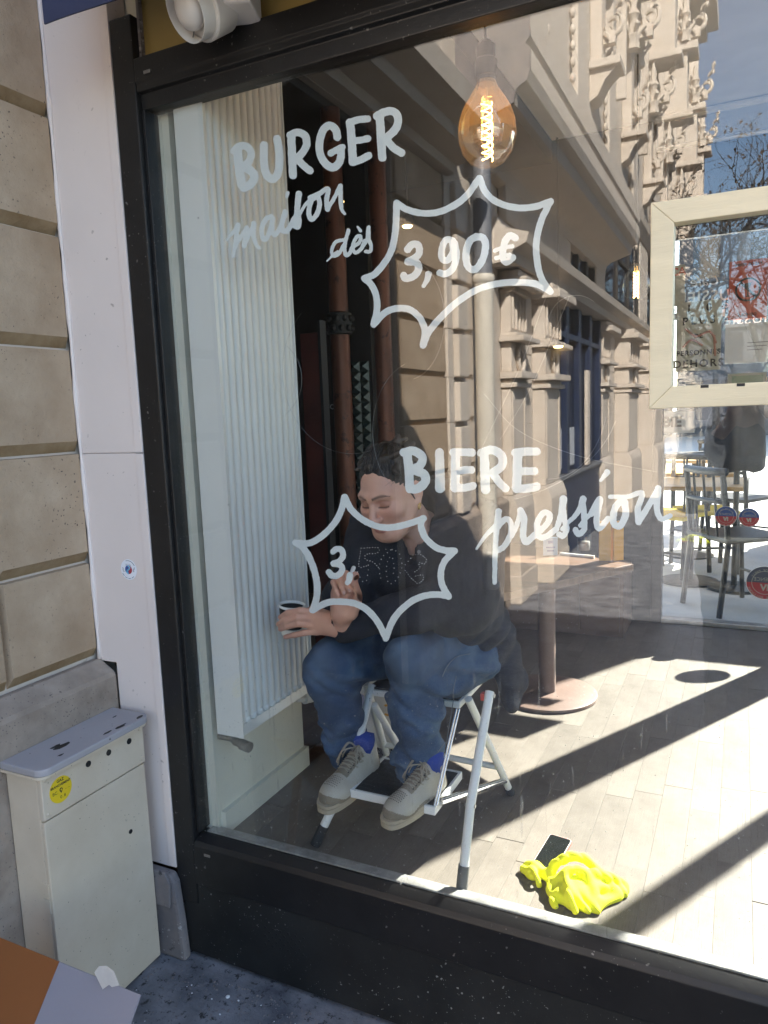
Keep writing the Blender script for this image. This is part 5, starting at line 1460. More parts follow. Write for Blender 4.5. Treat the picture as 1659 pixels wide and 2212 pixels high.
b = MB(); b.lathe([(0.206, 0.0), (0.210, 0.004), (0.208, 0.014), (0.20, 0.017), (0.05, 0.020)], (pcx[0], pcx[1], FZ), 56); b.build('foot_plate', M['table_brown'], tb_, smooth=True, sharp=35)
MB().cbox((( tcx[0] + pcx[0]) / 2, (tcx[1] + pcx[1]) / 2, 0.958), (0.30, 0.30, 0.026), R=Matrix.Rotation(math.radians(60), 3, 'Z')).build('mount_plate', M['table_brown'], tb_, bevel=0.003)
# closed amber menu holders, jar, card, pen
ac = PZ(1317, 1212, 1.0)
am = thing('menu_holder', 'pair of upright amber boards standing at the table corner', 'menu', tuple(ac))
for k, (ox, ang) in enumerate(((-0.018, 0.25), (0.026, 0.75))):
    MB().cbox((ac[0] + ox, ac[1] + 0.02 * k, 1.0 + 0.078), (0.045, 0.016, 0.154), R=Matrix.Rotation(ang, 3, 'Z')).build('board', M['amber'], am, bevel=0.002)
jc = PZ(1262, 1190, 1.0)
jr = thing('glass_jar', 'small glass jar with a ringed neck standing on the brown table', 'jar', tuple(jc))
b = MB(); b.lathe([(0.001, 0.002), (0.026, 0.002), (0.029, 0.01), (0.029, 0.065), (0.024, 0.075), (0.027, 0.078), (0.027, 0.083), (0.024, 0.085), (0.027, 0.088), (0.027, 0.093), (0.024, 0.095)], (jc[0], jc[1], 1.0), 24, close=False); b.build('jar_body', M['jar_glass'], jr, smooth=True, sharp=60)
b = MB(); b.lathe([(0.022, 0.004), (0.024, 0.012), (0.024, 0.04), (0.001, 0.042)], (jc[0], jc[1], 1.0), 18); b.build('jar_content', M['stone_grey'], jr, smooth=True)
kc = PZ(1189, 1200, 1.0)
kd = thing('display_card', 'pale blue card with a blue print standing on the brown table', 'card', tuple(kc))
MB().cbox((kc[0], kc[1], 1.038), (0.058, 0.003, 0.074), R=Matrix.Rotation(0.45, 3, 'Z')).build('card', mat('pale_blue_card', (0.30, 0.42, 0.56), 0.6), kd)
for k, (o_, w_) in enumerate(((0.018, 0.02), (-0.004, 0.036), (-0.018, 0.028))):
    MB().cbox((kc[0] + 0.0013, kc[1] - 0.0022, 1.038 + o_), (w_, 0.001, 0.006 if k else 0.012), R=Matrix.Rotation(0.45, 3, 'Z')).build('print', M['sticker_blue'], kd)
pn = [PZ(1210, 1196, 1.006), PZ(1284, 1203, 1.006)]
pe = thing('white_marker', 'white marker pen lying on the brown table beside the jar', 'pen', tuple(pn[0]))
b = MB(); b.tube([pn[0], pn[0] + (pn[1] - pn[0]) * 0.72], 0.0055, 10); b.build('barrel', M['paper'], pe, smooth=True, sharp=40)
b = MB(); b.tube([pn[0] + (pn[1] - pn[0]) * 0.73, pn[1]], 0.0062, 10); b.build('cap', M['lamp_white'], pe, smooth=True, sharp=40)

# --- low dark cupboard behind the table
q0, q1 = PY(1085, 1330, 2.3), PY(1352, 1330, 2.3)
cu = thing('low_cupboard', 'low brown cupboard standing against the back wall behind the table', 'cupboard', (q0[0], 2.5, FZ))
MB().box(q0[0], q1[0] - 0.02, 2.36, 2.68, FZ, 0.72).build('carcass', M['table_brown'], cu, bevel=0.004)
for k in range(3):
    w_ = (q1[0] - q0[0] - 0.04) / 3
    MB().box(q0[0] + 0.01 + k * w_, q0[0] + 0.005 + (k + 1) * w_ - 0.005, 2.345, 2.3595, FZ + 0.03, 0.70).build('door', M['table_brown'], cu, bevel=0.002)

# --- folding step stool the person sits on
st = thing('step_stool', 'white folding step stool with black treads under the seated person', 'step stool', (-0.85, 0.3, FZ))
def tubeo(name, pts, r_, m_, par=st, **k):
    b = MB(); b.tube(pts, r_, 12); return b.build(name, m_, par, smooth=True, sharp=45, **k)
fR0 = np.array([-0.619, 0.056, FZ + 0.002]); fRb = PY(1016, 1740, 0.098); fRt = PY(1058, 1494, 0.275)
fL0 = np.array([-1.080, 0.098, FZ + 0.002]); fLb = np.array([-1.000, 0.200, fRb[2] - 0.01]); fLt = np.array([-0.985, 0.315, 0.79])
for a0, ab, at_, fm in ((fR0, fRb, fRt, 'rubber_grey'), (fL0, fLb, fLt, 'rubber')):
    d_ = (ab - a0)
    k1 = a0 + d_ * 0.23
    l_ = tubeo('front_leg', crom([k1, a0 + d_ * 0.8, ab, ab + (at_ - ab) * 0.18, at_], 5) if False else [k1, a0 + d_ * 0.90, ab, ab + (at_ - ab) * 0.10, at_], 0.0125, M['stool_white'])
    tubeo('rubber_foot', [a0, a0 + d_ * (0.33 if fm == 'rubber_grey' else 0.24)], 0.0150, M[fm], l_)
# rear legs
rRt, rRf = PY(1012, 1510, 0.33), np.array([-0.640, 0.585, FZ + 0.004])
rLt, rLf = np.array([-1.02, 0.34, rRt[2]]), np.array([-1.075, 0.60, FZ + 0.004])
for a0, a1 in ((rRt, rRf), (rLt, rLf)):
    l_ = tubeo('rear_leg', [a0, a0 + (a1 - a0) * 0.94], 0.0115, M['stool_white'])
    tubeo('rubber_foot', [a0 + (a1 - a0) * 0.93, a1], 0.0140, M['rubber'], l_)
tubeo('cross_tube', [rRf + (rRt - rRf) * 0.30, rLf + (rLt - rLf) * 0.30], 0.0095, M['stool_white'])
# brace seen between the shins
tubeo('brace', [PY(808, 1522, 0.30), PY(866, 1622, 0.42)], 0.0105, M['stool_white'])
tubeo('brace', [np.array([-0.705, 0.14, 0.562]), rRf + (rRt - rRf) * 0.15], 0.0105, M['chrome'])
tubeo('brace', [np.array([-0.965, 0.14, 0.562]), rLf + (rLt - rLf) * 0.15], 0.0105, M['chrome'])
tubeo('wire_rod', [PY(992, 1531, 0.265), PY(943, 1741, 0.108)], 0.0030, M['chrome'])
tubeo('wire_rod', [PY(986, 1531, 0.275), PY(938, 1741, 0.118)], 0.0030, M['chrome'])
# lower tread: white rim, black ribbed plate
tx0, tx1, ty0, ty1, tz = -0.962, -0.706, 0.108, 0.322, 0.562
trd = MB().box(tx0 + 0.010, tx1 - 0.010, ty0 + 0.010, ty1 - 0.010, tz - 0.010, tz - 0.0015).build('tread', M['tread'], st, bevel=0.001)
for k in range(9):
    y_ = ty0 + 0.025 + k * 0.0205
    MB().box(tx0 + 0.014, tx1 - 0.014, y_, y_ + 0.006, tz - 0.0014, tz - 0.0002).build('tread_rib', M['tread'], trd)
MB().box(tx0, tx1, ty0, ty0 + 0.0095, tz - 0.024, tz).build('tread_rim', M['stool_white'], st, bevel=0.003)
MB().box(tx0, tx1, ty1 - 0.0095, ty1, tz - 0.024, tz).build('tread_rim', M['stool_white'], st, bevel=0.003)
MB().box(tx0, tx0 + 0.0095, ty0 + 0.0098, ty1 - 0.0098, tz - 0.024, tz).build('tread_rim', M['stool_white'], st, bevel=0.003)
MB().box(tx1 - 0.0095, tx1, ty0 + 0.0098, ty1 - 0.0098, tz - 0.024, tz).build('tread_rim', M['stool_white'], st, bevel=0.003)
# seat (upper tread)
sz = 0.782
MB().box(-1.000, -0.700, 0.300, 0.505, sz - 0.022, sz - 0.002).build('seat_frame', M['stool_white'], st, bevel=0.005)
MB().box(-0.993, -0.707, 0.306, 0.50, sz - 0.0018, sz + 0.004).build('seat_pad', M['tread'], st, bevel=0.002)
tubeo('hinge_bolt', [fRt + np.array([0.014, 0, -0.01]), fRt + np.array([-0.014, 0, -0.01])], 0.006, M['steel'])
tubeo('hinge_bolt', [fRb + np.array([0.014, 0, 0.0]), fRb + np.array([-0.014, 0, 0.0])], 0.005, M['steel'])
MB().cbox(fRt + np.array([-0.022, 0.01, -0.02]), (0.012, 0.02, 0.02)).build('lock_catch', M['phone_case'], st, bevel=0.002)

# --- paper bag and lilac container behind the stool
bg = thing('paper_bag', 'crumpled white paper bag with hand lettered words behind the stool', 'bag', (-1.10, 0.78, FZ))
bc = PZ(835, 1648, FZ)
by = 0.70
def bagpt(u, v):   # u across, v up
    a, c_ = PY(770, 1640, by), PY(880, 1640, by)
    x_ = a[0] + (c_[0] - a[0]) * u
    return np.array([x_, by + 0.012 * math.sin(5 * u + 3 * v) + 0.010 * math.sin(9 * v), FZ + v])
b = MB(); n1, n2 = 12, 12; v = []
for back in (0, 1):
    for j in range(n2 + 1):
        for i in range(n1 + 1):
            p_ = bagpt(i / n1, 0.01 + 0.30 * j / n2)
            if back: p_ = p_ + np.array([0.0, 0.09 * (1 - 0.5 * j / n2), 0])
            if j == n2: p_ = p_ + np.array([0, 0, 0.015 * math.sin(i * 2.1 + back)])
            v.append(p_)
f_ = []
o2 = (n1 + 1) * (n2 + 1)
for j in range(n2):
    for i in range(n1):
        a = j * (n1 + 1) + i
        f_ += [(a, a + 1, a + n1 + 2, a + n1 + 1), (o2 + a + 1, o2 + a, o2 + a + n1 + 1, o2 + a + n1 + 2)]
    a = j * (n1 + 1); f_ += [(a, a + n1 + 1, o2 + a + n1 + 1, o2 + a)]
    a = j * (n1 + 1) + n1; f_ += [(a + n1 + 1, a, o2 + a, o2 + a + n1 + 1)]
f_ += [(i + 1, i, o2 + i, o2 + i + 1) for i in range(n1)]
b.add(v, f_); b.build('bag_body', M['bag'], bg, smooth=True)
q = PY(838, 1622, by - 0.03)
put_text(bg, 'PARIS 2', 0.05, (q[0], by - 0.026, q[2] - 0.005), (0.97, 0, 0.24), (-0.24, 0, 0.97), M['ink'])
put_text(bg, 'CACAO', 0.03, (q[0] + 0.02, by - 0.026, q[2] - 0.045), (0.97, 0, 0.24), (-0.24, 0, 0.97), M['ink'])
q = PY(836, 1535, by - 0.03)
disc(bg, (q[0], by - 0.026, q[2]), EX, EZ, 0.022, M['amber'], 'ring_print', r_in=0.014, nrm=(0, -1, 0), a0=-2.2, a1=2.2)
bi = thing('plastic_canister', 'pale lilac plastic canister on the floor beside the wall end', 'canister', (-1.33, 0.78, FZ))
cc = PZ(680, 1632, FZ)
b = MB(); b.lathe([(0.062, 0.0), (0.074, 0.01), (0.076, 0.17), (0.070, 0.20), (0.03, 0.215), (0.026, 0.218)], (-1.30, 0.70, FZ), 28); b.build('body', M['bin_lilac'], bi, smooth=True, sharp=40)
b = MB(); b.lathe([(0.028, 0.216), (0.030, 0.22), (0.030, 0.24), (0.026, 0.243)], (-1.30, 0.70, FZ), 20); b.build('screw_cap', M['lamp_white'], bi, smooth=True, sharp=40)

# --- phone and yellow cloth on the floor
zc = FZ + 0.002
pcs = [PZ(1138, 1867, zc + 0.014), PZ(1190, 1879, zc + 0.014), PZ(1246, 1823, zc + 0.03), PZ(1198, 1804, zc + 0.03)]
ph = thing('smartphone', 'dark smartphone in a red case lying propped on the yellow cloth', 'phone', tuple(pcs[0]))
pce = sum(pcs) / 4
ux = (pcs[1] - pcs[0] + pcs[2] - pcs[3]) / 2; uy = (pcs[3] - pcs[0] + pcs[2] - pcs[1]) / 2
lx, ly = np.linalg.norm(ux), np.linalg.norm(uy)
ux /= lx; uy -= (uy @ ux) * ux; uy /= np.linalg.norm(uy); uz = np.cross(ux, uy)
if uz[2] < 0: uz = -uz
def rr_poly(w_, h_, r_):
    out = []
    for cx, cy, a0 in ((w_ / 2 - r_, h_ / 2 - r_, 0), (-w_ / 2 + r_, h_ / 2 - r_, math.pi / 2), (-w_ / 2 + r_, -h_ / 2 + r_, math.pi), (w_ / 2 - r_, -h_ / 2 + r_, 1.5 * math.pi)):
        out += [(cx + r_ * math.cos(a0 + t), cy + r_ * math.sin(a0 + t)) for t in np.linspace(0, math.pi / 2, 5)]
    return out
def plate(w_, h_, r_, z0, z1, m_, name):
    b = MB(); b.prism(rr_poly(w_, h_, r_), 2, z0, z1)
    b.v = [tuple(pce + ux * p[0] + uy * p[1] + uz * p[2]) for p in b.v]
    return b.build(name, m_, ph)
plate(lx, ly, 0.009, -0.004, 0.004, M['phone_case'], 'case')
plate(lx - 0.003, ly - 0.003, 0.008, 0.0041, 0.0047, M['lamp_white'], 'bezel')
plate(lx - 0.006, ly - 0.006, 0.007, 0.0048, 0.0053, M['screen'], 'screen')
# cloth: rolled and folded heap
yc = thing('yellow_cloth', 'bright yellow cleaning cloth crumpled on the sunlit floor', 'cloth', tuple(PZ(1240, 1900, FZ)))
zq = lambda x_, y_, h_: np.array(PZ(x_, y_, FZ + h_))
_lo = np.minimum(zq(1100, 2010, 0.0), zq(1380, 1810, 0.0)) - 0.05; _hi = np.maximum(zq(1100, 2010, 0.0), zq(1380, 1810, 0.0)) + 0.05
F = Field((_lo[0], _lo[1], FZ - 0.01), (_hi[0], _hi[1], FZ + 0.13), 0.0026)
def roll(pts, rs, k=0.012):
    c_ = crom(pts, 5); n_ = len(c_)
    G = None
    for i in range(n_ - 1):
        r0 = rs[0] + (rs[1] - rs[0]) * i / (n_ - 1); r1 = rs[0] + (rs[1] - rs[0]) * (i + 1) / (n_ - 1)
        d = F.cap(c_[i], r0, c_[i + 1], r1)
        G = d if G is None else np.minimum(G, d)
    F.add(G, k)
F.add(F.ell(zq(1240, 1925, 0.018), (0.050, 0.052, 0.026)), 0.01)
F.add(F.ell(zq(1262, 1945, 0.008), (0.045, 0.040, 0.014)), 0.01)
F.add(F.ell(zq(1155, 1885, 0.010), (0.030, 0.024, 0.018)), 0.01)
F.add(F.ell(zq(1315, 1925, 0.008), (0.040, 0.030, 0.016)), 0.01)
roll([zq(1186, 1890, .020), zq(1205, 1862, .050), zq(1245, 1850, .066), zq(1283, 1870, .052), zq(1300, 1900, .030)], (.012, .011))
roll([zq(1198, 1902, .030), zq(1230, 1880, .055), zq(1265, 1884, .052), zq(1284, 1912, .034)], (.010, .009))
roll([zq(1188, 1892, .022), zq(1187, 1922, .016), zq(1198, 1958, .006)], (.009, .008))
roll([zq(1270, 1893, .046), zq(1284, 1928, .028), zq(1290, 1966, .006)], (.010, .009))
roll([zq(1222, 1890, .050), zq(1230, 1930, .040), zq(1240, 1972, .008)], (.007, .006))
roll([zq(1288, 1888, .046), zq(1322, 1898, .034), zq(1348, 1914, .012)], (.014, .012))
roll([zq(1292, 1915, .028), zq(1325, 1922, .020), zq(1346, 1928, .008)], (.010, .010))
roll([zq(1300, 1948, .012), zq(1325, 1940, .010), zq(1345, 1926, .008)], (.008, .008))
roll([zq(1132, 1876, .008), zq(1152, 1866, .022), zq(1174, 1886, .018), zq(1190, 1894, .014)], (.009, .009))
roll([zq(1150, 1868, .022), zq(1158, 1890, .026), zq(1164, 1912, .006)], (.007, .006))
F.F += (0.0016 * (1 - 2 * np.abs(np.sin(70 * F.X + 45 * F.Y + 2 * np.sin(60 * F.Y)))) + 0.0010 * np.sin(150 * F.X - 90 * F.Y + 60 * F.Z)).astype(np.float32)
F.clip((FZ + 0.0012 - F.Z).astype(np.float32), 0.001)
link('cloth_sheet', F.mesh('cloth_sheet', M['yellow_cloth']), yc)

# ================================================================== BACK WINDOW: stickers, posters, lettering seen from behind
NF = (0, -1, 0)
def licence(c, r_, top, label):
    t = thing('licence_sticker', label, 'sticker', tuple(c), 'round licence stickers on the terrace window')
    c = np.array(c)
    disc(t, c, EX, EZ, r_, M['paper'], 'sticker_base', nrm=NF, th=0.0008)
    disc(t, c + [0, -0.0010, 0], EX, EZ, r_ * 0.965, M['sticker_red'], 'lower_half', nrm=NF, a0=math.pi, a1=2 * math.pi, th=0.0005)
    disc(t, c + [0, -0.0010, 0], EX, EZ, r_ * 0.965, top, 'upper_half', nrm=NF, a0=0, a1=math.pi, th=0.0005)
    disc(t, c + [0, -0.0018, 0], EX, EZ, r_ * 0.70, M['poster'], 'ring_line', r_in=r_ * 0.67, nrm=NF, th=0.0004)
    put_text(t, 'LICENCE', r_ * 0.30, c + [0, -0.0024, r_ * 0.20], (-1, 0, 0), EZ, M['poster'])
    put_text(t, 'IV', r_ * 0.52, c + [0, -0.0024, -r_ * 0.30], (-1, 0, 0), EZ, M['poster'], bold=0.002)
    arc_text(t, 'VILLE DE PARIS', r_ * 0.20, c + [0, -0.0024, 0], (-1, 0, 0), EZ, r_ * 0.74, 2.6, 0.55, M['poster'])
    arc_text(t, 'DEBIT DE BOISSONS', r_ * 0.19, c + [0, -0.0024, 0], (-1, 0, 0), EZ, r_ * 0.90, 3.5, 5.9, M['poster'], flip=True)
    return t
yl = YF + 0.0105
licence(PY(1568, 1115, yl), 0.054, M['sticker_blue'], 'bright blue and red round sticker in front of the terrace chair')
licence(PY(1618, 1118, YF + 0.006), 0.050, M['sticker_blue'], 'dimmer blue and red round sticker half behind the brighter one')
licence(PY(1652, 1259, yl), 0.091, M['sticker_grey'], 'largest round sticker, grey over red, low at the right edge')
# round sticker just out of sight whose disc shade lies on the floor
k_ = PZ(1517, 1466, FZ)
dz = (YF - 0.02 - k_[1]) / SUN_H[1]
sc_ = np.array([k_[0] + SUN_H[0] * dz, yl, FZ + dz * math.tan(SUN_EL)])
licence(sc_, 0.098, M['sticker_grey'], 'round sticker on the terrace window whose disc shade falls on the sunlit floor')

def poster(name, px0, py0, px1, py1, y_, m_, label, cat='poster'):
    a, c_ = PY(px0, py0, y_), PY(px1, py1, y_)
    t = thing(name, label, cat, tuple((a + c_) / 2))
    MB().box(a[0], c_[0], y_ - 0.0008, y_ + 0.0002, c_[2], a[2]).build('sheet', m_, t)
    return t, a, c_, (a + c_) / 2
yq = YF - 0.013
t, a, c_, m_ = poster('rule_poster', 1462, 655, 1556, 798, yq, M['poster'], 'beige poster with block letters asking people outside to keep to a few')
wd = c_[0] - a[0]; ht = a[2] - c_[2]
for txt, fz_, size, sp in (('1 0', 0.90, 0.16, 2.0), ('PLUS', 0.72, 0.16, 1.5), ('DE', 0.50, 0.09, 1.2), ('PERSONNES', 0.26, 0.105, 1.15), ('DEHORS', 0.10, 0.16, 1.25)):
    put_text(t, txt, size * ht * 0.95, (m_[0], yq - 0.0016, c_[2] + fz_ * ht), EX, EZ, M['ink'], bold=0.0015, space=sp)
b = MB()
for pts in ([(0.2, 0.62), (0.45, 0.5), (0.75, 0.55), (0.9, 0.38)], [(0.15, 0.35), (0.35, 0.45), (0.6, 0.36)], [(0.85, 0.5), (0.88, 0.2)]):
    b.tube([(a[0] + q_[0] * wd, yq - 0.0005, c_[2] + q_[1] * ht) for q_ in crom(pts, 5)], 0.006, 5)
b.build('red_drawing', mat('faded_red', (0.45, 0.22, 0.17), 0.7), t)
t, a, c_, m_ = poster('prohibition_sign', 1576, 566, 1656, 685, yq, M['red_sign'], 'red sign with a crossed out round symbol on the terrace window', 'sign')
ht = a[2] - c_[2]
put_text(t, 'PAS DE VERRE', 0.020, (m_[0], yq - 0.0016, a[2] - 0.022), (-1, 0, 0), EZ, M['ink'], bold=0.0006)
put_text(t, 'OUTSIDE', 0.024, (m_[0], yq - 0.0016, c_[2] + 0.02), (-1, 0, 0), EZ, M['ink'], bold=0.0006) if False else put_text(t, 'DEHORS', 0.022, (m_[0], yq - 0.0016, c_[2] + 0.02), (-1, 0, 0), EZ, M['ink'], bold=0.0006)
disc(t, m_ + np.array([0, -0.0016, 0]), EX, EZ, 0.060, M['ink'], 'ring', r_in=0.050, nrm=NF)
b = MB(); b.cbox(m_ + np.array([0, -0.0026, 0]), (0.11, 0.0008, 0.012), R=Matrix.Rotation(0.8, 3, 'Y')); b.build('bar', M['ink'], t)
b = MB(); b.prism([(m_[0] - 0.022, m_[2] + 0.03), (m_[0] + 0.018, m_[2] + 0.034), (m_[0] + 0.004, m_[2]), (m_[0] + 0.002, m_[2] - 0.03), (m_[0] + 0.014, m_[2] - 0.036), (m_[0] - 0.014, m_[2] - 0.038), (m_[0] - 0.003, m_[2] - 0.03), (m_[0] - 0.004, m_[2])], 1, yq - 0.0020, yq - 0.0015); b.build('glass_symbol', M['ink'], t)
t, a, c_, m_ = poster('notice_sheet', 1420, 578, 1479, 660, yq + 0.004, M['poster'], 'pale narrow notice with red letters at the left behind the hatch', 'notice')
put_text(t, 'CA', 0.055, (c_[0] - 0.035, yq + 0.0026, a[2] - 0.035), EX, EZ, M['red_sign'], bold=0.002)
t, a, c_, m_ = poster('white_sheet', 1567, 702, 1720, 778, yq, M['paper'], 'blank white paper sheet taped inside the terrace window below the red sign', 'paper')
for k in range(3):
    MB().box(m_[0] - 0.06, m_[0] + 0.05 - 0.02 * k, yq - 0.0016, yq - 0.0012, m_[2] - 0.018 * k, m_[2] - 0.018 * k + 0.003).build('print_line', M['pipe_grey'], t)
t, a, c_, m_ = poster('green_sheet', 1572, 808, 1655, 838, yq, M['poster'], 'small pale green and cream sheet at the foot of the hatch opening', 'paper')
MB().box(a[0] + 0.02, c_[0] - 0.015, yq - 0.0016, yq - 0.0010, c_[2] + 0.005, a[2] - 0.012).build('green_print', mat('pale_green', (0.30, 0.38, 0.28), 0.7), t)
t, a, c_, m_ = poster('bistro_sheet', 1420, 890, 1500, 935, yq, M['paper'], 'white sheet with large grey letters just below the cream hatch', 'paper')
put_text(t, 'BIE', 0.075, (m_[0] - 0.02, yq - 0.0016, m_[2]), EX, EZ, M['pipe_grey'], bold=0.003)
# window lettering, reads from the terrace
lt_ = thing('window_lettering', 'white mirrored cafe lettering on the terrace window behind the hatch', 'lettering', tuple(PY(1530, 640, YF + 0.009)))
yv = YF + 0.0112
RX = (-1, 0, 0)
q = PY(1525, 607, yv); put_text(lt_, 'Café', 0.075, q, RX, EZ, M['paper'], shear=0.35)
q = PY(1518, 642, yv); put_text(lt_, 'USSIEU', 0.082, q, RX, EZ, M['paper'], bold=0.001, space=1.1)
q = PY(1583, 655, yv); put_text(lt_, 'J', 0.19, q, RX, EZ, M['paper'], shear=0.15)
q = PY(1508, 665, yv); put_text(lt_, 'Cocktails & Limonade', 0.034, q, RX, EZ, M['paper'], shear=0.3)
q = PY(1508, 680, yv)
MB().box(q[0] - 0.15, q[0] + 0.13, yv - 0.0004, yv, q[2] - 0.018, q[2] + 0.018).build('banner', M['paper'], lt_)
put_text(lt_, 'SERVICE CONTINU', 0.026, q + np.array([0, -0.0012, 0]), RX, EZ, M['pipe_grey'])
q = PY(1512, 696, yv); put_text(lt_, 'PARIS V', 0.028, q, RX, EZ, M['paper'])
q = PY(1598, 692, YF + 0.0165); put_text(lt_, 'JUSSIEU', 0.07, q, RX, EZ, M['paper'], space=1.1)

# ================================================================== TERRACE
def wtable(x_, y_, z_, label):
    t = thing('terrace_table', label, 'table', (x_, y_, 0.30), 'wooden tables on the terrace')
    MB().box(x_ - 0.34, x_ + 0.34, y_ - 0.34, y_ + 0.34, z_ - 0.03, z_).build('table_top', M['bright_wood'], t, bevel=0.004)
    b = MB(); b.tube([(x_, y_, 0.32), (x_, y_, z_ - 0.031)], 0.03, 12); b.build('post', M['bistro_black'], t, smooth=True)
    b = MB(); b.lathe([(0.2, 0), (0.2, 0.012), (0.04, 0.02)], (x_, y_, 0.301), 24); b.build('foot', M['bistro_black'], t, smooth=True, sharp=30)
    return t
def wchair(x_, y_, ang, label, m_=None, sm=None):
    m_ = m_ or M['bistro_black']
    t = thing('terrace_chair', label, 'chair', (0, 0, 0), 'dark chairs on the terrace')
    R_ = Matrix.Rotation(ang, 3, 'Z'); T_ = lambda p: tuple(np.array(R_ @ Vector(p)) + np.array([x_, y_, 0.30]))
    def tb2(name, pts, r_):
        b = MB(); b.tube([T_(p) for p in pts], r_, 8); b.build(name, m_, t, smooth=True, sharp=45)
    for sx in (-0.19, 0.19):
        tb2('leg', [(sx, -0.19, 0.002), (sx, -0.17, 0.45)], 0.015)
        tb2('leg', [(sx, 0.24, 0.002), (sx, 0.19, 0.45), (sx * 0.95, 0.23, 0.86)], 0.017)
    b = MB(); b.cbox(T_((0, 0.0, 0.465)), (0.42, 0.42, 0.03), R=R_); b.build('seat', sm or m_, t, bevel=0.01)
    b = MB(); b.tube([T_((u, 0.225 + 0.03 * math.cos(u * 8), 0.88)) for u in np.linspace(-0.20, 0.20, 7)], 0.024, 8); b.build('top_rail', m_, t, smooth=True)
    b = MB(); b.tube([T_((u, 0.215 + 0.02 * math.cos(u * 8), 0.70)) for u in np.linspace(-0.18, 0.18, 7)], 0.015, 8); b.build('back_rail', m_, t, smooth=True)
    for u in (-0.1, 0.0, 0.1):
        tb2('spindle', [(u, 0.20, 0.48), (u, 0.24, 0.88)], 0.008)
    tb2('stretcher', [(-0.19, -0.17, 0.2), (0.19, -0.17, 0.2)], 0.009)
    return t
for i, (px, py, y_) in enumerate(((1505, 1085, 4.0), (1500, 1048, 5.0), (1505, 1020, 6.4))):
    q = PZ(px, py, 1.03)
    wtable(q[0] - 0.1, y_ + 0.1, 1.03, ('nearest sunlit wooden table on the terrace', 'second wooden table from the window on the terrace', 'farthest wooden table on the terrace')[i])
for i, (px, y_, an, lab, sm) in enumerate(((1590, 3.45, 2.2, 'nearest dark wooden chair right behind the round stickers', None), (1448, 4.3, -0.4, 'dark chair with yellow seat at the left of the terrace', M['yellow']), (1520, 4.55, 0.3, 'dark chair with yellow seat between the terrace tables', M['yellow']), (1590, 5.4, 2.6, 'dark chair behind the nearest one on the terrace', None), (1560, 7.0, 2.9, 'small dark chair at the farthest terrace table', None))):
    q = PY(px, 1200, y_)
    wchair(q[0], y_, an, lab, sm=sm)
# dark coat hanging on the nearest chair back: soft folded shape
q = PY(1585, 1000, 3.9)
F_ = Field((q[0] - 0.3, 3.6, 1.0), (q[0] + 0.3, 4.2, 1.95), 0.022)
F_.add(F_.cap((q[0] - 0.03, 3.9, 1.2), 0.10, (q[0] + 0.02, 3.9, 1.62), 0.15), 0.05)
F_.add(F_.cap((q[0] - 0.15, 3.9, 1.25), 0.05, (q[0] - 0.06, 3.9, 1.6), 0.07), 0.05)
F_.add(F_.cap((q[0] + 0.14, 3.9, 1.15), 0.05, (q[0] + 0.08, 3.9, 1.6), 0.08), 0.05)
F_.F += 0.012 * np.sin(38 * F_.X + 9 * F_.Z)
ch_ = thing('hanging_coat', 'black coat hanging above the terrace chair', 'coat', (q[0], 3.9, 1.2))
link('coat_body', F_.mesh('coat_body', M['jacket']), ch_)
b = MB(); b.tube([(q[0] + 0.02, 3.95, 0.302), (q[0] + 0.02, 3.95, 1.75)], 0.02, 10); b.build('stand_pole', M['bistro_black'], ch_)
b = MB(); b.lathe([(0.17, 0), (0.17, 0.02), (0.03, 0.03)], (q[0] + 0.02, 3.95, 0.301), 20); b.build('stand_foot', M['bistro_black'], ch_)

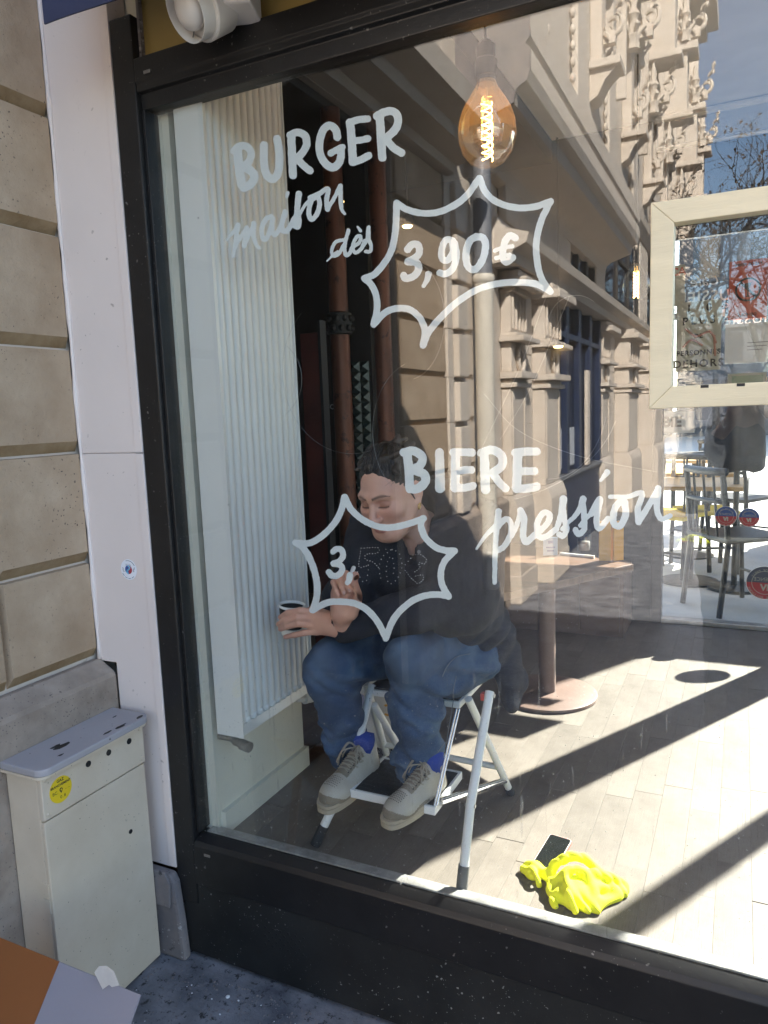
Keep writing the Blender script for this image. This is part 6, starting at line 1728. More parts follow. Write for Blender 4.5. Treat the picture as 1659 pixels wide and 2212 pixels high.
# ================================================================== THE SEATED PERSON
def rot(yaw, pitch, roll):
    return np.array(Matrix.Rotation(yaw, 3, 'Z') @ Matrix.Rotation(pitch, 3, 'X') @ Matrix.Rotation(roll, 3, 'Y'))
SK = np.array([0.66, 0.385, 0.295]); LIP = np.array([0.42, 0.16, 0.14]); BROW = np.array([0.030, 0.016, 0.010]); LASH_AND_SHADE = np.array([0.05, 0.025, 0.02]); LID_SHADE = np.array([0.42, 0.20, 0.145]); CHEEK = np.array([0.58, 0.28, 0.22])
HS = np.array([1.045, 0.98, 0.98])[None, :]
HEAD_R = rot(rad(-13), rad(19), rad(-4)) * HS
HEAD_C = np.array(PY(846, 1063, 0.285))
def head_field(h=0.0024):
    F = Field((-0.10, -0.135, -0.215), (0.10, 0.125, 0.135), h)
    F.add(F.ell((0, 0.012, 0.030), (0.074, 0.095, 0.086)), 0.01)
    F.add(F.ell((0, -0.030, -0.028), (0.063, 0.062, 0.088)), 0.03)
    F.add(F.ell((0, -0.046, -0.085), (0.043, 0.040, 0.034)), 0.03)
    F.add(F.ell((0, -0.078, -0.103), (0.019, 0.014, 0.016)), 0.022)
    for s_ in (-1, 1):
        F.add(F.cap((s_ * 0.058, 0.0, -0.045), 0.016, (s_ * 0.026, -0.066, -0.098), 0.014), 0.03)      # jaw line
        F.add(F.ell((s_ * 0.043, -0.066, -0.026), (0.022, 0.019, 0.020)), 0.025)                        # cheek bone
        F.add(F.cap((s_ * 0.012, -0.090, 0.022), 0.009, (s_ * 0.050, -0.070, 0.022), 0.008), 0.016)     # brow ridge
    for s_ in (-1, 1):
        F.sub(F.ell((s_ * 0.031, -0.098, 0.001), (0.019, 0.017, 0.0125)), 0.012)
        F.add(F.ell((s_ * 0.031, -0.0735, 0.000), (0.0145, 0.0125, 0.0125)), 0.004)
        F.sub(F.cap((s_ * 0.018, -0.0868, -0.0072), 0.0010, (s_ * 0.043, -0.0838, -0.0062), 0.0010), 0.003)
    F.add(F.cap((0, -0.088, 0.010), 0.0075, (0, -0.111, -0.036), 0.0105), 0.012)                         # nose
    F.add(F.ell((0, -0.112, -0.040), (0.0105, 0.0105, 0.0095)), 0.008)
    for s_ in (-1, 1):
        F.add(F.ell((s_ * 0.0125, -0.101, -0.042), (0.0075, 0.0105, 0.0075)), 0.007)
        F.sub(F.ell((s_ * 0.0065, -0.108, -0.0505), (0.0038, 0.005, 0.004)), 0.003)
    F.sub(F.cap((0, -0.104, -0.055), 0.002, (0, -0.098, -0.062), 0.0025), 0.006)
    F.add(F.ell((0, -0.0905, -0.0665), (0.021, 0.0095, 0.0052)), 0.006)                                  # lips
    F.add(F.ell((0, -0.0895, -0.0775), (0.0185, 0.0095, 0.0062)), 0.006)
    F.sub(F.cap((-0.021, -0.094, -0.0722), 0.0008, (0.021, -0.094, -0.0722), 0.0008), 0.003)
    for s_ in (-1, 1):                                                                                   # ears
        Re = np.array(Matrix.Rotation(s_ * rad(-22), 3, 'Z') @ Matrix.Rotation(rad(-12), 3, 'X'))
        F.add(F.ell((s_ * 0.077, 0.014, -0.006), (0.0065, 0.0175, 0.030), Re), 0.008)
        F.sub(F.ell((s_ * 0.0845, 0.010, -0.003), (0.005, 0.0095, 0.018), Re), 0.004)
        F.add(F.ell((s_ * 0.076, 0.004, -0.034), (0.006, 0.008, 0.008), Re), 0.006)
    F.add(F.cap((0, 0.030, -0.070), 0.050, (0, 0.075, -0.185), 0.054), 0.03)                             # neck
    return F
def head_col(V):
    C_ = np.tile(SK, (len(V), 1))
    x, y, z = V[:, 0], V[:, 1], V[:, 2]
    def blend(mask, col):
        nonlocal C_
        m_ = np.clip(mask, 0, 1)[:, None]
        C_ = C_ * (1 - m_) + col * m_
    ax = np.abs(x)
    front = y < -0.05
    blend(front * np.exp(-(((ax - 0.042) / 0.02) ** 2 + ((z + 0.032) / 0.02) ** 2)) * 0.6, CHEEK)
    blend((y < -0.09) * np.exp(-((z + 0.042) / 0.014) ** 2) * np.exp(-(x / 0.016) ** 2) * 0.5, CHEEK)
    lp = ((x / 0.023) ** 2 + ((z + 0.0722) / 0.0115) ** 2)
    blend(front * (y < -0.075) * np.clip((1.15 - lp) * 4, 0, 1) * 0.85, LIP)
    bz = 0.0225 + 0.004 * np.sin((ax - 0.012) / 0.042 * math.pi) - 0.10 * np.maximum(0, ax - 0.046)
    bw = 0.0042 * np.clip((0.058 - ax) / 0.02, 0.2, 1)
    blend(front * (ax > 0.010) * (ax < 0.056) * np.clip(1.4 - np.abs(z - bz) / bw, 0, 1) * 0.88, BROW)
    ed = ((ax - 0.031) / 0.018) ** 2 + ((z - 0.001) / 0.013) ** 2
    blend(front * np.clip((1.5 - ed) * 2, 0, 1) * 0.7, LID_SHADE)  # eye socket shade put into the lid colour
    lz = -0.0068 - 0.0018 * np.cos((ax - 0.031) / 0.015 * 1.4)
    blend(front * (np.abs(ax - 0.031) < 0.0165) * np.clip(1.5 - np.abs(z - lz) / 0.0021, 0, 1) * 0.95, LASH_AND_SHADE)
    blend((y < -0.10) * (np.abs(z + 0.0505) < 0.004) * (ax < 0.011) * (ax > 0.003) * 0.6, LASH_AND_SHADE)  # nostril shade painted with the lash colour
    return C_
HF = head_field()
HV, HQ = HF.net()
HCOL = head_col(HV)
HVw = HV @ HEAD_R.T + HEAD_C

# ---- hands: joints placed from the photograph (pixel + distance behind the pane)
def hand_field(caps, lo, hi, h=0.0019, k=0.006, palm=()):
    F = Field(lo, hi, h)
    for (p0, r0, p1, r1, kk) in palm: F.add(F.cap(p0, r0, p1, r1), kk)
    for ch in caps:
        G = None
        for (p0, r0, p1, r1) in ch:
            d = F.cap(p0, r0, p1, r1)
            G = d if G is None else smin(G, d, 0.003)
        F.add(G, k)
    return F
def chain(pts, rs): return [(pts[i], rs[i], pts[i + 1], rs[i + 1]) for i in range(len(pts) - 1)]
p = lambda x_, y_, d_: np.array(PY(x_, y_, d_))
# hand round the paper cup (person's left hand)
CW = p(727, 1352, 0.116)
cupc = p(630, 1338, 0.142)
H1 = hand_field(
    [chain([p(676, 1322, .108), p(648, 1319, .094), p(622, 1324, .093), p(606, 1333, .108)], [.0105, .0095, .0088, .0074]),
     chain([p(672, 1336, .102), p(642, 1334, .089), p(617, 1341, .090), p(602, 1348, .104)], [.0108, .0098, .0090, .0076]),
     chain([p(674, 1350, .101), p(645, 1347, .090), p(620, 1353, .091), p(606, 1359, .104)], [.0105, .0094, .0086, .0074]),
     chain([p(684, 1364, .104), p(657, 1367, .094), p(634, 1372, .093), p(617, 1376, .101)], [.0098, .0086, .0078, .0068]),
     chain([p(706, 1328, .132), p(676, 1316, .150), p(656, 1322, .160)], [.0130, .0105, .0085])],
    np.minimum(p(590, 1400, .06), p(770, 1290, .19)) - 0.03, np.maximum(p(590, 1290, .06), p(770, 1400, .19)) + 0.03,
    palm=[(CW + np.array([0.03, 0.02, 0.0]), .026, CW, .0255, .01), (CW, .0245, p(705, 1340, .114), .021, .02), (CW, .0215, p(706, 1352, .113), .021, .02),
          (p(705, 1338, .114), .019, p(677, 1325, .108), .0125, .012), (p(705, 1342, .112), .019, p(673, 1337, .103), .0125, .012), (p(706, 1350, .112), .019, p(675, 1350, .103), .0122, .012), (p(708, 1356, .113), .018, p(685, 1363, .106), .0118, .012)])
# raised right hand, palm to the glass, fingers folded down
RW = p(741, 1350, 0.118)
H2 = hand_field(
    [chain([p(759, 1268, .088), p(767, 1243, .066), p(769, 1252, .046), p(765, 1262, .040)], [.0102, .0096, .0088, .0076]),
     chain([p(748, 1262, .090), p(747, 1240, .064), p(752, 1263, .046), p(755, 1275, .047)], [.0104, .0098, .0088, .0074]),
     chain([p(737, 1265, .090), p(734, 1245, .064), p(739, 1268, .048), p(744, 1280, .049)], [.0100, .0094, .0084, .0070]),
     chain([p(727, 1274, .090), p(721, 1258, .070), p(727, 1275, .054), p(732, 1286, .053)], [.0092, .0084, .0074, .0064]),
     chain([p(765, 1306, .085), p(776, 1284, .064), p(768, 1262, .050), p(761, 1254, .046)], [.0150, .0120, .0098, .0080])],
    np.minimum(p(690, 1400, .02), p(800, 1220, .17)) - 0.03, np.maximum(p(690, 1220, .02), p(800, 1400, .17)) + 0.03,
    palm=[(RW + np.array([-0.01, 0.03, -0.035]), .026, RW, .0255, .01), (RW, .025, p(741, 1322, .084), .026, .02), (p(733, 1326, .083), .022, p(728, 1282, .084), .017, .02),
          (p(757, 1322, .082), .0215, p(766, 1300, .078), .0175, .02), (p(742, 1310, .090), .022, p(744, 1272, .090), .017, .02), (p(752, 1300, .092), .018, p(757, 1272, .090), .0125, .015)])
def hcol(V, tips):
    C_ = np.tile(SK * np.array([1.0, 0.94, 0.90]), (len(V), 1))
    for t_ in tips:
        d = np.linalg.norm(V - t_, axis=1)
        m_ = np.clip(1.4 - d / 0.008, 0, 1)[:, None] * 0.5
        C_ = C_ * (1 - m_) + np.array([0.56, 0.29, 0.24]) * m_
    return C_
V1, Q1 = H1.net(); V2, Q2 = H2.net()
tips1 = [p(606, 1333, .100), p(602, 1348, .096), p(606, 1359, .096), p(617, 1376, .094)]
tips2 = [p(765, 1264, .036), p(755, 1277, .041), p(744, 1282, .043), p(732, 1287, .047)]
# neck, upper chest and forearms inside the clothes
BF = Field((-1.18, 0.02, 0.90), (-0.55, 0.62, 1.36), 0.010)
NB = HEAD_C + HEAD_R @ np.array([0, 0.060, -0.150])
BF.add(BF.cap(NB, 0.050, (-0.862, 0.405, 1.235), 0.062), 0.02)
BF.add(BF.ell((-0.86, 0.45, 1.10), (0.155, 0.10, 0.19)), 0.05)
BF.add(BF.cap((-0.86, 0.46, 1.05), 0.12, (-0.85, 0.50, 0.95), 0.11), 0.05)
BF.add(BF.cap((-1.01, 0.43, 1.235), 0.045, (-0.71, 0.43, 1.235), 0.045), 0.05)
for (a_, b__, c_) in (((-0.70, 0.43, 1.23), (-0.668, 0.28, 1.055), CW), ((-1.02, 0.42, 1.22), (-1.055, 0.30, 1.045), RW)):
    BF.add(BF.cap(a_, 0.045, b__, 0.040), 0.03); BF.add(BF.cap(b__, 0.040, c_, 0.026), 0.02)
V3, Q3 = BF.net()
allV = np.concatenate([HVw, V1, V2, V3]); o1, o2_, o3 = len(HVw), len(HVw) + len(V1), len(HVw) + len(V1) + len(V2)
allQ = np.concatenate([HQ, Q1 + o1, Q2 + o2_, Q3 + o3])
allC = np.concatenate([HCOL, hcol(V1, tips1), hcol(V2, tips2), np.tile(SK, (len(V3), 1))])
me = bpy.data.meshes.new('person'); me.from_pydata(allV.tolist(), [], allQ.tolist())
me.materials.append(M['skin_v'])
ca = me.color_attributes.new('Col', 'FLOAT_COLOR', 'POINT')
ca.data.foreach_set('color', np.concatenate([allC, np.ones((len(allC), 1))], 1).astype(np.float32).ravel())
bm = bmesh.new(); bm.from_mesh(me); bmesh.ops.smooth_vert(bm, verts=bm.verts, factor=0.4, use_axis_x=True, use_axis_y=True, use_axis_z=True); bm.to_mesh(me); bm.free()
me.polygons.foreach_set('use_smooth', [True] * len(me.polygons))
person = link('person', me, None, 'person in dark jacket and jeans sitting hunched on the step stool with a cup', 'person')
# finger nails
b = MB()
for t_, nv in list(zip(tips1, [np.array([-0.2, -0.95, 0.15])] * 4)):
    pass
for t_, up_ in ((p(742.5, 1281, .0415), 1), (p(754, 1275.5, .0385), 1)):
    b.ball(t_, (0.0042, 0.0016, 0.0058), 10, 6)
nails = b.build('fingernails', mat('nail', (0.62, 0.38, 0.33), 0.3), person, smooth=True)
# ---- hair
F = Field((-0.12, -0.13, -0.10), (0.12, 0.19, 0.16), 0.0030)
ang = np.arctan2(F.X, F.Z + 0.03)
base = F.ell((0, 0.020, 0.036), (0.0795, 0.099, 0.092))
base = base + 0.0009 * np.sin(52 * ang + 14 * np.sin(9 * F.Y)) + 0.0006 * np.sin(97 * ang + 40 * F.Y) + 0.0030 * np.sin(23 * F.X + 5) * np.sin(31 * F.Y + 2)
F.F = base.astype(np.float32)
line = -(0.80 * F.Y + 0.60 * F.Z) - 0.004 + 0.004 * np.cos(F.X * 33) - 0.030 * np.clip((np.abs(F.X) - 0.052) / 0.02, 0, 1) * (F.Y < 0.012)
line = line + 0.0035 * np.sin(95 * F.X + 1.0) * np.sin(41 * F.X) + 0.0020 * np.sin(210 * F.X)
tr_ = np.random.default_rng(8)
for k in range(26):          # loose waves that break the outline of the hair
    a_ = tr_.uniform(-1.25, 1.25); yy_ = tr_.uniform(-0.045, 0.08)
    g_ = math.sqrt(max(0.05, 1 - ((yy_ - 0.02) / 0.099) ** 2))
    cpt = np.array([0.0795 * g_ * math.sin(a_), yy_, 0.036 + 0.092 * g_ * math.cos(a_)])
    tng = np.array([tr_.normal(0, 0.02), 0.030, tr_.normal(0.004, 0.008)])
    F.add(F.cap(cpt - tng * 0.6, 0.005, cpt + tng, tr_.uniform(0.006, 0.010)), 0.014)
F.clip(line.astype(np.float32), 0.005)
F.add(F.ell((0.0, 0.118, 0.045), (0.040, 0.042, 0.040)) + 0.002 * np.sin(60 * ang), 0.015)
for s_ in (-1, 1):
    F.add(F.cap((s_ * 0.074, -0.012, 0.012), 0.0045, (s_ * 0.0755, -0.004, -0.022), 0.0020), 0.006)
V, Q = F.net()
me = bpy.data.meshes.new('hair'); me.from_pydata((V @ HEAD_R.T + HEAD_C).tolist(), [], Q.tolist()); me.materials.append(M['hair'])
me.polygons.foreach_set('use_smooth', [True] * len(me.polygons)); hair = link('hair', me, person)
b = MB()
hr = np.random.default_rng(2)
for k in range(420):        # combed back locks, a little messy on top
    x0 = hr.uniform(-0.072, 0.072); y0 = -0.062 + 0.9 * abs(x0) ** 1.25 + hr.uniform(-0.004, 0.03)
    lift = hr.uniform(0.0, 0.010) + (0.016 * hr.random() if hr.random() < 0.3 else 0)
    pts = []
    xx, sw = x0, hr.normal(0, 0.05)
    for t in np.linspace(0, 1, 7):
        yy = y0 + 0.10 * t; xq = xx * (1 - 0.25 * t) + sw * t * t * 0.4 + 0.003 * math.sin(7 * t + k)
        g = 1 - (xq / 0.0795) ** 2 - ((yy - 0.02) / 0.099) ** 2
        if g < 0.03: break
        pts.append(np.array([xq, yy, 0.036 + 0.092 * math.sqrt(g) + lift * math.sin(math.pi * min(1, t + 0.1)) + 0.0008]))
    if len(pts) > 2:
        b.tube([HEAD_R @ q for q in [pt_ for pt_ in pts]] if False else [q @ HEAD_R.T + HEAD_C for q in pts], [0.0019 * (1 - 0.6 * i / len(pts)) for i in range(len(pts))], 4)
for k in range(90):
    x0 = hr.uniform(-0.07, 0.07); y0 = hr.uniform(-0.07, 0.03)
    z0 = 0.036 + 0.093 * math.sqrt(max(0.02, 1 - (x0 / 0.0795) ** 2 - ((y0 - 0.02) / 0.099) ** 2))
    q0 = np.array([x0, y0, z0]); dr_ = np.array([hr.normal(0, 0.35), hr.uniform(0.1, 0.9), hr.uniform(-0.1, 0.5)])
    L = hr.uniform(0.015, 0.045)
    b.tube([(q0 + dr_ * L * t + np.array([0, 0, 0.010 * t * (1 - t)])) @ HEAD_R.T + HEAD_C for t in (0, 0.33, 0.66, 1)], 0.0004, 3)
b.build('stray_hair', M['hair'], hair, kind='stuff')
# ear ring
ec = HEAD_C + HEAD_R @ np.array([0.078, 0.002, -0.047])
b = MB(); tt = np.linspace(0, 2 * math.pi, 22)
b.tube([ec + np.array([0.0020 * math.cos(a), 0.0065 * math.sin(a), 0.0085 * math.cos(a)]) for a in tt], 0.0019, 8, caps=False)
b.build('earring', M['gold_metal'], person, smooth=True)

# ---- jacket
F = Field((-1.20, 0.03, 0.66), (-0.46, 0.74, 1.50), 0.0085)
F.F = np.full(F.X.shape, 1e3, np.float32)
F.add(F.cap((-0.85, 0.51, 0.92), 0.150, (-0.86, 0.455, 1.12), 0.155), 0.05)
F.add(F.ell((-0.855, 0.46, 1.15), (0.195, 0.125, 0.17)), 0.06)
F.add(F.cap((-1.00, 0.43, 1.245), 0.070, (-0.715, 0.435, 1.25), 0.075), 0.07)
F.add(F.ell((-0.825, 0.51, 1.295), (0.145, 0.10, 0.095)), 0.07)
F.add(F.ell(p(945, 1130, 0.50), (0.10, 0.09, 0.085)), 0.06)
F.add(F.ell(p(1000, 1165, 0.46), (0.075, 0.085, 0.085)), 0.06)
ELB = np.array([-0.655, 0.265, 1.075])
F.add(F.cap((-0.695, 0.435, 1.235), 0.086, ELB, 0.068), 0.05)
F.add(F.cap(ELB, 0.068, (ELB + CW) / 2 + np.array([0, 0, 0.008]), 0.056), 0.035)
F.add(F.cap((ELB + CW) / 2 + np.array([0, 0, 0.008]), 0.056, CW + np.array([0.016, 0.004, 0.0]), 0.036), 0.035)
F.add(F.cap((-1.015, 0.425, 1.225), 0.080, (-1.055, 0.305, 1.045), 0.062), 0.05)
F.add(F.cap((-1.055, 0.305, 1.045), 0.060, RW + np.array([-0.008, 0.025, -0.012]), 0.036), 0.035)
F.add(F.ell((-0.70, 0.36, 1.12), (0.09, 0.12, 0.13)), 0.06)
F.add(F.ell((-0.86, 0.40, 0.985), (0.165, 0.12, 0.06)), 0.06)                 # fabric lying on the lap
Rt = np.array(Matrix.Rotation(rad(-20), 3, 'Y') @ Matrix.Rotation(rad(-8), 3, 'X'))
F.add(F.ell((-0.645, 0.53, 0.87), (0.045, 0.095, 0.185), Rt), 0.05)
F.add(F.ell((-0.665, 0.42, 0.985), (0.055, 0.11, 0.075)), 0.05)           # tail hanging behind the seat
# collar standing round the neck
nk = NB + np.array([0, 0.012, -0.055])
F.add(F.cap(nk + [0, 0.01, -0.03], 0.078, nk + [0, 0.01, 0.012], 0.070), 0.03)
# folds
wr = 0.0042 * np.sin(46 * F.X + 30 * F.Z + 3 * np.sin(19 * F.Y)) * np.exp(-(((F.X - ELB[0]) / 0.12) ** 2 + ((F.Y - ELB[1]) / 0.12) ** 2 + ((F.Z - ELB[2]) / 0.10) ** 2))
wr += 0.0038 * np.sin(70 * F.X + 25 * F.Z) * np.exp(-(((F.X + 0.86) / 0.13) ** 2 + ((F.Y - 0.17) / 0.10) ** 2 + ((F.Z - 1.04) / 0.07) ** 2))
wr += 0.0050 * (1 - 2 * np.abs(np.sin(21 * F.X - 26 * F.Z + 12 * F.Y + 1.5 * np.sin(17 * F.Z)))) + 0.0030 * np.sin(24 * F.X - 33 * F.Z + 12 * F.Y) + 0.0022 * np.sin(51 * F.Z + 17 * F.X + 23 * F.Y)
F.F += wr.astype(np.float32)
# neck hole, open front, sleeve ends
F.sub(F.cap(nk + [0, 0.0, -0.02], 0.056, NB + [0, -0.03, 0.10], 0.060), 0.006)
F.sub(F.cap(p(878, 1162, 0.30), 0.030, p(890, 1226, 0.325), 0.006), 0.008)
d_ = (CW - ELB) / np.linalg.norm(CW - ELB)
F.clip(((F.X - CW[0] - 0.012) * d_[0] + (F.Y - CW[1]) * d_[1] + (F.Z - CW[2]) * d_[2] - 0.006).astype(np.float32) * np.where((F.X < -0.90) & (F.Y < 0.20) & (np.abs(F.Z - CW[2]) < 0.06), 1, 0) + np.where((F.X < -0.90) & (F.Y < 0.20) & (np.abs(F.Z - CW[2]) < 0.06), 0, -1.0), 0.003) if False else None
V, Q = F.net()
me = F.mesh('jacket', M['jacket']); jk = link('jacket', me, person)
# ribbed cuffs
for w_, e_ in ((CW, ELB), (RW, np.array([-1.055, 0.305, 1.045]))):
    d_ = (e_ - w_) / np.linalg.norm(e_ - w_)
    b = MB(); b.tube([w_ + d_ * 0.004, w_ + d_ * 0.012, w_ + d_ * 0.045], [0.0335, 0.036, 0.0385], 20); b.build('cuff', M['jacket'], jk, smooth=True, sharp=50)
for (px, py, y_) in ((905, 1192, 0.262), (888, 1273, 0.235)):
    b = MB(); q = p(px, py, y_); b.lathe([(0.0030, -0.006), (0.0055, 0), (0.0050, 0.0018), (0.002, 0.001)], tuple(q), 14, R=[[1, 0, 0], [0, 0, -1], [0, 1, 0]]); b.build('button', M['pipe_grey'], jk, smooth=True)

# ---- jeans
KR = p(893, 1432, 0.165); KL = p(712, 1440, 0.160)
AR = p(904, 1666, 0.228); AL = p(754, 1634, 0.275)
F = Field((-1.22, 0.03, 0.52), (-0.55, 0.70, 1.06), 0.0068)
F.F = np.full(F.X.shape, 1e3, np.float32)
F.add(F.cap((-0.945, 0.485, 0.895), 0.108, (-0.755, 0.485, 0.895), 0.108), 0.05)
F.add(F.cap((-0.740, 0.45, 0.880), 0.108, KR + [0, 0.01, 0.0], 0.074), 0.05)
F.add(F.cap((-0.955, 0.45, 0.895), 0.100, KL + [0, 0.01, 0.0], 0.070), 0.05)
F.add(F.ell((-0.72, 0.36, 0.870), (0.075, 0.12, 0.080)), 0.05)
F.add(F.cap(KR, 0.074, KR + (AR - KR) * 0.45 + [0, 0.006, 0], 0.066), 0.03)
F.add(F.cap(KR + (AR - KR) * 0.45 + [0, 0.006, 0], 0.066, AR, 0.060), 0.03)
F.add(F.cap(KL, 0.070, KL + (AL - KL) * 0.45 + [0, 0.006, 0], 0.062), 0.03)
F.add(F.cap(KL + (AL - KL) * 0.45 + [0, 0.006, 0], 0.062, AL, 0.056), 0.03)
f_k = np.exp(-(((F.X - KR[0]) / 0.10) ** 2 + ((F.Y - KR[1] - 0.06) / 0.08) ** 2 + ((F.Z - KR[2] + 0.05) / 0.06) ** 2)) + np.exp(-(((F.X - KL[0]) / 0.10) ** 2 + ((F.Y - KL[1] - 0.06) / 0.08) ** 2 + ((F.Z - KL[2] + 0.05) / 0.06) ** 2))
fr_ = lambda c_, s_: np.exp(-(((F.X - c_[0]) / s_) ** 2 + ((F.Y - c_[1]) / s_) ** 2 + ((F.Z - c_[2]) / s_) ** 2))
rid = lambda a: 1 - 2 * np.abs(np.sin(a))
shin = 1 / (1 + np.exp((F.Z - KR[2] + 0.03) / 0.025))
wx = 0.0048 * shin * rid(34 * F.Z + 13 * F.X + 9 * F.Y + 1.6 * np.sin(31 * F.X + 22 * F.Z)) + 0.0030 * shin * rid(62 * F.Z - 26 * F.X + 18 * F.Y + 1.1 * np.sin(40 * F.Y))
wx += 0.0036 * (1 - shin) * rid(30 * F.X + 17 * F.Y - 20 * F.Z + 1.3 * np.sin(25 * F.Y))
wx += 0.010 * fr_(p(985, 1482, 0.19), 0.05) * rid(52 * F.X + 40 * F.Z) + 0.009 * fr_(p(800, 1470, 0.17), 0.05) * rid(60 * F.Z + 30 * F.X)
wr = wx + 0.014 * f_k * (1 - 2 * np.abs(np.sin(42 * F.Z + 26 * F.X + 14 * F.Y)))
hm = np.exp(-((F.Z - AR[2] - 0.03) / 0.055) ** 2)
wr += 0.0095 * hm * np.sin(95 * F.Z + 30 * F.X - 26 * F.Y + 2 * np.sin(40 * F.X))
wr += 0.0050 * np.sin(34 * F.Z + 30 * F.X + 18 * F.Y) + 0.0032 * np.sin(63 * F.X - 41 * F.Z + 9 * F.Y + 2 * np.sin(22 * F.Z))
F.F += wr.astype(np.float32)
for A2, K2 in ((AR, KR), (AL, KL)):
    d_ = (A2 - K2) / np.linalg.norm(A2 - K2)
    # hollow hem and clean cut across the ankle
    F.sub(F.cap(A2 + d_ * 0.10, 0.060, A2 - d_ * 0.03, 0.046), 0.004)
    near = (np.abs(F.X - A2[0]) < 0.10) & (np.abs(F.Y - A2[1]) < 0.12) & (F.Z < A2[2] + 0.10)
    pl_ = (F.X - A2[0]) * d_[0] + (F.Y - A2[1]) * d_[1] + (F.Z - A2[2]) * d_[2] - 0.004
    F.clip(np.where(near, pl_, -1.0).astype(np.float32), 0.002)
me = F.mesh('jeans', M['denim']); jn = link('jeans', me, person)
_v = np.array([v.co[:] for v in me.vertices])
fd = np.zeros(len(_v))
for K2, s2 in ((KR, 0.62), (KL, 0.45)):      # worn knees and thighs
    q2 = _v - (K2 + np.array([0.0, -0.03, 0.02])); fd = np.maximum(fd, s2 * np.exp(-((q2[:, 0] / 0.05) ** 2 + (q2[:, 1] / 0.09) ** 2 + (q2[:, 2] / 0.07) ** 2)))
q2 = _v - np.array([-0.70, 0.28, 0.96]); fd = np.maximum(fd, 0.5 * np.exp(-((q2[:, 0] / 0.05) ** 2 + (q2[:, 1] / 0.10) ** 2 + (q2[:, 2] / 0.06) ** 2)))
for A2, K2 in ((AR, KR), (AL, KL)):          # frayed hems and creases
    d2 = (A2 - K2) / np.linalg.norm(A2 - K2); tt_ = (_v - A2) @ d2; rr_ = np.linalg.norm(_v - A2 - tt_[:, None] * d2, axis=1)
    fd = np.maximum(fd, 0.8 * (rr_ < 0.09) * (np.exp(-((tt_ + 0.008) / 0.006) ** 2) + 0.45 * np.maximum(0, np.sin(tt_ * 150 + 25 * _v[:, 0])) ** 6 * np.exp(-((tt_ + 0.05) / 0.05) ** 2)))
fa_ = me.attributes.new('Fade', 'FLOAT', 'POINT'); fa_.data.foreach_set('value', np.clip(fd, 0, 1).astype(np.float32))
# side seam stitches on the jeans: nearest points of the surface
JV = np.array([v.co[:] for v in me.vertices])
JN = np.array([v.normal[:] for v in me.vertices])
def seam(pts, name='seam'):
    out = []
    for q in pts:
        o_ = CAM; d = ray(*q); d = d / np.linalg.norm(d)
        t = (JV - o_) @ d; off = np.linalg.norm(JV - o_ - t[:, None] * d, axis=1)
        c_ = np.where(off < 0.008)[0]
        if len(c_) == 0: continue
        i = c_[np.argmin(t[c_])]
        out.append(o_ + d * t[i] + JN[i] * 0.0012)
    if len(out) > 3:
        b = MB(); b.tube(crom(out, 3), 0.0011, 5); b.build(name, M['stitch'], jn)
seam([tuple(q) for q in crom([(985, 1460), (978, 1500), (985, 1550), (970, 1590), (945, 1625)], 8)])
seam([tuple(q) for q in crom([(1015, 1412), (985, 1420), (965, 1440), (955, 1462)], 8)])
for A2, r_, K2 in ((AR, 0.0605, KR), (AL, 0.0565, KL)):
    d_ = (A2 - K2) / np.linalg.norm(A2 - K2)
    a_ = np.cross(d_, [1, 0, 0]); a_ /= np.linalg.norm(a_); b_ = np.cross(d_, a_)

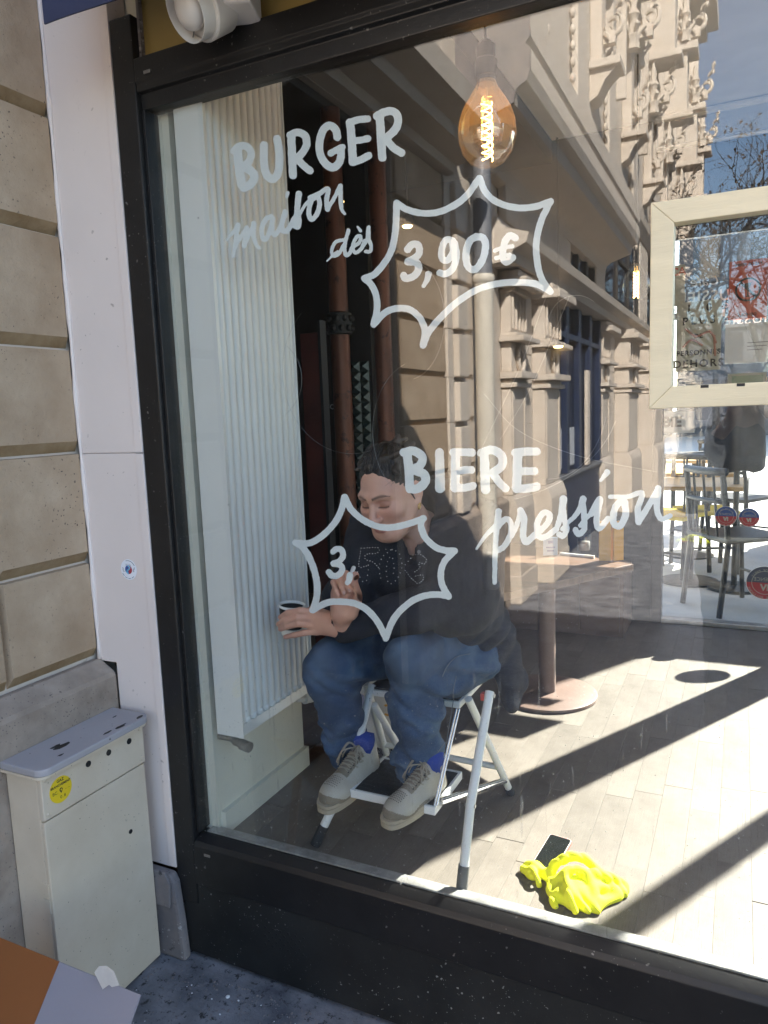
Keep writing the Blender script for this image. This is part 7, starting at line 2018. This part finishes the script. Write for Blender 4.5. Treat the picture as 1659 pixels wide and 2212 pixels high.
# ---- shoes and socks
def shoe(heel, toe, up, side, label_=None):
    fw_ = toe - heel; L = np.linalg.norm(fw_); fw_ = fw_ / L
    up = up - (up @ fw_) * fw_; up /= np.linalg.norm(up); rt = np.cross(fw_, up)
    sc = L / 0.285
    def xf(V): return heel + (V[:, :1] * rt + V[:, 1:2] * fw_ + V[:, 2:] * up) * sc
    F = Field((-0.07, -0.02, -0.005), (0.07, 0.30, 0.17), 0.0030)
    F.F = np.full(F.X.shape, 1e3, np.float32)
    F.add(F.ell((0, 0.222, 0.034), (0.045, 0.054, 0.034)), 0.02)
    F.add(F.cap((0, 0.205, 0.042), 0.034, (0, 0.100, 0.078), 0.034), 0.03)
    F.add(F.ell((0, 0.140, 0.032), (0.047, 0.10, 0.034)), 0.025)
    F.add(F.ell((0, 0.045, 0.040), (0.036, 0.045, 0.055)), 0.03)
    F.add(F.cap((0, 0.045, 0.07), 0.034, (0, 0.040, 0.100), 0.035), 0.02)
    F.add(F.cap((0, 0.095, 0.092), 0.017, (0, 0.080, 0.112), 0.016), 0.012)      # tongue
    F.sub(F.cap((0, 0.050, 0.085), 0.030, (0, 0.040, 0.17), 0.032), 0.005)
    F.clip((0.020 - F.Z).astype(np.float32), 0.003)
    V, Q = F.net()
    me = bpy.data.meshes.new('upper'); me.from_pydata(xf(V).tolist(), [], Q.tolist())
    for m_ in ('shoe_leather', 'suede', 'shoe_brown'): me.materials.append(M[m_])
    c = V[Q].mean(1); x, y, z = c[:, 0], c[:, 1], c[:, 2]
    mi = np.zeros(len(Q), int)
    guard = (z < 0.037 + 0.34 * np.maximum(0, y - 0.225) + 0.005 * np.sin(y * 50)) & (y > 0.12)
    stay = (np.abs(x) < 0.026 + 0.0 * y) & (y > 0.085) & (y < 0.185) & (z > 0.05)
    heelp = (y < 0.022) & (z < 0.07)
    mi[guard | stay | heelp] = 1
    sv = side * x
    vee = (sv > 0.02) & (z > 0.03) & (z < 0.078) & ((np.abs((y - 0.085) - (z - 0.030) * 0.55) < 0.0065) | (np.abs((y - 0.083) + (z - 0.030) * 0.62) < 0.0075)) & ~stay
    mi[vee] = 2
    me.polygons.foreach_set('material_index', mi.tolist()); me.polygons.foreach_set('use_smooth', [True] * len(Q))
    bm = bmesh.new(); bm.from_mesh(me); bmesh.ops.smooth_vert(bm, verts=bm.verts, factor=0.5, use_axis_x=True, use_axis_y=True, use_axis_z=True); bm.to_mesh(me); bm.free()
    s_ = link('shoe', me, person)
    # sole with a groove
    out = []
    for t in np.linspace(0, 2 * math.pi, 44, endpoint=False):
        yy = 0.140 - 0.148 * math.cos(t)
        w_ = 0.040 + 0.012 * (1 / (1 + math.exp(-(yy - 0.12) * 40)))
        sgn = math.sin(t)
        out.append((math.copysign(abs(sgn) ** 0.62, sgn) * w_, yy))
    b = MB()
    for (za, zb, k_) in ((0.0, 0.0165, 1.0), (0.0165, 0.0185, 0.975), (0.0185, 0.029, 1.0)):
        n = len(out)
        vs = np.array([(q[0] * k_, 0.14 + (q[1] - 0.14) * k_, za) for q in out] + [(q[0] * k_, 0.14 + (q[1] - 0.14) * k_, zb) for q in out])
        b.add(xf(vs), [tuple(range(n))[::-1], tuple(range(n, 2 * n))] + [(i, (i + 1) % n, n + (i + 1) % n, n + i) for i in range(n)])
    b.build('sole', M['sole'], s_, smooth=True, sharp=40)
    # laces: rows across the tongue plus a bow
    def surf(x_, y_):
        d = np.hypot(V[:, 0] - x_, V[:, 1] - y_); c_ = np.where(d < 0.006)[0]
        return V[c_, 2].max() if len(c_) else 0.06
    b = MB()
    rows = np.linspace(0.170, 0.098, 6)
    for i, y_ in enumerate(rows):
        for (xa, xb, dy) in ((-0.021, 0.021, 0.008), (0.021, -0.021, 0.008)):
            pts = [(xa + (xb - xa) * t, y_ - dy * t, surf(xa + (xb - xa) * t, y_ - dy * t) + 0.0022) for t in np.linspace(0, 1, 6)]
            b.tube(xf(np.array(pts)), 0.0021 * sc, 6)
    top = np.array([0.0, 0.094, surf(0, 0.094) + 0.005])
    for k, (dx, dy, dz, dr) in enumerate(((0.045, 0.015, -0.035, 1), (-0.04, 0.018, -0.030, 1), (0.05, 0.035, -0.055, 0), (-0.036, 0.042, -0.04, 0), (0.058, 0.028, -0.06, 1))):
        e = top + np.array([dx, dy, dz])
        pts = [top, top + np.array([dx * 0.5, dy * 0.3, 0.012]), e + np.array([0.004, 0.004, 0.01]), e, ]
        if dr: pts += [e + np.array([-dx * 0.15, 0.014, 0.004]), top + np.array([dx * 0.45, dy + 0.012, 0.0]), top]
        b.tube(xf(np.array(crom(pts, 5))), 0.0022 * sc, 6)
    b.build('lace', M['lace'], s_, smooth=True)
    # eyelets and perforations on the toe
    b = MB()
    for i, y_ in enumerate(rows):
        for x_ in (-0.022, 0.022):
            b.ball(xf(np.array([[x_, y_, surf(x_, y_) + 0.0008]]))[0], 0.0021, 6, 4)
    for i in range(7):
        for j in range(6):
            x_, y_ = -0.021 + 0.007 * i + 0.0035 * (j % 2), 0.200 + 0.0075 * j
            b.ball(xf(np.array([[x_, y_, surf(x_, y_) + 0.0]]))[0], 0.0013, 5, 4)
    b.build('perforation', M['dark'], s_, kind='stuff')
    return s_, xf
hL, tL = p(812, 1657, 0.292), p(697, 1757, 0.048)
hR, tR = p(957, 1697, 0.243), p(833, 1789, 0.020)
sL, xL = shoe(hL, tL, np.array([0.02, -0.10, 1.0]), 1)
sR, xR = shoe(hR, tR, np.array([0.02, -0.06, 1.0]), 1)
for xf_, A2, K2 in ((xL, AL, KL), (xR, AR, KR)):
    b_pt = xf_(np.array([[0, 0.045, 0.075]]))[0]; m_pt = xf_(np.array([[0, 0.040, 0.12]]))[0]
    d_ = (A2 - K2) / np.linalg.norm(A2 - K2)
    b = MB(); b.tube([b_pt, m_pt, m_pt + (A2 - d_ * 0.06 - m_pt) * 0.6, A2 - d_ * 0.08], [0.031, 0.034, 0.037, 0.040], 18); b.build('sock', M['sock'], person, smooth=True)

# ---- the paper cup in the left hand, the marker in the right hand
cp = thing('paper_cup', 'small paper coffee cup with black sleeve and white rim held by the person', 'cup', tuple(cupc))
Rc = np.array(Matrix.Rotation(rad(6), 3, 'Y'))
c0 = cupc + Rc @ np.array([0, 0, -0.043])
b = MB(); b.lathe([(0.0275, 0.0), (0.0275, 0.002), (0.0305, 0.020)], tuple(c0), 32, R=Rc, close=True); b.build('base', M['cup_white'], cp, smooth=True, sharp=40)
b = MB(); b.lathe([(0.0308, 0.0202), (0.0365, 0.080), (0.0355, 0.080), (0.0298, 0.0202)], tuple(c0), 32, R=Rc, close=False); b.build('sleeve', M['cup_black'], cp, smooth=True, sharp=40)
b = MB(); b.lathe([(0.0368, 0.0805), (0.0392, 0.082), (0.0392, 0.086), (0.0365, 0.0885), (0.0345, 0.086), (0.0345, 0.0805)], tuple(c0), 32, R=Rc, close=False); b.build('rim', M['cup_white'], cp, smooth=True)
b = MB(); b.lathe([(0.001, 0.066), (0.0318, 0.066)], tuple(c0), 24, R=Rc, close=False); b.build('coffee', M['wood_top'], cp)
mk = thing('paint_marker', 'slim white paint marker held in the raised hand behind the comma', 'marker', tuple(p(752, 1258, .03)))
b = MB(); a_, c_ = p(750, 1262, .016), p(764, 1226, .090); b.tube([a_ + (c_ - a_) * 0.14, a_ + (c_ - a_) * 0.16, c_], [0.003, 0.0055, 0.0055], 12); b.build('barrel', M['paper'], mk, smooth=True, sharp=40)
b = MB(); b.tube([a_, a_ + (c_ - a_) * 0.139], [0.0015, 0.0028], 8); b.build('tip', M['paper'], mk, smooth=True)

# ================================================================== THE PERSON TAKING THE PICTURE (seen as a mirror image)
ph_x, ph_y = 0.02, -1.98
F = Field((-0.45, -2.35, 0.0), (0.50, -1.62, 1.85), 0.018)
F.F = np.full(F.X.shape, 1e3, np.float32)
F.add(F.ell((ph_x, ph_y + 0.02, 1.63), (0.075, 0.095, 0.115)), 0.02)
F.add(F.cap((ph_x, ph_y, 1.54), 0.052, (ph_x, ph_y - 0.02, 1.44), 0.06), 0.03)
F.add(F.ell((ph_x, ph_y - 0.02, 1.20), (0.16, 0.10, 0.26)), 0.03)
for s_ in (-1, 1):
    F.add(F.cap((ph_x + s_ * 0.12, ph_y + 0.22, 1.44), 0.032, (ph_x + s_ * 0.045, ph_y + 0.29, 1.535), 0.028), 0.02)
    F.add(F.ell((ph_x + s_ * 0.05, ph_y + 0.30, 1.555), (0.03, 0.035, 0.045)), 0.02)
    F.add(F.cap((ph_x + s_ * 0.08, ph_y - 0.02, 0.95), 0.08, (ph_x + s_ * 0.075, ph_y, 0.10), 0.04), 0.03)
mep = F.mesh('person', M['skin'])
per2 = link('person', mep, None, 'standing person in dark jacket and jeans mirrored at the right edge', 'person')
F = Field((-0.45, -2.35, 0.70), (0.50, -1.62, 1.60), 0.016)
F.F = np.full(F.X.shape, 1e3, np.float32)
F.add(F.ell((ph_x, ph_y - 0.02, 1.18), (0.205, 0.145, 0.32)), 0.03)
F.add(F.cap((ph_x - 0.15, ph_y - 0.02, 1.42), 0.07, (ph_x + 0.15, ph_y - 0.02, 1.42), 0.07), 0.05)
F.add(F.cap((ph_x - 0.07, ph_y - 0.02, 0.86), 0.13, (ph_x + 0.07, ph_y - 0.02, 0.86), 0.13), 0.04)
for s_ in (-1, 1):
    F.add(F.cap((ph_x + s_ * 0.205, ph_y - 0.02, 1.40), 0.072, (ph_x + s_ * 0.235, ph_y + 0.06, 1.17), 0.062), 0.04)
    F.add(F.cap((ph_x + s_ * 0.235, ph_y + 0.06, 1.17), 0.060, (ph_x + s_ * 0.12, ph_y + 0.22, 1.43), 0.045), 0.04)
F.F += (0.004 * np.sin(40 * F.Z + 20 * F.X)).astype(np.float32)
link('jacket', F.mesh('jacket', M['jacket']), per2)
F = Field((-0.35, -2.25, 0.02), (0.40, -1.75, 1.05), 0.016)
F.F = np.full(F.X.shape, 1e3, np.float32)
F.add(F.cap((ph_x - 0.07, ph_y - 0.02, 0.92), 0.12, (ph_x + 0.07, ph_y - 0.02, 0.92), 0.12), 0.04)
for s_ in (-1, 1):
    F.add(F.cap((ph_x + s_ * 0.09, ph_y - 0.02, 0.86), 0.098, (ph_x + s_ * 0.075, ph_y, 0.48), 0.076), 0.03)
    F.add(F.cap((ph_x + s_ * 0.075, ph_y, 0.48), 0.076, (ph_x + s_ * 0.075, ph_y - 0.01, 0.09), 0.070), 0.03)
F.F += (0.004 * np.sin(60 * F.Z + 25 * F.X)).astype(np.float32)
link('jeans', F.mesh('jeans', M['denim']), per2)
F = Field((-0.12, -2.27, 0.06), (0.16, -1.80, 1.90), 0.014) if False else Field((ph_x - 0.13, ph_y - 0.13, 1.58), (ph_x + 0.13, ph_y + 0.15, 1.80), 0.010)
F.F = np.full(F.X.shape, 1e3, np.float32)
F.add(F.ell((ph_x, ph_y + 0.0, 1.66), (0.086, 0.102, 0.10)), 0.01)
F.clip((-(F.Y - ph_y) * -0.75 - (F.Z - 1.66) * 0.65 - 0.03).astype(np.float32), 0.01)
link('hair', F.mesh('hair', M['hair']), per2)
for s_ in (-1, 1):
    b = MB(); xx = ph_x + s_ * 0.078
    b.ball((xx, ph_y + 0.06, 0.045), (0.05, 0.14, 0.05), 14, 8); b.box(xx - 0.048, xx + 0.048, ph_y - 0.07, ph_y + 0.19, 0.0, 0.025)
    b.build('shoe', M['rubber'], per2, smooth=True, sharp=40)
